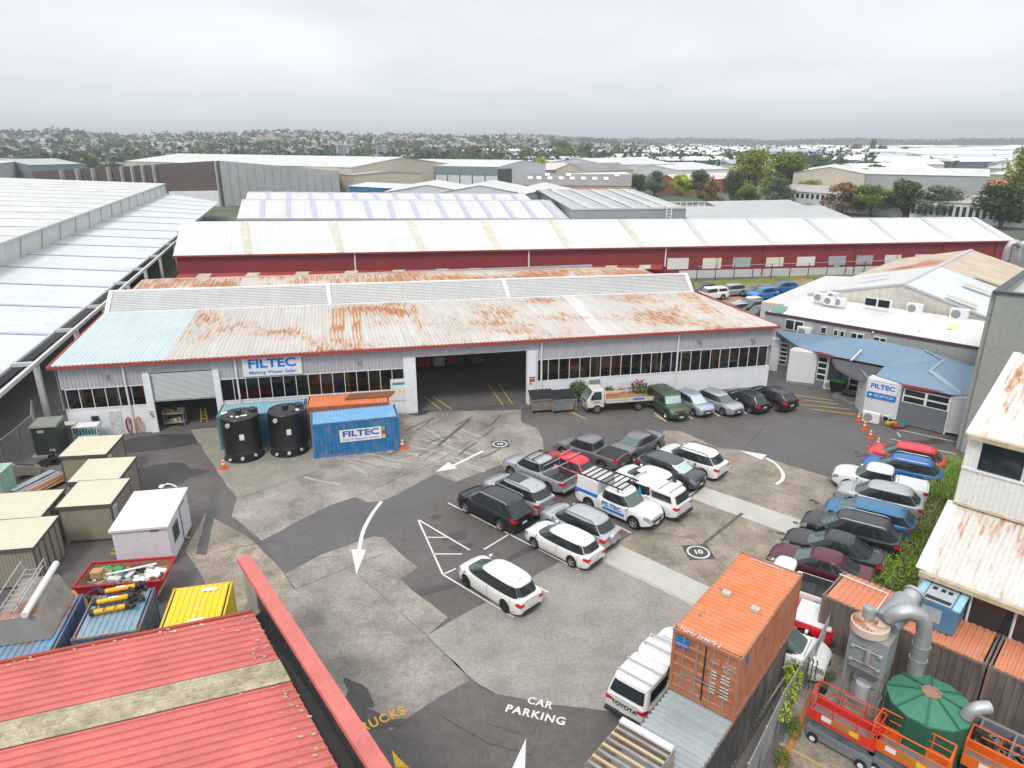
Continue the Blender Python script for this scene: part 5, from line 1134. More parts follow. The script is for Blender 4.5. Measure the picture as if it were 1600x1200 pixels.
gs = thing('sheet_stack', 'stack of bent grey roofing sheets with rusty edges on the ground', 'metal sheets', tuple(gp(65, 760)), R(75)); r_ = random.Random(8)
for k in range(12):
    c_ = (.42, .46, .50) if k < 9 else (.45, .22, .10)
    m = MB(); y = .95-.17*k; z = .12+r_.uniform(0, .35); T = Matrix.Translation((r_.uniform(-.2, .2), y, z)) @ Matrix.Rotation(r_.uniform(-.06, .06), 4, 'Z') @ Matrix.Rotation(r_.uniform(-.3, .3), 4, 'X')
    m.corr((-1.5, -.2, 0), (-1.5, .2, 0), (1.5, .2, 0), (1.5, -.2, 0), .1, .05)
    m.v = [T @ p for p in m.v]; m.build('roofing_sheet', M('loose_sheet_%d' % (k > 8), c_, .5, .3, var=.15, sc=1.5, rust=.35+(k > 8)*.3), gs)
for px, py, lab in ((28, 722, 'old grey steel frame cabinet lying tilted left of the roofing sheets'), ):
    t = thing('old_cabinet', lab, 'cabinet', tuple(gp(40, 745)), R(60)); m = MB(); T = Matrix.Translation((0, 0, .55)) @ Matrix.Rotation(R(25), 4, 'Y')
    m.box((0, 0, 0), (1.7, .8, .6), 0, 0, T); m.build('casing', M('old_beige_metal', (.30, .27, .21), .6, var=.2, rust=.35), t); m = MB(); m.box((0, 0, .31), (1.2, .5, .02), 0, 0, T); m.build('open_front', BLACKP, t)
t = thing('green_tank', 'pale green box tank cut off at the left edge behind the cabins', 'tank', tuple(gp(5, 775)), R(10)); m = MB(); m.box((-.6, 0, .9), (2.2, 1.6, 1.8)); m.build('tank_body', M('pale_green', (.28, .45, .36), .5, var=.08), t); m = MB(); m.box((-.6, 0, 1.84), (2.3, 1.7, .08)); m.build('lid', M('pale_green_lid', (.38, .55, .45), .5), t)
t = thing('tarpaulin_heap', 'black crumpled sheeting beside the dark cabinet', 'sheeting', tuple(gp(85, 722)), 0); m = MB(); m.leafclump((0, 0, .15), .7, 60, .3, flat=.25); m.build('sheeting', BLACKP, t)
t = thing('yellow_box', 'yellow wooden box behind the farthest beige cabin', 'box', tuple(gp(184, 702)), .3); m = MB(); m.box((0, 0, .35), (.6, .6, .7)); m.build('box_body', M('yellow_ply', (.48, .30, .06), .7), t, bevel=.02); m = MB(); m.box((0, 0, .72), (.66, .66, .05)); m.build('lid', M('yellow_ply', (.48, .30, .06), .7), t)
lf = thing('chain_fence', 'wire mesh fence with leaning steel posts at the left edge', 'fence', tuple(gp(30, 725)), 0)
pp = [gp(8, 735), gp(36, 712), gp(58, 690), gp(58, 665)]
for p in pp: m = MB(); m.tube([p, p+Vector((.05, 0, 2.2))], .035, 6); m.build('post', STEEL, lf, world=True)
m = MB()
for a, b in zip(pp[:-1], pp[1:]):
    m.bar(a+Vector((0, 0, 2.1)), b+Vector((0, 0, 2.1)), .05)
    for k in range(14):
        t_ = k/14; m.bar(a.lerp(b, t_)+Vector((0, 0, .1)), a.lerp(b, min(1, t_+.25))+Vector((0, 0, 2.05)), .008); m.bar(a.lerp(b, min(1, t_+.25))+Vector((0, 0, .1)), a.lerp(b, t_)+Vector((0, 0, 2.05)), .008)
m.build('mesh', STEEL, lf, world=True)
for k, (x, y) in enumerate(((178, 867), (180, 860), (108, 848), (293, 842), (110, 765))):
    p = G(x, y); m = MB(); m.box((p.x, p.y, .06), (.3, .1, .1), 0, k); tag(m.build('timber_block', M('yellow_ply', (.48, .30, .06), .7), None), ['yellow timber block on the ground left of the white office, nearer one', 'yellow timber block on the ground left of the white office, farther one', 'yellow timber block at the corner of a beige cabin', 'yellow timber block at the right side of the white office', 'yellow timber block behind the middle beige cabin'][k], 'block')
# skips (waste bins) by the warehouse wall
for k, (px, lab) in enumerate(((846, 'grey mesh sided waste bin with black lid, left of the pair by the pillar'), (878, 'grey steel waste bin with black ribbed lid, right of the pair beside the truck'))):
    t = thing('waste_bin', lab, 'bin', tuple(gp(px, 642)), YW, 'waste bins by the wall')
    m = MB(); m.hexa([Vector(p) for p in ((-.8, -.5, .25), (.8, -.5, .25), (.8, .5, .25), (-.8, .5, .25))], [Vector(p) for p in ((-.95, -.75, 1.3), (.95, -.75, 1.3), (.95, .7, 1.5), (-.95, .7, 1.5))]); m.build('bin_body', [STEEL, M('mesh_brown', (.28, .24, .19), .7, var=.3, sc=4)][1-k], t)
    m = MB(); m.corr((-1, -.85, 1.32), (1, -.85, 1.32), (1, .75, 1.6), (-1, .75, 1.6), .28, .06, 0); m.build('lid', BLACKP, t)
    m = MB(); m.bar((-1, -.8, 1.28), (1, -.8, 1.28), .07); m.bar((-.97, -.75, .3), (-.97, -.75, 1.3), .06); m.bar((.97, -.75, .3), (.97, -.75, 1.3), .06); m.build('frame', STEEL, t)
    for x in (-.7, .7):
        for y in (-.4, .4): m = MB(); m.lathe((x, y, .12), [(0, -.04), (.12, -.04), (.12, .04), (0, .04)], 10, axis='y'); m.build('castor', RUBBER, t)
# flowering plants behind the truck
LEAF = M('shrub_leaf', (.06, .12, .03), .8, var=.3, sc=3, spec=.1); PNK = M('pink_blossom', (.55, .06, .18), .7, var=.2)
for k, (px, py, s) in enumerate([(952, 622, .55), (972, 617, .5), (985, 618, .5), (1000, 612, .8), (905, 640, .8)]):
    t = thing('flowering_shrub' if k < 4 else 'strap_leaf_plant', ['pink flowering shrub left behind the flatbed truck', 'small pink shrub behind the middle of the truck deck', 'pink shrub next to the largest one behind the truck', 'largest pink flowering shrub behind the truck tail', 'long leaved green plant between waste bins and truck'][k], 'plant', tuple(gp(px, 632)+Vector((0, .55, 0))), 0)
    m = MB(); m.leafclump((0, 0, s*1.5), s, 420, .13, 0); m.build('foliage', LEAF, t)
    if k < 4: m = MB(); m.leafclump((0, 0, s*1.75), s*.95, 160, .07, 0); m.build('blossom', PNK, t)
    m = MB(); m.tube([(0, 0, 0), (0, 0, s*1.6)], .05, 6); m.build('stem', M('bark', (.10, .07, .05), .9), t)
# orange container stacked on the long grey one
lo_y = .887
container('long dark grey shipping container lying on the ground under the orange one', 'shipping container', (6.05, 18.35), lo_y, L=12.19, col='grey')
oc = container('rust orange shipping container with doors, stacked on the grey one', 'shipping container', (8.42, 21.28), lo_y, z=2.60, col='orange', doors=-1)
WM = M('stencil_white', (.62, .60, .57), .6)
text_part('painted_code', 'TGHU 259870 2', WM, oc, (-2.92, .3, 2.62), (0, -1, 0), (1, 0, 0), .26, .002, 0, width=1.5)
text_part('painted_code', 'TGHU 259870 2', WM, oc, (2.75, .1, 2.62), (0, -1, 0), (1, 0, 0), .2, .002, 0, width=1.3)
for s_, z_, w_ in [('TGHU  259870 2', 1.98, .88), ('22G1', 1.82, .25)]: text_part('door_lettering', s_, WM, oc, (-3.045, -.62 if w_ > .5 else -.8, z_), (0, -1, 0), (0, 0, 1), .14, .002, 0, width=w_)
m = MB(); r_ = random.Random(2)
for c_ in range(2):
    for r2 in range(7):
        z = 1.62-.13*r2-(.08 if r2 > 2 else 0); m.box((-3.05, -.35-.42*c_, z), (.01, .22 if c_ == 0 else .3, .045))
m.build('stencil_lines', WM, oc)
m = MB(); m.box((-3.05, .85, 2.18), (.02, .5, .42)); m.build('logo_plate', M('logo_blue', (.02, .18, .42), .5), oc); m = MB(); m.box((-3.062, .85, 2.1), (.01, .42, .07)); m.build('logo_stripe', M('logo_pink', (.6, .2, .25), .5), oc)
m = MB(); m.box((-2.45, -1.225, 2.2), (.22, .01, .32)); m.build('side_logo', M('logo_blue', (.02, .18, .42), .5), oc)
for x, y in ((-.1, .55), (-.35, -.62)):
    m = MB(); m.box((x, y, 2.65), (.22, .28, .14)); m.lathe((x, y, 2.72), [(.04, 0), (.04, .05), (0, .05)], 8); m.build('roof_vent', M('vent_cream', (.55, .52, .46), .6), oc)
# crate / pallet stack on the grey container
ps = thing('crate_stack', 'stacked weathered timber crates with pale battens on the grey container', 'crates', (3.55, 15.85, 2.62), lo_y)
TW = M('weathered_timber', (.28, .25, .22), .85, var=.25, sc=3, fine=.2); TP_ = M('pale_batten', (.50, .38, .22), .8, var=.1)
for i in range(5):
    m = MB(); m.box((0, .9-.0*i, .12+.2*i), (2.2, .03, .14)); m.box((0, -.9, .12+.2*i), (2.2, .03, .14)); m.build('side_board', TW, ps)
for i in range(8):
    m = MB(); m.box((-.95+.27*i, 0, 1.02), (.09, 1.8, .06)); m.build('batten', TP_ if i % 2 else TW, ps)
m = MB(); m.box((1.05, 0, .55), (.05, 1.7, .95)); m.build('end_board', TW, ps)
m = MB(); m.box((.95, 0, 1.1), (.2, 1.8, .1)); m.build('rolled_wrap', PALE, ps)
# ================================================================ machinery yard at bottom right
brc = R(-44.5)
def rel(px, py, z): return G(px, py, z)
p0, p1 = G(1285, 929, 2.6), G(1600, 1064, 2.6); U_ = Vector((math.cos(brc), math.sin(brc), 0)); V_ = Vector((-U_.y, U_.x, 0))
for k, (s, lab, L) in enumerate(((3.03, 'dark sided container with flaking orange roof behind the dust collector', 6.06), (9.15, 'dark sided container with flaking orange roof at the right edge', 6.06))):
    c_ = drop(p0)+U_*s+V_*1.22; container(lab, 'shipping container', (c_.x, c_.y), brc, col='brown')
t = thing('roof_rail', 'thin white pipe rail lying across the flaking orange container roof', 'rail', tuple(G(1345, 920, 2.65)), 0)
m = MB(); m.tube([G(1312, 897, 2.72), G(1388, 928, 2.72), G(1365, 960, 2.72)], .03, 6); m.build('pipe', PALE, t, world=True)
# blue compressor on the container
cp = thing('compressor', 'blue and grey boxy compressor sitting on the orange roofed containers', 'compressor', tuple(G(1452, 985, 2.6)+V_*.9), brc)
CBL = M('compressor_blue', (.08, .20, .32), .4, var=.08); CLB = M('compressor_pale', (.28, .52, .62), .4, var=.06); CGR = M('compressor_top', (.36, .42, .46), .45, var=.08)
m = MB(); m.box((0, 0, .6), (1.55, 1.5, 1.2)); m.build('housing', CBL, cp, bevel=.06)
m = MB(); m.box((0, 0, 1.23), (1.0, 1.52, .05)); m.build('top_panel', CGR, cp, bevel=.02)
for s in (-1, 1): m = MB(); m.box((s*.68, 0, 1.18), (.3, 1.54, .16)); m.build('rounded_edge', CLB, cp, bevel=.06)
m = MB()
for x in (-.3, 0, .25): m.box((x, .25, 1.262), (.16, .22, .01))
m.box((0, -.55, 1.262), (.9, .25, .01)); m.build('vent', BLACKP, cp)
m = MB(); m.box((-.1, -.765, .65), (.7, .02, .6)); m.build('access_panel', CGR, cp)
# dust collector
DC = M('collector_grey', (.27, .31, .33), .5, .2, var=.12, sc=1, rust=.3, rs=(1, .6)); WR = M('rusty_white', (.55, .50, .44), .6, var=.12, rust=.6, rs=(2, 2))
dc = thing('dust_collector', 'tall grey dust collector on legs with rusty fan drum and round cylinder', 'machine', tuple(drop(G(1362, 1010, 3.2))), brc)
m = MB(); m.box((0, 0, 3.2), (1.35, 1.25, 1.5)); m.build('filter_box', DC, dc, bevel=.02)
m = MB(); m.hexa([Vector(p) for p in ((-.3, -.3, 1.9), (.3, -.3, 1.9), (.3, .3, 1.9), (-.3, .3, 1.9))], [Vector(p) for p in ((-.66, -.6, 2.45), (.66, -.6, 2.45), (.66, .6, 2.45), (-.66, .6, 2.45))]); m.build('hopper', DC, dc)
for x in (-.6, .6):
    for y in (-.55, .55): m = MB(); m.box((x, y, 1.25), (.1, .1, 2.5)); m.build('leg', DC, dc)
m = MB(); m.bar((-.6, -.55, 1.0), (.6, -.55, 1.0), .06); m.bar((-.6, .55, 1.0), (.6, .55, 1.0), .06); m.bar((.6, -.55, .9), (.6, .55, .9), .06); m.build('brace', DC, dc)
m = MB(); m.lathe((-.15, -.2, 3.96), [(.62, 0), (.66, .04), (.66, .34), (.62, .38), (.25, .42), (0, .42)], 32); m.build('fan_drum', WR, dc, smooth=True)
m = MB(); m.lathe((-.3, -.05, 4.36), [(.22, 0), (.22, .4), (.2, .45), (.12, .47), (0, .47)], 20); m.build('motor', DC, dc, smooth=True)
m = MB(); m.tube([(.25, .2, 4.25), (.55, 1.35, 4.75)], .48, 24); m.build('cylinder', DC, dc, smooth=True); m = MB(); m.tube([(.55, 1.35, 4.75), (.65, 1.75, 4.95)], .33, 20); m.tube([(.64, 1.7, 4.93), (.66, 1.8, 4.97)], .38, 20); m.build('outlet', STEEL, dc, smooth=True)
m = MB(); m.tube([(.1, -.72, 2.9), (.1, -.72, 3.5)], .1, 12)
for z in (2.85, 3.45): m.tube([(-.45, -.7, z), (.5, -.7, z)], .03, 6); m.lathe((-.45, -.75, z), [(0, -.08), (.08, -.05), (.08, .05), (0, .08)], 8, axis='y'); m.lathe((.5, -.75, z), [(0, -.08), (.08, -.05), (.08, .05), (0, .08)], 8, axis='y')
m.build('valve_set', M('valve_grey', (.45, .47, .48), .4, .5), dc)
m = MB(); m.lathe((0, 0, .75), [(.0, 0), (.26, 0), (.28, .75), (0, .8)], 16); m.build('collection_drum', M('drum_white', (.5, .53, .56), .5), dc, smooth=True)
# green tank with duct
gt = thing('water_tank', 'green plastic tank with radial ribs on its lid below the grey duct', 'tank', (14.75, 19.35, 0), 0)
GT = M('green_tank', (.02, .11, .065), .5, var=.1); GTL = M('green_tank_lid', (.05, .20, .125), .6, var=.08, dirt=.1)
m = MB(); m.lathe((0, 0, 0), [(1.25, 0), (1.3, .1), (1.32, 2.3), (1.34, 2.36)], 12); m.build('tank_body', GT, gt)
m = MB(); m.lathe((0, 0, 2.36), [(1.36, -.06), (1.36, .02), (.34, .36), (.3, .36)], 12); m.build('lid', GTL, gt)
m = MB()
for k in range(8): a = k*math.pi/4+.2; m.bar((.3*math.cos(a), .3*math.sin(a), 2.75), (1.32*math.cos(a), 1.32*math.sin(a), 2.42), .06, .05)
m.build('lid_rib', M('green_rib', (.03, .14, .085), .6), gt)
m = MB(); m.lathe((0, 0, 2.7), [(.32, 0), (.32, .06), (.26, .06), (.24, .0), (0, -.02)], 20); m.build('manhole', M('manhole_rust', (.35, .20, .14), .7, var=.2), gt)
m = MB(); m.tube([(.75, -.85, 2.5), (.8, -.9, 2.8), (1.0, -.95, 2.98), (1.35, -.95, 3.0)], .22, 14); m.build('elbow_duct', STEEL, gt, smooth=True)
du = thing('duct', 'large grey segmented duct arching from the collector down to the green tank', 'duct', tuple(G(1430, 1050, 2.5)), 0)
pd = [rel(1390, 965, 4.6), rel(1400, 958, 4.95), rel(1418, 955, 5.1), rel(1436, 960, 5.0), rel(1444, 972, 4.7), rel(1444, 990, 4.2)]
bse = drop(pd[-1]); pd += [drop(pd[-1], 2.45)]
m = MB(); m.tube(pd, .27, 16); m.build('duct_pipe', STEEL, du, world=True, smooth=True, angle=60)
m = MB()
for z in (3.1, 3.7): m.lathe(drop(pd[-1], z), [(.28, -.02), (.31, -.02), (.31, .02), (.28, .02)], 16)
m.build('joint_band', STEEL, du, world=True)
# scissor lifts
RDL = M('lift_red', (.62, .035, .02), .4, var=.05); ORL = M('lift_orange', (.70, .12, .01), .4, var=.05); LGR = M('lift_grey', (.16, .19, .21), .5, var=.12); OCH = M('lift_ochre', (.42, .20, .03), .5)
def lift(lab, px, py, yaw, rail, z0=0., flip=False):
    t = thing('scissor_lift', lab, 'scissor lift', tuple(drop(G(px, py, 1.25))), yaw, 'scissor lifts'); L, Wd = 2.3, .85
    m = MB(); m.box((0, 0, .38), (L, Wd-.1, .42)); m.build('chassis', LGR, t, bevel=.03)
    m = MB()
    for i in range(3):
        for y in (-.3, .3): m.bar((-.95, y, .62+.12*i), (.95, y, .72+.12*i), .05, .09); m.bar((-.95, y, .72+.12*i), (.95, y, .62+.12*i), .05, .09)
    m.build('scissor_arms', LGR, t)
    for x in (-.85, .85):
        for y in (-.38, .38):
            m = MB(); m.lathe((x, y, .2), [(0, -.07), (.12, -.07), (.2, -.06), (.2, .06), (.12, .07), (0, .07)], 16, axis='y'); w_ = m.build('wheel', RUBBER, t); m = MB(); m.lathe((x, y+(.02 if y > 0 else -.02), .2), [(0, -.07), (.1, -.07), (.1, .07), (0, .07)], 12, axis='y'); m.build('hub', PALE, w_)
    m = MB(); m.box((0, 0, 1.03), (L, Wd, .06)); m.build('platform', M('platform_steel', (.25, .24, .23), .6, .3), t)
    m = MB()
    for s in (-1, 1): m.box((0, s*Wd/2, 1.25), (L, .03, .42))
    m.box((-L/2, 0, 1.13), (.03, Wd, .2)); m.box((L/2, 0, 1.13), (.03, Wd, .2)); m.build('side_panel', rail, t)
    m = MB(); m.box((0, -Wd/2-.02, 1.32), (1.3, .015, .24)); m.build('ochre_panel', OCH, t); m = MB(); m.box((-.5, -Wd/2-.032, 1.32), (.34, .01, .2)); m.build('decal', PALE, t); m = MB(); m.box((.45, -Wd/2-.032, 1.32), (.3, .01, .2)); m.build('decal', M('decal_yellow', (.7, .5, .03), .5), t)
    m = MB(); h = 2.1
    for s in (-1, 1):
        m.tube([(-L/2, s*Wd/2, h), (L/2, s*Wd/2, h)], .025, 6); m.tube([(-L/2, s*Wd/2, 1.75), (L/2, s*Wd/2, 1.75)], .02, 6); m.tube([(s*L/2, -Wd/2, h), (s*L/2, Wd/2, h)], .025, 6); m.tube([(s*L/2, -Wd/2, 1.75), (s*L/2, Wd/2, 1.75)], .02, 6)
        for x in (-L/2, -.3, .5, L/2): m.tube([(x, s*Wd/2, 1.05), (x, s*Wd/2, h)], .025, 6)
    m.build('guard_rail', rail, t)
    m = MB(); m.box((-.95, .25, 1.95), (.2, .25, .3)); m.build('control_box', BLACKP, t); return t
lift('red railed scissor lift with ochre side panel nearest the fence', 1320, 1128, brc, RDL)
lift('bright orange red scissor lift in front of the green tank', 1422, 1176, brc, ORL)
lift('orange scissor lift cut off by the bottom right corner', 1570, 1204, brc, ORL)
# grey plastic crates at the right
t = thing('crate_bin', 'grey moulded plastic bin with dark compartments beside the green tank', 'bin', tuple(drop(G(1556, 1152, 1.3))), brc)
GB = M('grey_moulded', (.18, .18, .19), .6, var=.12)
m = MB()
for (x, y, sx, sy) in ((0, -.75, 3.2, .14), (0, .75, 3.2, .14), (-1.55, 0, .14, 1.5), (1.55, 0, .14, 1.5), (-.5, 0, .08, 1.4), (.5, 0, .08, 1.4)): m.box((x, y, .65), (sx, sy, 1.3))
m.box((0, 0, .1), (3.1, 1.5, .2)); m.build('bin_body', GB, t, bevel=.04)
m = MB(); r_ = random.Random(6)
for k in range(14): m.box((r_.uniform(-1.4, 1.4), r_.uniform(-.6, .6), .9), (.3, .2, .3), 0, r_.uniform(0, 3))
o = m.build('scrap', M('scrap_grey', (.16, .17, .17), .5, .3, var=.3), None); o.matrix_basis = basis(t); tag(o, 'grey scrap pieces in the moulded plastic bin', 'scrap', kind='stuff')
t = thing('timber_plank', 'pale timber plank on the ground beside the red scissor lift', 'plank', tuple(gp(1270, 1192)), R(-40)); m = MB(); m.box((0, 0, .05), (2.4, .12, .08)); m.build('plank', M('yellow_ply2', (.40, .30, .15), .8), t)
# fence with vines between containers and machinery yard
fe = thing('garden_fence', 'grey mesh fence with posts and vines beside the stacked containers', 'fence', tuple(gp(1250, 1100)), 0)
fp = [gp(1289, 1010), gp(1268, 1058), gp(1240, 1100), gp(1214, 1145), gp(1188, 1200), gp(1160, 1260)]
for p in fp: m = MB(); m.tube([p, p+Vector((0, 0, 1.9))], .045, 6); m.build('post', STEEL, fe, world=True)
m = MB()
for a, b in zip(fp[:-1], fp[1:]):
    m.tube([a+Vector((0, 0, 1.85)), b+Vector((0, 0, 1.85))], .025, 6)
    n = int((b-a).length/.12)
    for k in range(n):
        q = k/n; m.bar(a.lerp(b, q)+Vector((0, 0, .1)), a.lerp(b, min(1, q+.35))+Vector((0, 0, 1.85)), .012); m.bar(a.lerp(b, min(1, q+.35))+Vector((0, 0, .1)), a.lerp(b, q)+Vector((0, 0, 1.85)), .012)
m.build('mesh', STEEL, fe, world=True)
for k, dx in enumerate((0, .35)):
    a, b = gp(1222, 1075)+Vector((-dx, 0, .5)), gp(1130, 1215)+Vector((-dx, 0, .5)); m = MB(); m.tube([a, b], .05, 8); tag(m.build('steel_pipe', STEEL, None, smooth=True), ['long grey steel pipe lying beside the fence, right one', 'long grey steel pipe lying beside the fence, left one'][k], 'pipe')
m = MB(); e1_, e2_ = gp(1268, 1090), gp(1215, 1215); d_ = (e2_-e1_).normalized(); m.bar(e1_+Vector((0, 0, .08)), e2_+Vector((0, 0, .08)), .18, .16); tag(m.build('timber_kerb', M('rusty_kerb', (.38, .16, .05), .8, var=.25, sc=2), None), 'rusty orange timber edging along the machinery yard', 'edging')
ch = thing('chain_curtain', 'thick grey chains hanging from the mesh fence', 'chains', tuple(gp(1262, 1105)), 0)
for k in range(3):
    m = MB(); p = gp(1262, 1085)+Vector((.12*k-.2, -.1*k, 0)); 
    for j in range(13): m.lathe(p+Vector((.03*(j % 2), 0, 1.8-.12*j)), [(0, .07), (.035, .03), (.035, -.03), (0, -.07)], 6)
    m.build('chain', M('old_chain', (.12, .125, .13), .5, .5), ch, world=True)
VG = M('bright_vine', (.30, .40, .02), .7, var=.25, sc=3); VD = M('weed_green', (.09, .17, .02), .8, var=.3, sc=2)
def plant(name, lab, px, py, z, rad, n, size, mt, flat=.8, seed=0, spread=None):
    p = gp(px, py); t = thing(name, lab, 'plant', tuple(p), 0); r_ = random.Random(seed); m = MB()
    for c_ in (spread or [(0, 0, 0)]): m.leafclump((c_[0], c_[1], z+c_[2]), rad, n, size, 0, r_, flat)
    m.build('foliage', mt, t); m = MB(); m.tube([(0, 0, 0), (.1, 0, z)], .02, 5); m.build('stem', M('bark', (.10, .07, .05), .9), t); return t
plant('vine', 'bright yellow green vine climbing the mesh fence', 1232, 1112, 1.5, .38, 130, .07, VG, .9, 1, [(0, 0, 0), (-.4, -.6, -.1), (.15, .4, .1), (-.7, -1.1, -.4)])
plant('weed_clump', 'green weeds by the nose of the white car behind the containers', 1250, 1058, .6, .55, 200, .07, VD, .8, 2, [(0, 0, 0), (.5, .3, -.1), (-.5, -.4, 0)])
plant('weed_clump', 'green weeds along the rusty edging, upper patch', 1238, 1140, .3, .3, 150, .05, VD, .7, 3, [(0, 0, 0), (-.1, -.4, 0)])
plant('weed_clump', 'green weeds along the rusty edging, lower patch', 1222, 1190, .3, .32, 150, .05, VD, .7, 4, [(0, 0, 0), (-.1, -.3, 0)])
plant('weed_clump', 'small weeds in the corner by the dark container wall', 1292, 1065, .35, .3, 160, .05, VD, .7, 5)
# planted bank between the right car row and the stepped shed
GR1 = M('flax_green', (.22, .33, .06), .75, var=.35, sc=1.2, spec=.15); GR2 = M('creeper_green', (.20, .34, .03), .8, var=.45, sc=1.5, spec=.12); GR3 = M('dry_grass', (.30, .27, .13), .8, var=.25, sc=1.2)
bank = [gp(1500, 705), gp(1470, 745), gp(1428, 800), gp(1400, 850), gp(1385, 900), gp(1340, 930), gp(1405, 990), gp(1450, 900), gp(1478, 850), gp(1500, 800), gp(1520, 720)]
m = MB(); m.face([(p.x, p.y, .05) for p in bank]); tag(m.build('planting_bed', M('bed_soil', (.09, .075, .05), .95, var=.3, sc=1), None), kind='structure')
fa, fb = gp(1482, 735), gp(1372, 925); r_ = random.Random(11)
m = MB(); md_ = MB(); mq = MB()
def blade(mb, c, h, lean, wd):
    a = r_.uniform(0, 6.28); d = Vector((math.cos(a), math.sin(a), 0)); s = Vector((-d.y, d.x, 0))*wd; pv = None
    for k in range(4):
        t = k/3; p = c+d*lean*t*t+Vector((0, 0, h*(t-.35*t*t*lean))); w_ = s*(1-t*.9)
        if pv: mb.face([pv[0]-pv[1], pv[0]+pv[1], p+w_, p-w_])
        pv = (p, w_)
for k in range(6200):
    t = r_.random(); c = fa.lerp(fb, t)+Vector((.707, -.707, 0))*r_.uniform(-.9, 1.7)*(.7+.6*t)+Vector((.3, -.2, 0)); c.z = r_.uniform(0, .5)
    if t < .38: blade(m, c, r_.uniform(.7, 1.3), r_.uniform(.4, 1.0), .03)
    elif r_.random() < (.45 if t < .62 else .12): blade(mq, c, r_.uniform(.4, .9), r_.uniform(.4, .9), .02)
    else: 
        md_.leafclump(c+Vector((0, 0, .12)), .2, 4, r_.choice([.035, .05, .08]), 0, r_)
tag(m.build('flax_bank', GR1, None), 'long leaved green flax along the bank behind the blue and white cars', 'planting', kind='stuff'); tag(mq.build('dry_grass_bank', GR3, None), 'dry tufts of grass between the flax and the creeper on the bank', 'grass', kind='stuff'); tag(md_.build('creeper_bank', GR2, None), 'bright green leafy creeper on the bank below the rusty roofed shed', 'creeper', kind='stuff')
m = MB(); ka, kb = gp(1462, 735), gp(1352, 935); m.bar(ka+Vector((0, 0, .06)), kb+Vector((0, 0, .06)), .18, .14); tag(m.build('kerb', CONC_B, None), kind='structure')
# ================================================================ vehicles
def paint(name, col, metal=.0, rough=.28):
    return M('paint_'+name, col, rough, metal, var=.02, sc=.8, fine=0, coat=.35, spec=.5, dirt=.06)
PT = dict(white=paint('white', (.70, .70, .69)), black=paint('black', (.012, .013, .016)), navyblack=paint('navyblack', (.010, .012, .018)), silver=paint('silver', (.44, .46, .48), .5), grey=paint('grey', (.12, .12, .135), .5), grey2=paint('purple_grey', (.20, .19, .205), .5), dkgrey=paint('dark_grey', (.075, .085, .10), .5),
          red=paint('red', (.60, .01, .02)), blue=paint('blue', (.01, .13, .42), .3), steel=paint('steel_blue', (.03, .17, .33), .4), bright=paint('bright_blue', (.01, .20, .62), .2), maroon=paint('maroon', (.10, .01, .03), .4), green=paint('army_green', (.045, .07, .035)), paleblue=paint('pale_blue', (.40, .45, .52), .5), cream=paint('cream_white', (.66, .62, .56)))
LIGHT = M('lamp_lens', (.32, .34, .35), .12, .3, var=.05); TAIL = M('tail_lens', (.55, .01, .015), .2, var=.05); PLATE = M('number_plate', (.60, .62, .60), .5)
SUNSH = M('sunshade', (.45, .60, .58), .35, .3, var=.25, sc=8)
TYPES = {
 'hatch': dict(L=4.2, W=1.75, H=1.48, belt=.93, hood=.95, nose=.72, xw=(1.28, -1.28), r=.31, g=(1.32, .45, -1.50, -2.02), wr=.56, win=[(.09, .24), (.265, .555), (.58, .94)], tail=.9),
 'wagon': dict(L=4.5, W=1.72, H=1.47, belt=.92, hood=.92, nose=.68, xw=(1.35, -1.25), r=.31, g=(1.45, .55, -1.80, -2.18), wr=.56, win=[(.06, .27), (.30, .58), (.61, .93)], tail=.9),
 'suv': dict(L=4.68, W=1.86, H=1.70, belt=1.05, hood=1.08, nose=.82, xw=(1.38, -1.33), r=.36, g=(1.42, .60, -1.68, -2.24), wr=.58, win=[(.08, .25), (.275, .565), (.59, .94)], tail=1.02),
 'bigsuv': dict(L=4.98, W=1.92, H=1.75, belt=1.08, hood=1.10, nose=.84, xw=(1.45, -1.42), r=.38, g=(1.52, .68, -1.88, -2.42), wr=.60, win=[(.07, .27), (.30, .58), (.61, .92)], tail=1.02),
 'boxy': dict(L=4.6, W=1.82, H=1.88, belt=1.12, hood=1.12, nose=1.0, xw=(1.4, -1.35), r=.40, g=(1.0, .72, -2.1, -2.25), wr=.72, win=[(.04, .30), (.33, .61), (.64, .94)], tail=1.1, n=9),
 'sedan': dict(L=4.85, W=1.83, H=1.46, belt=.95, hood=.93, nose=.70, xw=(1.42, -1.40), r=.33, g=(1.32, .38, -1.05, -2.0), wr=.54, win=[(.10, .24), (.27, .55), (.58, .92)], tail=1.0),
 'mpv': dict(L=4.6, W=1.72, H=1.60, belt=.95, hood=.93, nose=.68, xw=(1.45, -1.30), r=.32, g=(1.78, .55, -1.85, -2.22), wr=.57, win=[(.05, .33), (.35, .63), (.66, .93)], tail=.92),
 'ute': dict(L=5.35, W=1.88, H=1.80, belt=1.14, hood=1.16, nose=.92, xw=(1.65, -1.55), r=.39, g=(1.45, .78, -.68, -.90), wr=.62, win=[(.06, .45), (.50, .92)], tail=1.12, bed=(-1.0, .72)),
 'cabute': dict(L=5.2, W=1.84, H=1.80, belt=1.12, hood=1.12, nose=.9, xw=(1.6, -1.5), r=.38, g=(1.25, .7, -.25, -.38), wr=.62, win=[(.10, .9)], tail=1.1, bed=(-.5, .72)),
}
WHEELM = {}
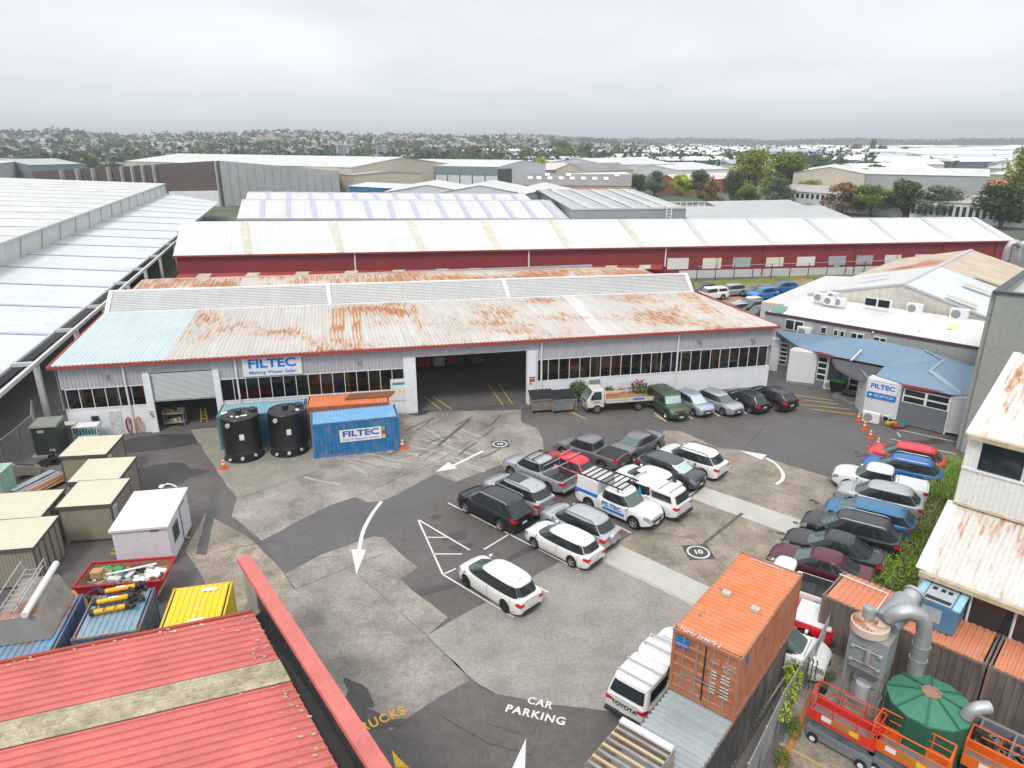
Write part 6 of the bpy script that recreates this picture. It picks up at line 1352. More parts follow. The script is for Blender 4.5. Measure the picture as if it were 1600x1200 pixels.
def wheel_meshes(r):
    if r in WHEELM: return WHEELM[r]
    m = MB(); w = .115; m.lathe((0, 0, 0), [(r*.62, -w), (r*.93, -w), (r, -w*.75), (r, w*.75), (r*.93, w), (r*.62, w)], 28, axis='y'); a = m.build('tyre', RUBBER, None, smooth=True)
    m = MB(); m.lathe((0, 0, 0), [(r*.64, w*.96), (r*.60, w*1.02), (r*.55, w*.7)], 24, axis='y'); m.lathe((0, 0, 0), [(r*.56, w*.55), (0, w*.55)], 20, 1, axis='y'); m.lathe((0, 0, 0), [(r*.16, w*.6), (r*.14, w*.95), (0, w*.98)], 12, axis='y')
    for k in range(5):
        q = 2*math.pi*k/5; d = Vector((math.cos(q), 0, math.sin(q))); s = Vector((-d.z, 0, d.x))
        m.face([d*r*.12+s*r*.09+Vector((0, w*.93, 0)), d*r*.58+s*r*.13+Vector((0, w*.9, 0)), d*r*.58-s*r*.13+Vector((0, w*.9, 0)), d*r*.12-s*r*.09+Vector((0, w*.93, 0))])
    b = m.build('rim', [CHROME, M('brake_dark', (.03, .03, .03), .7)], None, smooth=True)
    WHEELM[r] = (a.data, b.data); bpy.data.objects.remove(a); bpy.data.objects.remove(b); return WHEELM[r]
DARKTRIM = M('dark_trim', (.03, .03, .032), .6)
def vehicle(name, kind, paintname, label, cat, loc, yaw, group='cars parked in the yard', rails=False, bars=0, cover=None, canopy=False, sunshade=False, spare=False, darkrim=False, glassroof=False, cladding=False, mod={}, det=True):
    S = dict(TYPES[kind]); S.update(mod); P = PT[paintname]; t = thing(name, label, cat, loc, yaw, group)
    L, Wd, H, belt = S['L'], S['W']/2, S['H'], S['belt']; a = L/2; xa, xb, xc, xd = S['g']; r = S['r']; sill = .20 if kind not in ('ute', 'cabute', 'boxy') else .32
    bed = S.get('bed')
    xs = {-a, -a+.03, -a+.1, -a+.25, a-.03, a-.1, a-.22, a-.4, a-.6, xa, xd}
    for xw in S['xw']:
        R_ = r+.05
        for k in range(-6, 7): xs.add(round(xw+R_*math.sin(k*math.pi/12), 3))
        xs.add(xw-R_-.001); xs.add(xw+R_+.001)
    x = -a
    while x < a: xs.add(round(x, 2)); x += .22
    if bed: xs.add(bed[0]); xs.add(bed[0]-.01); xs.add(-a+.07); xs.add(-a+.08)
    xs = sorted(v for v in xs if -a <= v <= a); xs2 = [xs[0]]
    for v in xs[1:]:
        if v-xs2[-1] > .006: xs2.append(v)
    xs = xs2
    def width(x):
        df, dr_ = a-x, x+a
        f = 1-.30*max(0, 1-df/.75)**2.4; g_ = 1-.15*max(0, 1-dr_/.45)**2.2; return Wd*f*g_
    def deck(x):
        if x > xa:
            q = (x-xa)/(a-xa); return S['hood']+(S['nose']-S['hood'])*(q**2.2)-.10*max(0, (q-.9)/.1)
        if x < xd:
            q = (xd-x)/max(.01, (a+xd)); return belt+(S['tail']-belt)*min(1, q)-(.05*max(0, (q-.85)/.15) if kind == 'sedan' else 0)
        return belt
    def zb(x):
        z = sill+.12*max(0, 1-(a-x)/.5)+.12*max(0, 1-(x+a)/.4)
        for xw in S['xw']:
            d = abs(x-xw); R_ = r+.05
            if d < R_: z = max(z, r+math.sqrt(R_*R_-d*d))
        return z
    def ring(x):
        w_, d, b = width(x), deck(x), zb(x); inbed = bed and (-a+.075 < x < bed[0]-.005)
        z1 = max(b+.05, .3); z2 = max(.52, b+.07); z3 = max(d-.26, z2+.03)
        rows = [(w_*.93, b), (w_*.985, z1), (w_, z2), (w_*.995, z3), (w_*.965, d-.07), (w_*.92, d-.012)]
        if inbed: rows += [(w_*.88, d-.012), (w_*.87, bed[1]), (0, bed[1])]
        else: rows += [(w_*.75, d+.015), (w_*.4, d+.035), (0, d+.04)]
        return rows
    rings = [ring(v) for v in xs]; m = MB()
    def ptf(i, j, s): return Vector((xs[i], s*rings[i][j][0], rings[i][j][1]))
    for i in range(len(xs)-1):
        for s in (1, -1):
            for j in range(8):
                q = [ptf(i, j, s), ptf(i+1, j, s), ptf(i+1, j+1, s), ptf(i, j+1, s)]
                m.face(q if s < 0 else q[::-1], 1 if (cladding and j < 1) or (j == 0 and kind in ('ute', 'suv', 'bigsuv')) else (2 if bed and bed[0]-.02 > xs[i] > -a+.06 and j >= 6 else 0))
        q = [ptf(i, 0, 1), ptf(i+1, 0, 1), ptf(i+1, 0, -1), ptf(i, 0, -1)]; m.face(q, 1)
    for i, s in ((0, -1), (len(xs)-1, 1)):
        for j in range(8):
            q = [ptf(i, j, 1), ptf(i, j, -1), ptf(i, j+1, -1), ptf(i, j+1, 1)]; m.face(q, 1 if j == 0 else 0)
    # cabin (greenhouse)
    def gh(m, xa, xb, xc, xd, z0, z1, w0, w1, mi=0, n=4.6, N_=44, crown=.07, tp=.07, dz=.06):
        HF = (xb-xc)/2+.12
        lv = [(0, 0), (.3, .3), (.6, .6), (.86, .86), (.96, .95), (1., 1.)]
        def prof(t): return (xa+(xb-xa)*t, xd+(xc-xd)*t, w0+(w1-w0)*t**1.15, z0+(z1-crown-z0)*t)
        rg_ = []
        for t, _ in lv:
            f_, b_, w_, z_ = prof(t); c_, h_ = (f_+b_)/2, (f_-b_)/2
            rg_.append([(c_, h_, w_, z_)])
        f_, b_, w_, z_ = prof(1); c_, h_ = (f_+b_)/2, (f_-b_)/2
        rg_ += [[(c_, h_*.965, w_*.94, z_+crown*.35)], [(c_, h_*.85, w_*.8, z_+crown*.7)], [(c_, h_*.5, w_*.45, z_+crown*.95)], [(c_, .001, .001, z_+crown)]]
        def out(c, h, w_, z, k):
            q = 2*math.pi*k/N_; cs, sn = math.cos(q), math.sin(q); e_ = 2/n
            u_ = math.copysign(abs(cs)**e_, cs); return Vector((c+h*u_, w_*math.copysign(abs(sn)**e_, sn)*(1-tp*u_*u_), z-dz*(z-z0)/(z1-z0)*(h*u_/HF)**2))
        for A_, B_ in zip(rg_[:-1], rg_[1:]):
            for k in range(N_): m.face([out(*A_[0], k), out(*A_[0], k+1), out(*B_[0], k+1), out(*B_[0], k)], mi)
        def side(t, s_, sgn):    # s_ 0 rear .. 1 front
            f_, b_, w_, z_ = prof(t); c_, h_ = (f_+b_)/2, (f_-b_)/2; x = b_+(f_-b_)*s_; u = min(1, abs((x-c_)/h_)); y = w_*(1-u**n)**(1/n)*(1-tp*u*u); return Vector((x, sgn*(y+.012), z_-dz*(z_-z0)/(z1-z0)*(h_*u/HF)**2))
        def end(t, v, sgn):      # v -1..1 across
            f_, b_, w_, z_ = prof(t); c_, h_ = (f_+b_)/2, (f_-b_)/2; ux = (1-abs(v)**n)**(1/n); return Vector((c_+sgn*(h_*ux+.012), v*w_*(1-tp*ux*ux), z_+.006-dz*(z_-z0)/(z1-z0)*(h_*ux/HF)**2))
        return side, end
    nn_ = S.get('n', 4.6)
    side, end = gh(m, xa, xb, xc, xd, belt-.02, H, Wd*.935, Wd*(S['wr']+.22), 0, nn_)
    # seams
    def bp(x, j, s, o=.006):
        i = max(0, min(len(xs)-2, next((k for k in range(len(xs)-1) if xs[k+1] >= x), len(xs)-2))); f_ = (x-xs[i])/(xs[i+1]-xs[i]); j0 = int(min(j, 7.999)); g_ = j-j0
        P_ = ptf(i, j0, s).lerp(ptf(i+1, j0, s), f_).lerp(ptf(i, j0+1, s).lerp(ptf(i+1, j0+1, s), f_), g_); return P_+Vector((0, s*o if j < 5 else 0, o if j >= 4 else 0))
    if det:
        doors = [xa-.22, (xa+xd)/2+.12, xd+.55] if len(S['win']) > 2 or kind == 'ute' else [xa-.2, xd+.15]
        if kind == 'ute': doors = [xa-.25, .12, xd+.1]
        for s in (1, -1):
            for x in doors:
                js = [1.0, 1.6, 2.4, 3.2, 4.0, 4.7]
                for q0, q1 in zip(js[:-1], js[1:]):
                    if zb(x) > .4 and q0 < 2: continue
                    m.face([bp(x-.008, q0, s), bp(x+.008, q0, s), bp(x+.008, q1, s), bp(x-.008, q1, s)], 1)
        for x0_ in (xa+.02,): m.face([(x0_, -Wd*.7, S['hood']+.035), (x0_+.02, -Wd*.7, S['hood']+.033), (x0_+.02, Wd*.7, S['hood']+.033), (x0_, Wd*.7, S['hood']+.035)], 1)
    BEDM = M('bed_liner', (.05, .05, .052), .8, var=.3, sc=3)
    m.build('body', [P, DARKTRIM, BEDM], t, smooth=True, angle=32)
    # glass
    T0, T1 = .10, .90
    def pane(name, fn, u0, u1, par=t, mt=GLASS, du=(0, 0), nu=6, t0=T0, t1=T1):
        mm = MB(); nv = 5
        for i in range(nu):
            for j in range(nv):
                def q(i, j): tt = t0+(t1-t0)*j/nv; lo, hi = u0+du[0]*j/nv, u1+du[1]*j/nv; return fn(tt, lo+(hi-lo)*i/nu)
                mm.face([q(i, j), q(i+1, j), q(i+1, j+1), q(i, j+1)])
        return mm.build(name, mt, par, smooth=True)
    for s in (1, -1):
        for w0, w1 in S['win']: pane('side_window', lambda tt, u: side(tt, u, s), w0, w1)
    pane('windscreen', lambda tt, v: end(tt, v, 1), -.86, .86, mt=SUNSH if sunshade else SCREEN, t0=.08, t1=.92, nu=10)
    pane('rear_window', lambda tt, v: end(tt, v, -1), -.82, .82, t0=.22 if not bed else .2, t1=.9, nu=10)
    if glassroof:
        mm = MB(); mm.hexa([Vector(p) for p in ((xb-1.3, -.5, H-.03), (xb-.15, -.5, H-.03), (xb-.15, .5, H-.03), (xb-1.3, .5, H-.03))], [Vector(p) for p in ((xb-1.3, -.5, H+.004), (xb-.15, -.5, H+.004), (xb-.15, .5, H+.004), (xb-1.3, .5, H+.004))]); mm.build('glass_roof', GLASS, t, bevel=.02)
    for s in (1, -1): pane('window_surround', lambda tt, u: side(tt, u, s)-Vector((0, s*.005, 0)), S['win'][0][0]-.02, S['win'][-1][1]+.01, mt=DARKTRIM, nu=14, t0=.05, t1=.94)
    # lamps, plates, grille, bumpers
    for s in (1, -1):
        mm = MB()
        for i in range(4):
            for j in range(2):
                x0, x1 = a-.05-.36*i/4, a-.05-.36*(i+1)/4; j0, j1 = 3.05+.8*j, 3.85+.8*j; f_ = [bp(x0, j0, s, .01), bp(x1, j0+.2*(i+1)/4, s, .01), bp(x1, j1, s, .01), bp(x0, j1, s, .01)]; mm.face(f_)
        zf = (S['nose']+.45)/2+.06; mm.hexa([Vector((a-.03, s*Wd*.38, zf-.05)), Vector((a+.006, s*Wd*.38, zf-.05)), Vector((a+.006, s*Wd*.66, zf-.04)), Vector((a-.03, s*Wd*.66, zf-.04))], [Vector((a-.03, s*Wd*.38, zf+.06)), Vector((a+.006, s*Wd*.38, zf+.06)), Vector((a+.006, s*Wd*.66, zf+.09)), Vector((a-.03, s*Wd*.66, zf+.09))])
        mm.build('headlight', LIGHT, t)
        mm = MB(); zt_ = S['tail']-.22
        for i in range(3): x0, x1 = -a+.02+.24*i/3, -a+.02+.24*(i+1)/3; mm.face([bp(x0, 3.0, s, .012), bp(x1, 3.1+.2*i, s, .012), bp(x1, 4.1, s, .012), bp(x0, 4.1, s, .012)])
        mm.hexa([Vector((-a-.008, s*Wd*.55, zt_-.0)), Vector((-a+.03, s*Wd*.55, zt_-.0)), Vector((-a+.03, s*Wd*.85, zt_-.04)), Vector((-a-.008, s*Wd*.85, zt_-.04))], [Vector((-a-.008, s*Wd*.55, zt_+.10)), Vector((-a+.03, s*Wd*.55, zt_+.10)), Vector((-a+.03, s*Wd*.85, zt_+.16)), Vector((-a-.008, s*Wd*.85, zt_+.16))])
        mm.build('tail_light', TAIL, t)
        mm = MB(); mm.box((xa-.28, s*(Wd+.06), belt+.06), (.13, .18, .13)); mm.build('mirror', P, t, bevel=.03, smooth=True)
        if det:
            for x in ((xa+xd)/2+.25, (xa+xd)/2-.75):
                if kind in ('cabute',) and x < 0: continue
                mm = MB(); p = bp(x, 3.7, s, .02); mm.box(p, (.17, .03, .03)); mm.build('door_handle', P, t)
    mm = MB(); mm.box((a-.01, 0, (S['nose']+.42)/2-.02), (.03, Wd*.85, .13)); mm.box((a-.015, 0, .36), (.03, Wd*1.1, .12)); mm.build('grille', DARKTRIM, t)
    mm = MB(); mm.box((a+.006, 0, .46), (.02, .36, .11)); mm.build('front_plate', PLATE, t); mm = MB(); mm.box((-a-.006, 0, .62 if not bed else .5), (.02, .36, .12)); mm.build('rear_plate', PLATE, t)
    if kind in ('suv', 'bigsuv', 'hatch', 'wagon', 'mpv'): mm = MB(); mm.box((-a+.0, 0, .36), (.05, Wd*1.25, .14)); mm.build('rear_valance', DARKTRIM, t)
    if bed: mm = MB(); mm.box((-a-.06, 0, .48), (.14, Wd*1.7, .14)); mm.build('rear_bumper', DARKTRIM if paintname != 'silver' else CHROME, t, bevel=.02)
    wm = wheel_meshes(r)
    for xw in S['xw']:
        for s in (1, -1):
            w_ = bpy.data.objects.new('wheel', wm[0]); COL.objects.link(w_); w_.parent = t; w_.location = (xw, s*(Wd-.13), r); w_.rotation_euler = (0, 0, 0 if s > 0 else math.pi)
            q = bpy.data.objects.new('rim', wm[1]); COL.objects.link(q); q.parent = w_
            if darkrim: q.data = dark_rim(wm[1])
    if rails:
        for s in (1, -1):
            mm = MB(); y = Wd*(S['wr']+.14); mm.tube([(xb-.15, s*y, H-.05), (xb-.3, s*y, H+.02), (xc+.35, s*y, H+.02), (xc+.15, s*y, H-.06)], .022, 6); mm.build('roof_rail', CHROME if rails == 1 else DARKTRIM, t)
    for k in range(bars):
        x = xb-.3-(.75 if kind != 'ute' else .55)*k; mm = MB(); mm.box((x, 0, H+.08), (.07, Wd*1.5, .035))
        for s in (1, -1): mm.box((x, s*Wd*.7, H+.02), (.09, .05, .1))
        mm.build('roof_bar', CHROME if rails != 2 else DARKTRIM, t)
    if not bed and det: mm = MB(); mm.bar((xc+.3, .12, H), (xc+.12, .12, H+.14), .02); mm.build('aerial', DARKTRIM, t)
    if spare: mm = MB(); mm.lathe((-a-.10, .05, .88), [(0, -.1), (.28, -.1), (.33, -.04), (.33, .08), (0, .1)], 20, axis='x'); mm.build('spare_wheel_cover', P, t, smooth=True)
    if cover == 'tonneau' or cover == 'white': mm = MB(); mm.box(((bed[0]-a)/2+.03, 0, deck(-2)+.0), (a+bed[0]-.10, Wd*1.84, .07)); mm.build('tonneau_cover', BLACKP if cover == 'tonneau' else PALE, t, bevel=.02)
    if cover == 'bars':
        mm = MB()
        for x in (bed[0]-.06, -a+.9):
            mm.tube([(x, -Wd*.88, 1.1), (x, -Wd*.84, 1.72), (x, Wd*.84, 1.72), (x, Wd*.88, 1.1)], .03, 6)
        mm.build('ladder_rack', CHROME, t)
    if canopy:
        mm = MB(); cs, ce = gh(mm, xd+.12, xc+.10, -a+.36, -a+.06, deck(-2)-.01, H-.0, Wd*.93, Wd*.80, 0, 8, tp=0, dz=.02); mm.build('canopy', P, t, smooth=True, angle=32)
        for s in (1, -1): pane('canopy_window', lambda tt, u: cs(tt, u, s), .14, .88, t0=.2, t1=.8)
        pane('canopy_rear_window', lambda tt, v: ce(tt, v, -1), -.84, .84, t0=.14, t1=.84, nu=8)
        for x in (bed[0]-.3, -a+.65): mm = MB(); mm.box((x, 0, H+.05), (.07, Wd*1.6, .04)); mm.build('roof_bar', CHROME, t)
    return t
_dr = {}
def dark_rim(me):
    if me.name not in _dr: c = me.copy(); c.materials[0] = M('black_alloy', (.04, .04, .045), .35, .6); _dr[me.name] = c
    return _dr[me.name]
BAY = R(136.6)
def at(px, py, z=1.5): p = G(px, py, z); return (p.x, p.y, .02)
# ---- middle block
vehicle('people_mover', 'mpv', 'white', 'white people mover with black alloys parked alone beside the hatched bay', 'car', at(778, 886), R(134.5), darkrim=True)
vehicle('parked_car', 'bigsuv', 'navyblack', 'large dark blue black SUV at the front left corner of the middle block', 'car', at(771, 767, 1.7), BAY, rails=1)
vehicle('parked_car', 'bigsuv', 'silver', 'silver SUV with dark glass roof between the black SUV and silver pickup', 'car', at(808, 747, 1.7), BAY, glassroof=True, rails=2, mod=dict(L=4.8))
vehicle('pickup_truck', 'ute', 'silver', 'silver double cab pickup with open bed and metal ladder rack', 'pickup truck', at(842, 722, 1.4), BAY, bars=2, cover='bars', rails=2)
vehicle('parked_car', 'hatch', 'red', 'bright red hatchback with two silver roof bars in the middle block', 'car', at(886, 711, 1.4), BAY, bars=2)
vehicle('pickup_truck', 'ute', 'grey2', 'purple grey double cab pickup with black bed cover', 'pickup truck', at(922, 689, 1.5), BAY+R(4), cover='tonneau')
vehicle('parked_car', 'sedan', 'grey2', 'grey brown sedan facing the camera behind the grey pickup', 'car', at(994, 681, 1.35), R(224))
vehicle('parked_car', 'wagon', 'white', 'white station wagon, nearest car in the right row of the middle block', 'car', at(880, 826, 1.45), BAY)
vehicle('parked_car', 'suv', 'silver', 'silver small SUV with spare wheel cover on its tailgate', 'car', at(905, 796, 1.65), BAY, rails=2, spare=True)
sv = vehicle('service_pickup', 'ute', 'white', 'white service pickup with boxy white canopy, black roof rack and FILTEC lettering', 'pickup truck', at(968, 770, 1.4), BAY-math.pi)
m = MB(); m.hexa([Vector(p) for p in ((-2.55, -.93, 1.08), (-.98, -.93, 1.08), (-.98, .93, 1.08), (-2.55, .93, 1.08))], [Vector(p) for p in ((-2.5, -.85, 2.05), (-.98, -.85, 2.05), (-.98, .85, 2.05), (-2.5, .85, 2.05))]); m.build('service_canopy', PT['white'], sv, bevel=.04)
m = MB()
for x in [-2.4+.38*i for i in range(9)]: m.box((x, 0, 2.16 if x < -.9 else 2.12), (.07, 1.6, .05))
for s in (-1, 1): m.box((-.85, s*.8, 2.13), (3.2, .05, .07))
for x in (-2.3, -1.1, .4):
    for s in (-1, 1): m.box((x, s*.78, 2.0), (.06, .05, .25))
m.build('roof_rack', BLACKP, sv)
m = MB(); m.hexa([Vector(p) for p in ((-2.58, -.945, 1.05), (-.95, -.945, 1.05), (-.95, -.90, 1.05), (-2.58, -.90, 1.05))], [Vector(p) for p in ((-2.56, -.935, 1.25), (-.96, -.935, 1.25), (-.96, -.88, 1.25), (-2.56, -.88, 1.25))]); m.build('blue_stripe', BLUE, sv)
m = MB(); m.box((.25, -.945, .62), (1.5, .02, .14)); m.build('blue_stripe', BLUE, sv)
text_part('door_lettering', 'FILTEC', BLUE, sv, (.1, -.955, .9), (1, 0, -.03), (0, 0, 1), .36, .003, .012, width=1.35)
cu_ = vehicle('canopy_pickup', 'ute', 'white', 'white pickup with rounded canopy and light blue triangle decals on its side', 'pickup truck', at(1010, 752, 1.6), BAY, canopy=True, bars=1)
SKYB = M('sky_blue_decal', (.02, .42, .75), .4)
m = MB(); y = .955
for pts in [((-.55, .45), (.25, .45), (-.15, 1.05)), ((.0, .55), (.5, .55), (.2, .95)), ((-.3, 1.2), (.05, 1.2), (-.1, 1.62))]: m.prism([(0, 0), (0, 0), (0, 0)], 0, 0) if False else m.face([(p[0], y-.08*(p[1] > 1.1)*(p[1]-1.0)*2, p[1]) for p in pts][::-1])
m.build('side_decal', SKYB, cu_)
vehicle('parked_car', 'hatch', 'white', 'white hatchback between the canopy pickup and the dark grey hatchback', 'car', at(1012, 731, 1.5), BAY)
vehicle('parked_car', 'suv', 'dkgrey', 'dark grey hatchback facing the camera with a bright sunshade', 'car', at(1050, 717, 1.5), BAY-math.pi, sunshade=True, mod=dict(H=1.56, L=4.45))
vehicle('parked_car', 'suv', 'white', 'white SUV at the far right corner of the middle block', 'car', at(1082, 699, 1.6), BAY, rails=2)
# ---- right row
RB = R(160)
rowR = [('parked_car', 'suv', 'red', 'bright red car beside the orange cones, farthest of the right row', 'car', 1418, 695, {}),
 ('parked_car', 'suv', 'blue', 'bright blue SUV with chrome window line in the right row', 'car', 1412, 714, dict(rails=1)),
 ('pickup_truck', 'ute', 'white', 'white pickup with flat white bed cover in the right row', 'pickup truck', 1378, 731, dict(cover='white')),
 ('parked_car', 'suv', 'silver', 'silver SUV between the white pickup and the steel blue wagon', 'car', 1377, 757, {}),
 ('parked_car', 'bigsuv', 'steel', 'steel blue wagon with flat roof in the right row', 'car', 1359, 784, dict(mod=dict(H=1.62, L=4.6, n=8))),
 ('parked_car', 'bigsuv', 'navyblack', 'dark navy SUV with chrome window outline in the right row', 'car', 1332, 806, dict(rails=1)),
 ('parked_car', 'sedan', 'black', 'black car with sloping tail between the navy SUV and the maroon sedan', 'car', 1304, 838, dict(mod=dict(H=1.55))),
 ('parked_car', 'sedan', 'maroon', 'maroon sedan nearest the orange roofed container', 'car', 1283, 864, {})]
for n_, k_, p_, lab, cat, px, py, kw_ in rowR:
    z_ = TYPES[k_]['H']-.05; vehicle(n_, k_, p_, lab, cat, at(px, py, z_), R(147.5) if k_ != 'sedan' else R(146), **kw_)
vehicle('pickup_truck', 'cabute', 'white', 'white single cab pickup with open tray partly behind the orange container', 'pickup truck', at(1232, 897, 1.3), R(146), mod=dict(H=1.8, wr=.66))
m2 = vehicle('pickup_truck', 'ute', 'red', 'red pickup with white bed cover squeezed between the containers', 'pickup truck', at(1210, 934, 1.3), R(146), cover='white')
vehicle('parked_car', 'suv', 'white', 'white car nose out between the stacked containers and the dark container', 'car', at(1208, 985, 1.3), R(-36))
tu = vehicle('canopy_pickup', 'ute', 'white', 'white pickup with canopy and black TOYOTA lettering on its tailgate', 'pickup truck', at(1031, 1024, 1.5), R(50), canopy=True, bars=2)
text_part('tailgate_lettering', 'TOYOTA', M('letter_black', (.015, .015, .015), .5), tu, (-2.70, 0, .87), (0, -1, 0), (0, 0, 1), .25, .003, .008, width=1.1)
# ---- row along the warehouse
vehicle('off_roader', 'boxy', 'green', 'boxy army green off roader beside the flatbed truck', 'car', at(1044, 618, 1.5), R(-73), sunshade=True, group='cars along the warehouse wall')
vehicle('parked_car', 'hatch', 'paleblue', 'pale blue silver hatchback with sunshade next to the green off roader', 'car', at(1083, 617, 1.3), R(-67), sunshade=True, group='cars along the warehouse wall')
vehicle('parked_car', 'hatch', 'silver', 'silver hatchback with dark windscreen in the warehouse row', 'car', at(1124, 615, 1.35), R(-60), mod=dict(L=4.45), group='cars along the warehouse wall')
vehicle('parked_car', 'hatch', 'black', 'black hatchback showing its tail in the warehouse row', 'car', at(1166, 612, 1.35), R(119), group='cars along the warehouse wall')
vehicle('parked_car', 'suv', 'black', 'black small SUV at the right end of the warehouse row', 'car', at(1206, 606, 1.5), R(120), group='cars along the warehouse wall', mod=dict(H=1.6, L=4.4))
# ---- back car park (seen over the roof)
BKG = 'cars in the back car park'
for px, py, k_, p_, yw, lab in [(1143, 448, 'suv', 'silver', 200, 'silver SUV at the back fence of the rear car park'), (1193, 453, 'suv', 'bright', 205, 'bright blue small SUV in the rear car park'), (1224, 444, 'suv', 'blue', 195, 'dark blue SUV at the right end of the rear car park'), (1180, 449, 'hatch', 'black', 200, 'black car mostly hidden behind the bright blue one'),
                             (1173, 466, 'hatch', 'cream', 200, 'cream white car in the rear car park above the rusty roof edge'), (1178, 474, 'suv', 'dkgrey', 200, 'dark grey SUV in the rear car park behind the roof edge'), (1187, 483, 'suv', 'dkgrey', 210, 'dark grey pickup nose nearest the rusty roof corner'), (1110, 454, 'ute', 'white', 200, 'white pickup behind the louvred roof end'), (1100, 447, 'suv', 'black', 200, 'black SUV behind the white pickup in the rear car park'), (1150, 475, 'hatch', 'paleblue', 200, 'pale car roof just above the rusty roof edge')]:
    vehicle('parked_car', k_, p_, lab, 'car', at(px, py, 1.3), R(yw), group=BKG, canopy=(k_ == 'ute'), det=False)
# ---- flatbed truck
ft = thing('flatbed_truck', 'white cab flatbed truck with rusty wooden deck against the warehouse', 'truck', tuple(gp(966, 642)+Vector((-.1, .55, .02))), R(11+180), None)
TWH = PT['cream']
m = MB(); m.hexa([Vector(p) for p in ((1.35, -.85, .5), (2.75, -.85, .5), (2.75, .85, .5), (1.35, .85, .5))], [Vector(p) for p in ((1.35, -.9, 1.15), (2.8, -.87, 1.15), (2.8, .87, 1.15), (1.35, .9, 1.15))]); m.hexa([Vector(p) for p in ((1.35, -.9, 1.15), (2.8, -.87, 1.15), (2.8, .87, 1.15), (1.35, .9, 1.15))], [Vector(p) for p in ((1.4, -.78, 1.98), (2.25, -.76, 1.98), (2.25, .76, 1.98), (1.4, .78, 1.98))]); m.build('cab', TWH, ft, bevel=.05)
m = MB(); m.face([(2.80, -.76, 1.2), (2.80, .76, 1.2), (2.34, .68, 1.9), (2.34, -.68, 1.9)]); 
for i, p in enumerate(m.v): m.v[i] = p+Vector((.02, 0, .01))
m.build('windscreen', SCREEN, ft)
for s in (-1, 1):
    m = MB(); m.face([(1.6, s*.895, 1.22), (2.55, s*.89, 1.22), (2.2, s*.79, 1.85), (1.62, s*.80, 1.85)])
    for i, p in enumerate(m.v): m.v[i] = p+Vector((0, s*.02, 0))
    m.build('side_window', GLASS, ft); m = MB(); m.box((2.45, s*1.02, 1.5), (.08, .14, .3)); m.build('mirror', BLACKP, ft)
    m = MB(); m.box((2.79, s*.66, .78), (.05, .3, .18)); m.build('headlight', LIGHT, ft)
m = MB(); m.box((2.82, 0, .5), (.12, 1.75, .26)); m.build('bumper', M('bumper_grey', (.15, .16, .18), .5), ft, bevel=.02)
m = MB(); m.box((2.79, 0, .98), (.04, .9, .16)); m.build('grille', BLACKP, ft); m = MB(); m.box((2.89, 0, .5), (.02, .36, .12)); m.build('front_plate', PLATE, ft)
m = MB(); m.box((-.9, 0, .62), (4.3, .7, .14)); m.build('chassis', DARKTRIM, ft)
DK = M('rusty_deck', (.20, .11, .06), .8, var=.25, sc=2, rust=.55, rs=(1, 1))
m = MB(); m.box((-.85, 0, .95), (4.2, 1.9, .08)); m.build('deck', DK, ft)
for s in (-1, 1): m = MB(); m.box((-.85, s*.97, 1.05), (4.2, .04, .36)); m.build('side_board', M('truck_board', (.60, .55, .42), .6, var=.08, rust=.4, rs=(1, 1)), ft)
m = MB(); m.box((-2.97, 0, 1.05), (.04, 1.94, .36)); m.build('tail_board', M('truck_board', (.60, .55, .42), .6), ft)
m = MB(); m.tube([(1.3, -.9, .95), (1.3, -.9, 1.9), (1.3, .9, 1.9), (1.3, .9, .95)], .035, 6)
for y in (-.4, 0, .4): m.tube([(1.3, y, .95), (1.3, y, 1.9)], .025, 6)
m.build('headboard', PALE, ft)
m = MB(); m.box((-1.55, .995, 1.1), (1.0, .01, .16)); m.build('blue_panel', BLUE, ft); m = MB(); m.box((0.1, .995, 1.07), (1.8, .01, .04)); m.build('blue_line', M('faded_blue', (.2, .35, .5), .6), ft); m = MB(); m.box((2.0, .9, 1.02), (.55, .01, .07)); m.build('door_mark', BLUE, ft)
wm = wheel_meshes(.37)
for x in (1.95, -1.6):
    for s in (1, -1):
        w_ = bpy.data.objects.new('wheel', wm[0]); COL.objects.link(w_); w_.parent = ft; w_.location = (x, s*.78, .37); w_.rotation_euler = (0, 0, 0 if s > 0 else math.pi); q = bpy.data.objects.new('rim', wm[1]); COL.objects.link(q); q.parent = w_
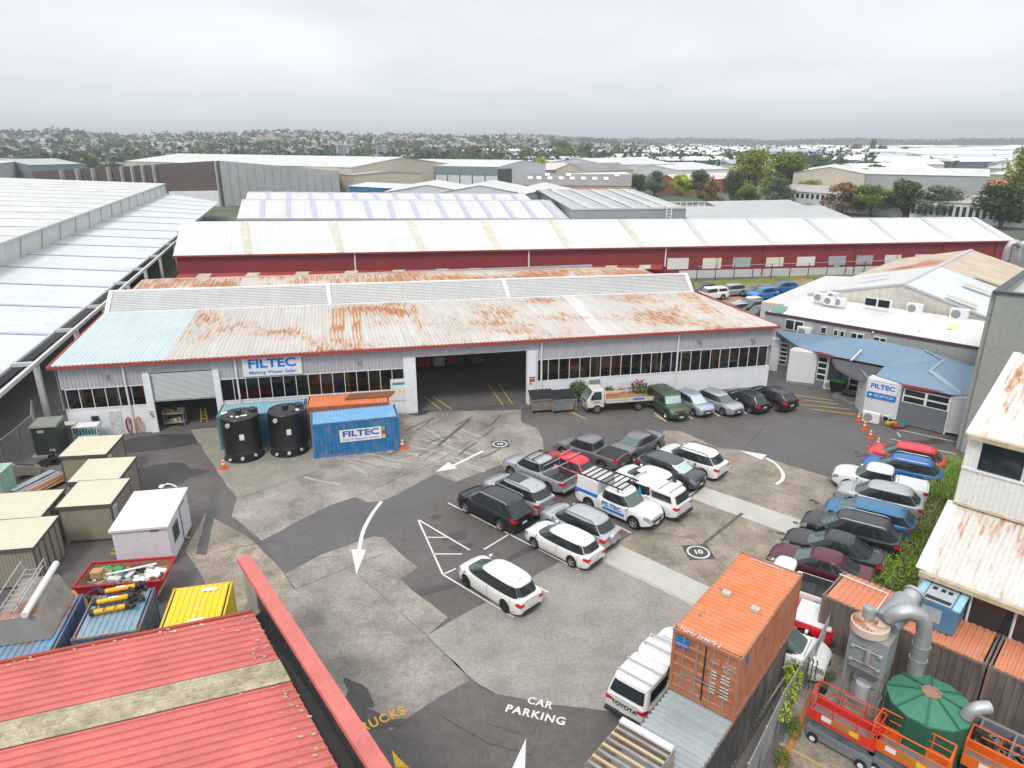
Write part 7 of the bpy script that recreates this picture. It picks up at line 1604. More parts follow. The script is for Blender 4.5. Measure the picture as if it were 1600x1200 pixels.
# ================================================================ middle distance and suburb
def GBLD(name, lab, e0, e1, ze, depth, rise, wall, roof, cat='building', ridge='along', base=0, over=.3, strips=None, smat=None, seams=0, eave2=None, windows=0, wins=None):
    """gabled block: e0,e1 picture points of the front eave ends (height ze)"""
    a, b = (Vector(e0) if len(e0) == 3 else G(*e0, ze)), (Vector(e1) if len(e1) == 3 else G(*e1, ze)); u = (b-a).normalized(); n = Vector((-u.y, u.x, 0)); L = (b-a).length
    t = thing(name, lab, cat, tuple(drop(a)), 0); c, d = b+n*depth, a+n*depth
    if ridge == 'along': r0, r1 = a+n*depth/2+Vector((0, 0, rise)), b+n*depth/2+Vector((0, 0, rise)); ends = [[drop(a), a, r0, d, drop(d)], [drop(b), drop(c), c, r1, b]]
    else: r0, r1 = a.lerp(b, .5)+Vector((0, 0, rise)), d.lerp(c, .5)+Vector((0, 0, rise)); ends = []
    def f(m):
        if ridge == 'along':
            m.face([drop(a), drop(b), b, a]); m.face([drop(c), drop(d), d, c])
            for e in ends: m.face(e)
        else:
            m.face([drop(a), drop(b), b, r0, a]); m.face([drop(d), d, r1, c, drop(c)]); m.face([drop(a), a, d, drop(d)]); m.face([drop(b), drop(c), c, b])
    Pm('wall', t, [wall], f); o = u*over; v = n*over; up = Vector((0, 0, .06))
    def g_(m):
        if ridge == 'along': m.face([a-o-v+up, b+o-v+up, r1+o+up, r0-o+up]); m.face([c+o+v+up, d-o+v+up, r0-o+up, r1+o+up])
        else: m.face([a-o-v+up, r0-v+up, r1+v+up, d-o+v+up]); m.face([r0-v+up, b+o-v+up, c+o+v+up, r1+v+up])
    Pm('roof', t, [roof], g_)
    if strips:
        for k in range(strips):
            q = (k+.5)/strips
            if ridge == 'along': p0, p1 = a.lerp(b, q)-v*.5, r0.lerp(r1, q)
            else: p0, p1 = b.lerp(c, q), r0.lerp(r1, q)
            Pm('roof_strip', t, [smat or LAV], lambda m: m.bar(p0+Vector((0, 0, .12)), p1+Vector((0, 0, .12)), L/strips*.10+.35, .05))
    if seams:
        for k in range(seams+1):
            p = a.lerp(b, k/seams)-n*.08; Pm('wall_post', t, [TRIM], lambda m: m.bar(drop(p), p, .3, .25))
    if wins:
        z0, z1, cnt = wins
        for k in range(cnt):
            p, q = drop(a, z0).lerp(drop(b, z0), (k+.18)/cnt)-n*.1, drop(a, z0).lerp(drop(b, z0), (k+.82)/cnt)-n*.1
            w_ = Pm('window', t, [PALE], lambda m: m.hexa([p, q, q+n*.08, p+n*.08], [x+Vector((0, 0, z1-z0)) for x in (p, q, q+n*.08, p+n*.08)]))
            Pm('pane', w_, [GLASS], lambda m: m.face([p.lerp(q, .06)-n*.03+Vector((0, 0, .1)), q.lerp(p, .06)-n*.03+Vector((0, 0, .1)), q.lerp(p, .06)-n*.03+Vector((0, 0, z1-z0-.1)), p.lerp(q, .06)-n*.03+Vector((0, 0, z1-z0-.1))]))
    return t
GREYR = M('grey_metal_roof', (.40, .42, .42), .5, var=.06, sc=.1, streak=.3); GREYC = M('grey_cladding', (.27, .29, .31), .6, var=.06, streak=.15); ASB = M('old_grey_roof', (.22, .21, .21), .8, var=.15, sc=.1, dirt=.3)
CONCP = M('grey_concrete_panel', (.36, .37, .38), .75, var=.08, sc=.06, streak=.25); BRN = M('brown_brick', (.115, .085, .08), .8, var=.06); PEACH = M('peach_render', (.48, .33, .22), .8, var=.06); CREAM = M('cream_wall', (.52, .48, .38), .7, var=.05, streak=.2); BRICK = M('red_brick', (.28, .09, .05), .8, var=.1)
PINKR = M('pinkish_roof', (.62, .50, .47), .7, var=.1); PINKG = M('pink_grey_roof', (.36, .32, .32), .7, var=.1, sc=.1); BLG = M('blue_grey_band', (.17, .23, .28), .6); WPAN = M('white_wall_panel', (.60, .63, .66), .6, var=.05, sc=.2)
def HALL(lab, e0, e1, r0, r1, ze, zr, zb, wall, roof, strips, smat, back=30, name='factory_hall', w_=.9):
    a, b, c, d = G(*e0, ze), G(*e1, ze), G(*r1, zr), G(*r0, zr); t = thing(name, lab, 'factory', tuple(drop(a)), 0); bk = Vector((0, back, zb-zr))
    Pm('roof', t, [roof], lambda m: (m.corr(a, b, c, d, 1.2, .04, 0, 'rib'), m.face([d, c, c+bk, d+bk])))
    Pm('wall', t, [wall], lambda m: (m.face([drop(a), drop(b), b-Vector((0, 0, .1)), a-Vector((0, 0, .1))]), m.face([drop(b), drop(c+bk), c+bk, c-Vector((0, 0, .1)), b-Vector((0, 0, .1))]), m.face([drop(a), a-Vector((0, 0, .1)), d-Vector((0, 0, .1)), d+bk, drop(d+bk)])))
    Pm('ridge_cap', t, [TRIM], lambda m: m.bar(d, c, 1.0, .15)); Pm('gutter', t, [TRIM], lambda m: m.bar(a, b, .35, .3))
    for xr, xe in strips:
        p, q = d.lerp(c, (xr-r0[0])/(r1[0]-r0[0])), a.lerp(b, (xe-e0[0])/(e1[0]-e0[0])); Pm('roof_strip', t, [smat], lambda m: m.bar(p+Vector((0, 0, .13)), q+Vector((0, 0, .13)), w_, .05))
    return t
HALL('nearer of two long white roofed halls with lavender strips behind the red warehouse', (370, 342), (890, 342), (378, 312), (860, 313), 6.3, 8.4, 5.5, CRM, WROOF, [(411, 409), (451, 451), (489, 493), (528, 532), (571, 579), (609, 616), (644, 655), (684, 699), (719, 735), (750, 769), (784, 804), (816, 837), (847, 872)], LAV, 12)
HALL('farther of two long white roofed halls with lavender strips', (383, 314), (832, 314), (387, 300), (820, 303), 7.2, 8.3, 6.5, CRM, WROOF, [(419, 421), (452, 453), (486, 487), (519, 520), (556, 559), (589, 591), (619, 622), (654, 659), (684, 689), (714, 719), (742, 747), (771, 776), (800, 809)], LAV, 20)
gg = HALL('wide grey metal factory with pale roof stripes right of the lavender striped halls', (892, 327), (1072, 325), (840, 297), (990, 296), 8.2, 9.8, 8, GREYC, GREYR, [(862, 925), (893, 960), (923, 993), (951, 1026), (972, 1050)], M('pale_stripe', (.46, .49, .49), .5), 25, 'grey_factory', 1.6)
lm = thing('access_ladder', 'white caged ladder and railing at the corner of the grey factory', 'ladder', tuple(drop(G(1047, 330, 8))), 0); pp = G(1045, 326, 8.2)
m = MB()
for x in (-.5, .5): m.bar(drop(pp+Vector((x, -.4, 0))), pp+Vector((x, -.4, 1.2)), .12)
for k in range(14): m.bar(drop(pp+Vector((-.5, -.4, 0)), .6*k), drop(pp+Vector((.5, -.4, 0)), .6*k), .09)
m.build('ladder_cage', PALE, lm, world=True); m = MB()
for k in range(12): p = pp+Vector((-6+1.2*k, .2, 0)); m.bar(p, p+Vector((0, 0, 1.3)), .1)
m.bar(pp+Vector((-6, .2, 1.3)), pp+Vector((7.5, .2, 1.3)), .1); m.bar(pp+Vector((-6, .2, .7)), pp+Vector((7.5, .2, .7)), .07); m.build('railing', PALE, lm, world=True)
# big concrete walled building left
bc = thing('concrete_warehouse', 'large grey concrete warehouse with brown side wall striped by pale columns', 'warehouse', tuple(drop(G(352, 322))), 0)
K0 = G(352, 322); zc = 15.; a = drop(K0, zc); b = G(529, 267, 11.2); l = G(50, 268, 12.0); ll_ = l-a; 
bR = drop(b); Pm('right_wall', bc, [CONCP], lambda m: m.face([drop(a), bR, b, a]))
Pm('left_wall', bc, [BRN], lambda m: m.face([drop(l), drop(a), a, l]))
back = l+(b-a); Pm('roof', bc, [WROOF2], lambda m: m.face([a, b, b+ll_*.8+Vector((30, 60, 0)), l]))
for k, q in enumerate([0.02, .36, .42, .475, .53, .60, .68, .76, .84]):
    p = drop(a).lerp(drop(l), q); n_ = Vector((0, -.35, 0)); hh = 15-3*q; Pm('column', bc, [CONCP], lambda m: m.bar(p+n_, drop(p, hh)+n_, 1.4+2.6*q, .5))
for k in range(1, 14): q = k/14; p = drop(a).lerp(bR, q)+Vector((-.2, -.3, 0)); Pm('panel_joint', bc, [TRIM], lambda m: m.bar(p, drop(p, 15-5.2*q), .25, .1))
Pm('plinth_band', bc, [PALE], lambda m: m.hexa([drop(a).lerp(drop(l), .02)+Vector((0, -.6, 0)), drop(a).lerp(drop(l), .3)+Vector((0, -.6, 0)), drop(a).lerp(drop(l), .3), drop(a).lerp(drop(l), .02)], [drop(p, 5.2) for p in (drop(a).lerp(drop(l), .02)+Vector((0, -.6, 0)), drop(a).lerp(drop(l), .3)+Vector((0, -.6, 0)), drop(a).lerp(drop(l), .3), drop(a).lerp(drop(l), .02))]))
GBLD('warehouse', 'long low cream roofed warehouse behind the brown walled building', (195, 252), (548, 262), 11.5, 60, 3.4, CREAM, WROOF2)
GBLD('warehouse', 'grey walled warehouse with dark posts at the far left edge', (-60, 262), (46, 250), 11., 60, 2.0, CONCP, WROOF, seams=8)
GBLD('warehouse', 'flat grey roofed shed behind the factory at left', (46, 258), (128, 256), 9.5, 60, 2.5, BLG, GREYR)
GBLD('warehouse', 'weathered block building beside the concrete warehouse', (528, 272), (552, 274), 9., 30, 1, CREAM, PINKG)
# blue grey banded hall
bh = GBLD('machine_hall', 'wide hall with blue grey band above white panels and dark posts', (588, 258), (778, 261), 10.8, 55, 2.2, WPAN, WROOF)
a, b = G(588, 258, 10.8), G(778, 261, 10.8); n_ = Vector((0, -.3, 0))
Pm('band', bh, [BLG], lambda m: m.hexa([drop(a, 7.4)+n_, drop(b, 7.4)+n_, drop(b, 7.4), drop(a, 7.4)], [a+n_, b+n_, b, a]))
for k in range(11): p = a.lerp(b, k/10)+n_; Pm('post', bh, [M('dark_post', (.06, .06, .07), .6)], lambda m: m.bar(drop(p), drop(p, 7.3), .35, .3))
Pm('end_wall', bh, [M('dark_cladding', (.05, .06, .07), .6)], lambda m: m.box((b.x+3, b.y+6, 5), (6, 12, 10)))
for k, (px, w_) in enumerate(((538, 27), (597, 19))):
    p = G(px, 262); t = thing('silo_tower', ['grey louvred tower with flat cap, left and larger one', 'grey louvred tower, right and smaller one'][k], 'tower', tuple(p), 0)
    h = 18.5 if k == 0 else 17.5; ww = w_*.42
    for j in range(4): m = MB(); m.box((-ww/2+ww*(j+.5)/4, 0, h/2), (ww/4-.5, 4, h)); m.build('tower_panel', [CONCP, BLG, GREYC, CONCP][j], t)
    m = MB(); m.box((0, .3, h/2), (ww-.4, 3, h-.4)); m.build('core', BLG, t); m = MB(); m.box((0, 0, h+.15), (ww+.8, 4.6, .3)); m.build('cap', PALE, t)
GBLD('workshop', 'peach walled workshop with old grey roof and small bright skylights', (808, 289), (985, 291), 4.2, 16, 4.2, PEACH, ASB, strips=0)
a, b = G(808, 289, 4.2), G(985, 291, 4.2)
for k, x in enumerate([.12, .2, .3, .4, .5, .6, .7, .8, .28, .47, .9]):
    p = a.lerp(b, x)+Vector((0, 4.5 if k < 8 else 7, 2.6 if k < 8 else 3.9)); m = MB(); m.hexa([p+Vector((-1, -1, -.45)), p+Vector((1, -1, -.45)), p+Vector((1, 1, .5)), p+Vector((-1, 1, .5))], [p+Vector((-1, -1, -.3)), p+Vector((1, -1, -.3)), p+Vector((1, 1, .65)), p+Vector((-1, 1, .65))]); tag(m.build('skylight', PALE, bpy.data.objects['workshop'], world=True))
BM_ = [('white peaked roof just behind the striped halls, left one', (600, 301), (735, 301), 6.5, 30, 2.2, WPAN, WROOF, 'across'), ('white peaked roof just behind the striped halls, right one', (690, 301), (812, 302), 6.5, 30, 2.2, WPAN, WROOF2, 'across'), ('white peaked roof behind the ridge of the grey factory', (812, 306), (905, 306), 7.5, 30, 1.8, GREYC, WROOF, 'across'),
 ('red brick workshop with pinkish white striped roof', (1058, 283), (1150, 279), 5.5, 12, 2.4, BRICK, PINKR, 'along'), ('grey roofed building behind the right part of the red warehouse', (1078, 343), (1330, 341), 4.2, 30, 1.6, GREYC, GREYR, 'along'), ('small grey building behind the grey factory end', (1130, 327), (1262, 324), 5.0, 18, 1.2, GREYC, GREYR, 'along'),
 ('large cream warehouse with grey side beyond the trees at right', (1352, 272), (1545, 276), 10.0, 30, 2.0, CONCP, WROOF2, 'along'), ('low pink roofed office block with rows of windows', (1200, 296), (1420, 312), 5.2, 26, 1.5, WPAN, PINKG, 'along'), ('low pink roofed office wing at the right edge', (1425, 313), (1640, 326), 5.2, 26, 1.5, WPAN, PINKG, 'along'),
 ('orange roofed low building beyond the office block', (1425, 288), (1600, 290), 6., 14, 1.5, CREAM, M('orange_roof', (.45, .16, .08), .7), 'along'), ('white roofed shed with dark gable among the mid distance trees', (845, 266), (905, 264), 7, 26, 3, GREYC, PINKR, 'along'), ('long grey roofed shed beyond the yellow green tree', (915, 268), (990, 266), 7, 26, 3.5, CREAM, ASB, 'along'),
 ('white roofed low warehouse left of the brick workshop', (905, 280), (1000, 277), 5, 24, 2, WPAN, WROOF2, 'along'), ('long white roofed warehouse with pale ribs in the mid distance', (950, 258), (1055, 256), 9, 60, 3, WPAN, WROOF, 'along'), ('long flat white warehouse right of the ribbed one', (1000, 263), (1130, 261), 7, 60, 2, GREYC, WROOF, 'along'),
 ('white roofed shed above the brick workshop', (1060, 266), (1140, 264), 7, 40, 2, WPAN, WROOF, 'along'), ('white shed just right of the dark ended hall', (788, 270), (812, 270), 6, 20, 4, WPAN, WROOF, 'along'), ('blue fronted low shed between hall and striped roofs', (545, 291), (640, 296), 6, 18, 1, M('blue_wall', (.03, .15, .3), .6), WROOF2, 'along'),
 ('white flat building at the far left suburb edge', (88, 214), (122, 214), 34, 30, .5, WPAN, WROOF, 'along'), ('long white low building by the green field at left', (138, 240), (174, 240), 9, 20, .5, WPAN, WROOF, 'along'), ('cream house block at the far right edge', (1545, 272), (1610, 276), 7, 20, 2, CREAM, WROOF2, 'along'), ('cream gabled warehouse front at right', (1240, 270), (1352, 272), 10.2, 40, 2.2, CREAM, WROOF2, 'across')]
for lab, e0, e1, ze, dp_, rs, wl_, rf_, rd_ in BM_:
    GBLD('building', lab, e0, e1, ze, dp_, rs, wl_, rf_, ridge=rd_, wins=(3.2, 4.8, 26) if 'windows' in lab else ((1.5, 4.4, 20) if 'office wing' in lab else None))
for px, py, lab, c in ((590, 296, 'green shipping container in the distant yard', (.10, .22, .2)), (700, 293, 'yellow shipping container in the distant yard', (.6, .35, .02)), (735, 294, 'red container stack in the distant yard', (.4, .05, .03)), (562, 296, 'orange machinery crates in the distant yard', (.6, .22, .03))):
    p = G(px, py, 2.6); t = thing('distant_container', lab, 'container', tuple(drop(p)), .1); m = MB(); m.corr((-6, -1.2, 0), (6, -1.2, 0), (6, -1.2, 2.9), (-6, -1.2, 2.9), .6, .08); m.box((0, 0, 1.45), (12, 2.3, 2.9)); m.build('container_body', M('dist_'+lab.split()[0], c, .6), t)
# ---- trees: meshes shared between copies
def tree_meshes(kind, seed, near=True):
    r_ = random.Random(seed); lf = dict(dark=(.06, .10, .03), mid=(.12, .19, .03), yellow=(.36, .36, .02), olive=(.23, .26, .05), bright=(.34, .46, .02), rust=(.21, .14, .06), blue=(.10, .15, .085))[kind]
    ml = [M('leaf_%s_%d' % (kind, i), tuple(c*f_ for c in lf), .85, var=.3, sc=.5, spec=.1) for i, f_ in enumerate((1.0, 1.35, .75))] if near else [M('far_leaf_%s_%d' % (kind, i), tuple(c*f_*.62+d for c, d in zip(lf, (.003, .012, .012))), .9, spec=.05) for i, f_ in enumerate((1.0, 1.2, .8))]  # far copies: darker, with a bluish offset putting distance haze into the leaf colour
    m = MB(); cl = []
    for k in range(30 if near else 9):
        q = r_.uniform(0, 6.28); hz_ = r_.uniform(.22, .86) if near else r_.uniform(.3, .85); rr = r_.uniform(.05, .40)*(1-max(0, hz_-.55)*1.6); cl.append(Vector((rr*math.cos(q), rr*math.sin(q), hz_))) 
    for c in cl:
        if near: m.leafclump(c, r_.uniform(.11, .17), 210, .026, r_.randrange(3), r_, .75)
        else: m.leafclump(c, r_.uniform(.12, .2), 16, .06, r_.randrange(3), r_, .75)
    if not near: m.tube([(0, 0, -.1), (0, 0, .5)], [.03, .02], 5, 3)
    ml.append(M('bark', (.10, .07, .05), .9)); o = m.build('crown' if near else 'suburb_tree', ml, None); me = o.data; bpy.data.objects.remove(o)
    tm_ = None
    if near:
        m = MB(); m.tube([(0, 0, -.02), (.01, 0, .2), (0, .01, .45)], [.035, .025, .015], 7)
        for c in cl[:7]: m.tube([(0, 0, r_.uniform(.18, .35)), c*.6+Vector((0, 0, c.z*.3)), c], [.014, .009, .004], 5)
        o = m.build('trunk', M('bark', (.10, .07, .05), .9), None, smooth=True); tm_ = o.data; bpy.data.objects.remove(o)
    return me, tm_
TM = {k: tree_meshes(k, i+1) for i, k in enumerate(('dark', 'mid', 'yellow', 'olive', 'bright', 'rust', 'blue'))}
def tree(kind, lab, px, py, h, wd=1., base=None):
    p = G(px, py) if base is None else Vector(base); t = thing('tree', lab, 'tree', tuple(p), random.uniform(0, 6), 'trees in the middle distance'); t.scale = (h*wd, h*wd, h)
    for nm, me in (('crown', TM[kind][0]), ('trunk', TM[kind][1])): o = bpy.data.objects.new(nm, me); COL.objects.link(o); o.parent = t
    return t
TL = [('olive', 'tall feathery olive green tree left of the rounded dark tree', 1170, 318, 20, 1.0), ('mid', 'tall rounded green tree, largest of the middle group', 1222, 312, 18, 1.1), ('blue', 'low bluish green tree in front of the tall rounded one', 1215, 325, 10.5, 1.2), ('olive', 'low spreading olive tree at the car shelter', 1262, 318, 8.5, 1.5), ('dark', 'narrow dark tree left of the feathery tree', 1145, 320, 12, .8), ('mid', 'bushy low green tree at the foot of the feathery tree', 1165, 328, 8, 1.2),
 ('blue', 'rounded dark green tree left of the bright yellow green tree', 1022, 306, 10.5, 1.25), ('bright', 'bright yellow green tree beside the brick workshop', 1063, 306, 9.0, 1.2), ('dark', 'dark rounded tree right of the bright yellow green tree', 1092, 310, 11, 1.2), ('dark', 'smaller dark tree at the left end of the rounded pair', 998, 303, 8.5, 1.2), ('bright', 'small bright tree behind the rounded dark pair', 988, 297, 7.5, 1.), ('rust', 'brownish tree at the railing of the grey factory', 1107, 325, 9.5, 1.),
 ('rust', 'brown green tree, leftmost behind the white ridge at right', 1315, 335, 10, 1.4), ('mid', 'green brown tree, second behind the white ridge at right', 1358, 338, 9.5, 1.4), ('dark', 'deep green tree, third behind the white ridge at right', 1412, 341, 11, 1.35), ('blue', 'grey green spreading tree, fourth behind the white ridge at right', 1470, 344, 10, 1.6), ('dark', 'large dark tree at the right edge beside the red warehouse end', 1562, 358, 12, 1.4), ('olive', 'tall gum tree cut off by the right edge', 1592, 345, 21, .9), ('yellow', 'yellowing tree between the third and fourth behind the ridge', 1395, 334, 8.5, 1.), ('rust', 'dull tree at the right edge behind the office wing', 1590, 330, 9, 1.3),
 ('yellow', 'bright yellow green tree behind the peach workshop', 843, 276, 12, 1.3), ('dark', 'dark bushy tree right of the white shed', 815, 278, 11, 1.1), ('dark', 'dark tree under the grey gabled shed', 872, 280, 8, 1.3), ('dark', 'second dark tree under the grey gabled shed', 890, 281, 8, 1.5),
 ('dark', 'tall narrow dark conifer behind the white roof at left', 235, 246, 22, .6), ('dark', 'broad dark tree among the suburb at left', 96, 250, 20, 1.2), ('yellow', 'yellow green tree beside the broad dark one at left', 112, 250, 14, 1.3), ('mid', 'green tree behind the left warehouse roofs', 135, 252, 14, 1.2), ('dark', 'tall dark tree in the left suburb with open crown', 198, 246, 27, 1.), ('olive', 'olive round tree right of the left warehouse roof', 362, 250, 16, 1.4), ('mid', 'large green tree above the concrete warehouse roof', 412, 248, 24, 1.2), ('dark', 'dark pointed tree right of the large green one', 438, 247, 24, .7), ('yellow', 'yellow low bush line above the concrete warehouse', 485, 250, 9, 1.8), ('dark', 'tall dark cypress in the centre left suburb', 497, 244, 30, .5), ('dark', 'pair of dark trees on the centre suburb edge', 735, 254, 17, 1.2), ('mid', 'large round green tree in the mid distance', 880, 258, 24, 1.1), ('dark', 'round dark tree right of the large green one', 915, 259, 19, 1.), ('mid', 'green tree near the white fronted sheds', 820, 258, 18, 1.3), ('rust', 'brown leafless tree left of the round dark one', 902, 258, 12, 1.2), ('dark', 'dark low trees right of the round dark tree', 935, 262, 13, 1.2), ('dark', 'dark tree on the far right flat', 1375, 248, 18, 1.), ('rust', 'brown crowned tree on the far right flat', 1335, 250, 20, 1.2), ('dark', 'dark round tree right of the brown crowned one', 1410, 249, 15, 1.2), ('dark', 'small dark tree in front of the far white sheds', 1250, 248, 14, 1.5), ('dark', 'tall pole like pine on the far right flat', 1362, 246, 26, .45)]
for k_, lab, px, py, h, wd in TL: tree(k_, lab, px, py, h, wd)
plant('hedge', 'green shrubs behind the car shelter', 1290, 335, 1.5, 2.2, 200, .3, VD, .7, 9, [(0, 0, 0), (5, 0, 0), (-5, 1, 0)])
# ---- suburb: individual small trees and houses, then the rest as one mass each
rg = random.Random(21)
FT = [tree_meshes(k, 40+i, False)[0] for i, k in enumerate(('dark', 'mid', 'olive', 'dark', 'blue', 'rust'))]
def spot(lo=600, hi=1900, amin=-.80, amax=.30):
    while True:
        a_ = rg.uniform(amin, amax); r = lo*(hi/lo)**rg.random(); x, y = r*math.sin(math.atan(a_)), r*math.cos(math.atan(a_))
        return Vector((x, y, hill_z(x, y)))
for k in range(285):
    p = spot(470, 1700); s = rg.uniform(7, 15); o = bpy.data.objects.new('suburb_tree', FT[rg.randrange(6)]); COL.objects.link(o); o.location = p; o.scale = (s*rg.uniform(.9, 1.5), s*rg.uniform(.9, 1.5), s); o.rotation_euler = (0, 0, rg.uniform(0, 6))
    tag(o, 'small %s tree among the houses of the distant suburb' % ('dark green', 'fresh green', 'olive green', 'deep green', 'bluish green', 'brownish')[FT.index(o.data)], 'tree', 'trees of the distant suburb')
HR_ = [M('house_roof_%d' % i, c, .7) for i, c in enumerate([(.26, .27, .28), (.17, .18, .20), (.24, .13, .10), (.38, .39, .40), (.12, .13, .14), (.22, .20, .19)])]; HW_ = [M('house_wall_%d' % i, c, .7) for i, c in enumerate([(.45, .44, .41), (.36, .33, .29), (.55, .55, .55)])]
def house_mesh(i, m=None, T=None, mo=0):
    own = m is None; m = m or MB(); T = T or Matrix.Identity(4); r_ = random.Random(i); L, D_, h, rs = r_.uniform(11, 17), r_.uniform(8, 10), r_.choice([3, 3, 5.5]), 2.4
    c4 = [(-L/2, -D_/2), (L/2, -D_/2), (L/2, D_/2), (-L/2, D_/2)]
    for k in range(4): p, q = c4[k], c4[(k+1) % 4]; m.face([T @ Vector((*p, -2)), T @ Vector((*q, -2)), T @ Vector((*q, h)), T @ Vector((*p, h))], mo)
    r0, r1 = Vector((-L/2+2.5, 0, h+rs)), Vector((L/2-2.5, 0, h+rs)); e = [Vector((x*1.06, y*1.1, h)) for x, y in c4]
    for f_ in ([e[0], e[1], r1, r0], [e[2], e[3], r0, r1], [e[3], e[0], r0], [e[1], e[2], r1]): m.face([T @ p for p in f_], mo+1)
    for x in (-L*.3, 0, L*.3): m.face([T @ Vector((x-1, -D_/2-.06, h-2)), T @ Vector((x+1, -D_/2-.06, h-2)), T @ Vector((x+1, -D_/2-.06, h-.7)), T @ Vector((x-1, -D_/2-.06, h-.7))], mo+2)
    if own: o = m.build('house', [HW_[i % 3], HR_[i % 6], GLASS], None); me = o.data; bpy.data.objects.remove(o); return me
HM = [house_mesh(i) for i in range(12)]; HLAB = {'house_roof_%d' % i: c for i, c in enumerate(('small mid grey', 'small slate grey', 'small brick red', 'small light grey', 'small charcoal', 'small brown grey'))}
for k in range(290):
    p = spot(560, 1800, -.8, .28); o = bpy.data.objects.new('house', HM[rg.randrange(12)]); COL.objects.link(o); o.location = p; o.rotation_euler = (0, 0, rg.uniform(-.6, .6)); o.scale = (rg.uniform(.8, 1.2),)*3
    tag(o, HLAB[o.data.materials[1].name]+' roofed house on the distant suburb slope', 'house', 'houses of the distant suburb')
mm = MB()
for k in range(1300):
    p = spot(900, 2100, -.82, .35); T = Matrix.Translation(p) @ Matrix.Rotation(rg.uniform(-.6, .6), 4, 'Z'); L, D_, h = rg.uniform(9, 16), 8, rg.uniform(3, 5); c = [T @ Vector(q) for q in ((-L/2, -D_/2, -2), (L/2, -D_/2, -2), (L/2, D_/2, -2), (-L/2, D_/2, -2))]; e = [q+Vector((0, 0, h+2)) for q in c]; r0, r1 = T @ Vector((-L/2+2, 0, h+2.2)), T @ Vector((L/2-2, 0, h+2.2))
    i = rg.randrange(3); j = 3+rg.randrange(6)
    mm.face([c[0], c[1], e[1], e[0]], i); mm.face([c[1], c[2], e[2], e[1]], i); mm.face([c[3], c[0], e[0], e[3]], i); mm.face([e[0], e[1], r1, r0], j); mm.face([e[2], e[3], r0, r1], j); mm.face([e[3], e[0], r0], j); mm.face([e[1], e[2], r1], j)
tag(mm.build('distant_houses', HW_+HR_, None), 'mass of small pale houses covering the distant suburb slope', 'suburb', kind='stuff')
mm = MB()
LMS = [M('wood_dark', (.032, .066, .034), .9, spec=.05), M('wood_mid', (.055, .10, .036), .9, spec=.05), M('wood_olive', (.10, .125, .045), .9, spec=.05)]
def farclump(p, s, n, sz, mi): mm.leafclump(p+Vector((0, 0, s*.55)), s*.55, n, sz, mi, rg, .8)
for k in range(2700):
    p = spot(560, 2300, -.82, .5); farclump(p, rg.uniform(6, 14), 11, 3.2, rg.choice([0, 0, 1, 1, 2]))
for k in range(2600):
    a_ = rg.uniform(-.2, .82); r = rg.choice([rg.uniform(2500, 3900), rg.uniform(2700, 3500)]); x, y = r*math.sin(math.atan(a_)), r*math.cos(math.atan(a_)); farclump(Vector((x, y, hill_z(x, y))), rg.uniform(8, 16), 8, 6, rg.choice([0, 0, 1]))
for k in range(230):
    a_ = rg.uniform(-.1, .82); r = 450*(2400/450)**rg.random(); x, y = r*math.sin(math.atan(a_)), r*math.cos(math.atan(a_)); farclump(Vector((x, y, 0)), rg.uniform(4, 10), 12, 2.4, rg.choice([0, 1, 1, 2]))
tag(mm.build('distant_woodland', LMS, None), 'continuous dark green tree cover over the far suburb and ridge', 'woodland', kind='stuff')
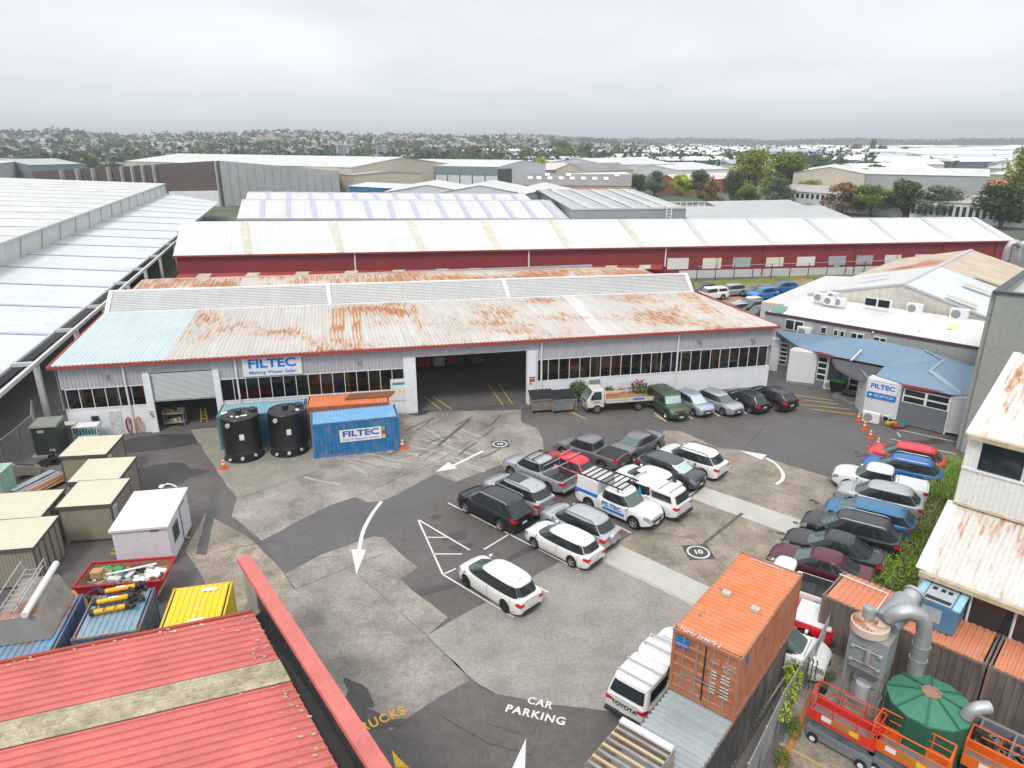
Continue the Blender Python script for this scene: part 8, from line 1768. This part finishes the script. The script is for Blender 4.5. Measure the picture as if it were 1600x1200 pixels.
# far industrial sheds on the flat at the right
IR = [M('far_white_roof', (.80, .80, .79), .6), M('far_grey_roof', (.50, .52, .52), .6), M('far_blue_roof', (.35, .42, .48), .6)]; IW = [M('far_wall', (.58, .58, .56), .7), M('far_dark_wall', (.12, .14, .17), .7)]
for k in range(225):
    a_ = rg.uniform(.10, .84) if k > 12 else rg.uniform(-.02, .2); r = rg.uniform(900, 2450); x, y = r*math.sin(math.atan(a_)), r*math.cos(math.atan(a_)); L, D_, h = rg.uniform(50, 150), rg.uniform(30, 60), rg.uniform(7, 11)
    if k >= 170: a_ = rg.uniform(.0, .84); r = rg.uniform(500, 900); x, y = r*math.sin(math.atan(a_)), r*math.cos(math.atan(a_)); L, D_, h = rg.uniform(30, 75), rg.uniform(18, 35), rg.uniform(5, 8)
    if abs(x/y-.42) < .07 and y < 700: continue
    t = thing('distant_shed', 'pale flat roofed industrial shed far off on the right hand flat', 'shed', (x, y, 0), rg.uniform(-.15, .25), 'industrial sheds on the far flat')
    m = MB(); m.box((0, 0, h/2), (L, D_, h)); m.build('wall', IW[rg.random() < .3], t)
    m = MB(); m.hexa([Vector(p) for p in ((-L/2-.5, -D_/2-.5, h+.02), (L/2+.5, -D_/2-.5, h+.02), (L/2+.5, D_/2+.5, h+.02), (-L/2-.5, D_/2+.5, h+.02))], [Vector(p) for p in ((-L/2, -1, h+2.5), (L/2, -1, h+2.5), (L/2, 1, h+2.5), (-L/2, 1, h+2.5))]); m.build('roof', IR[rg.choice([0, 0, 0, 1, 2])], t)
for px, py, h, lab in ((30, 214, 26, 'lattice power pylon on the skyline at far left'), (1097, 224, 14, 'slender mast on the far right ridge'),):
    p = G(px, 232); t = thing('pylon', lab, 'pylon', tuple(Vector((p.x, p.y, hill_z(p.x, p.y)))), 0); m = MB(); 
    for s in ((-1, -1), (1, -1), (1, 1), (-1, 1)): m.bar((s[0]*3, s[1]*3, 0), (s[0]*.5, s[1]*.5, h), .5)
    for z in (.55, .72, .88): m.bar((-6, 0, h*z), (6, 0, h*z), .5)
    m.build('lattice', TRIM, t)
HAZE = 0.0003
# ================================================================ haze
HZ = bpy.data.materials.new('haze'); HZ.use_nodes = True; nt_ = HZ.node_tree; nt_.nodes.clear(); o_ = nt_.nodes.new('ShaderNodeOutputMaterial'); v_ = nt_.nodes.new('ShaderNodeVolumePrincipled')
v_.inputs['Color'].default_value = (.80, .87, .93, 1); v_.inputs['Density'].default_value = HAZE; nt_.links.new(v_.outputs[0], o_.inputs['Volume'])
m = MB(); m.box((0, 5950, 69), (18400, 12800, 142)); tag(m.build('haze', HZ, None), 'thin pale blue haze over the far suburb', 'haze', kind='stuff')
# render settings
scn.render.engine = 'CYCLES'
scn.cycles.max_bounces = 6; scn.cycles.diffuse_bounces = 3; scn.cycles.glossy_bounces = 3; scn.cycles.transparent_max_bounces = 8; scn.cycles.volume_bounces = 0
scn.cycles.use_denoising = True
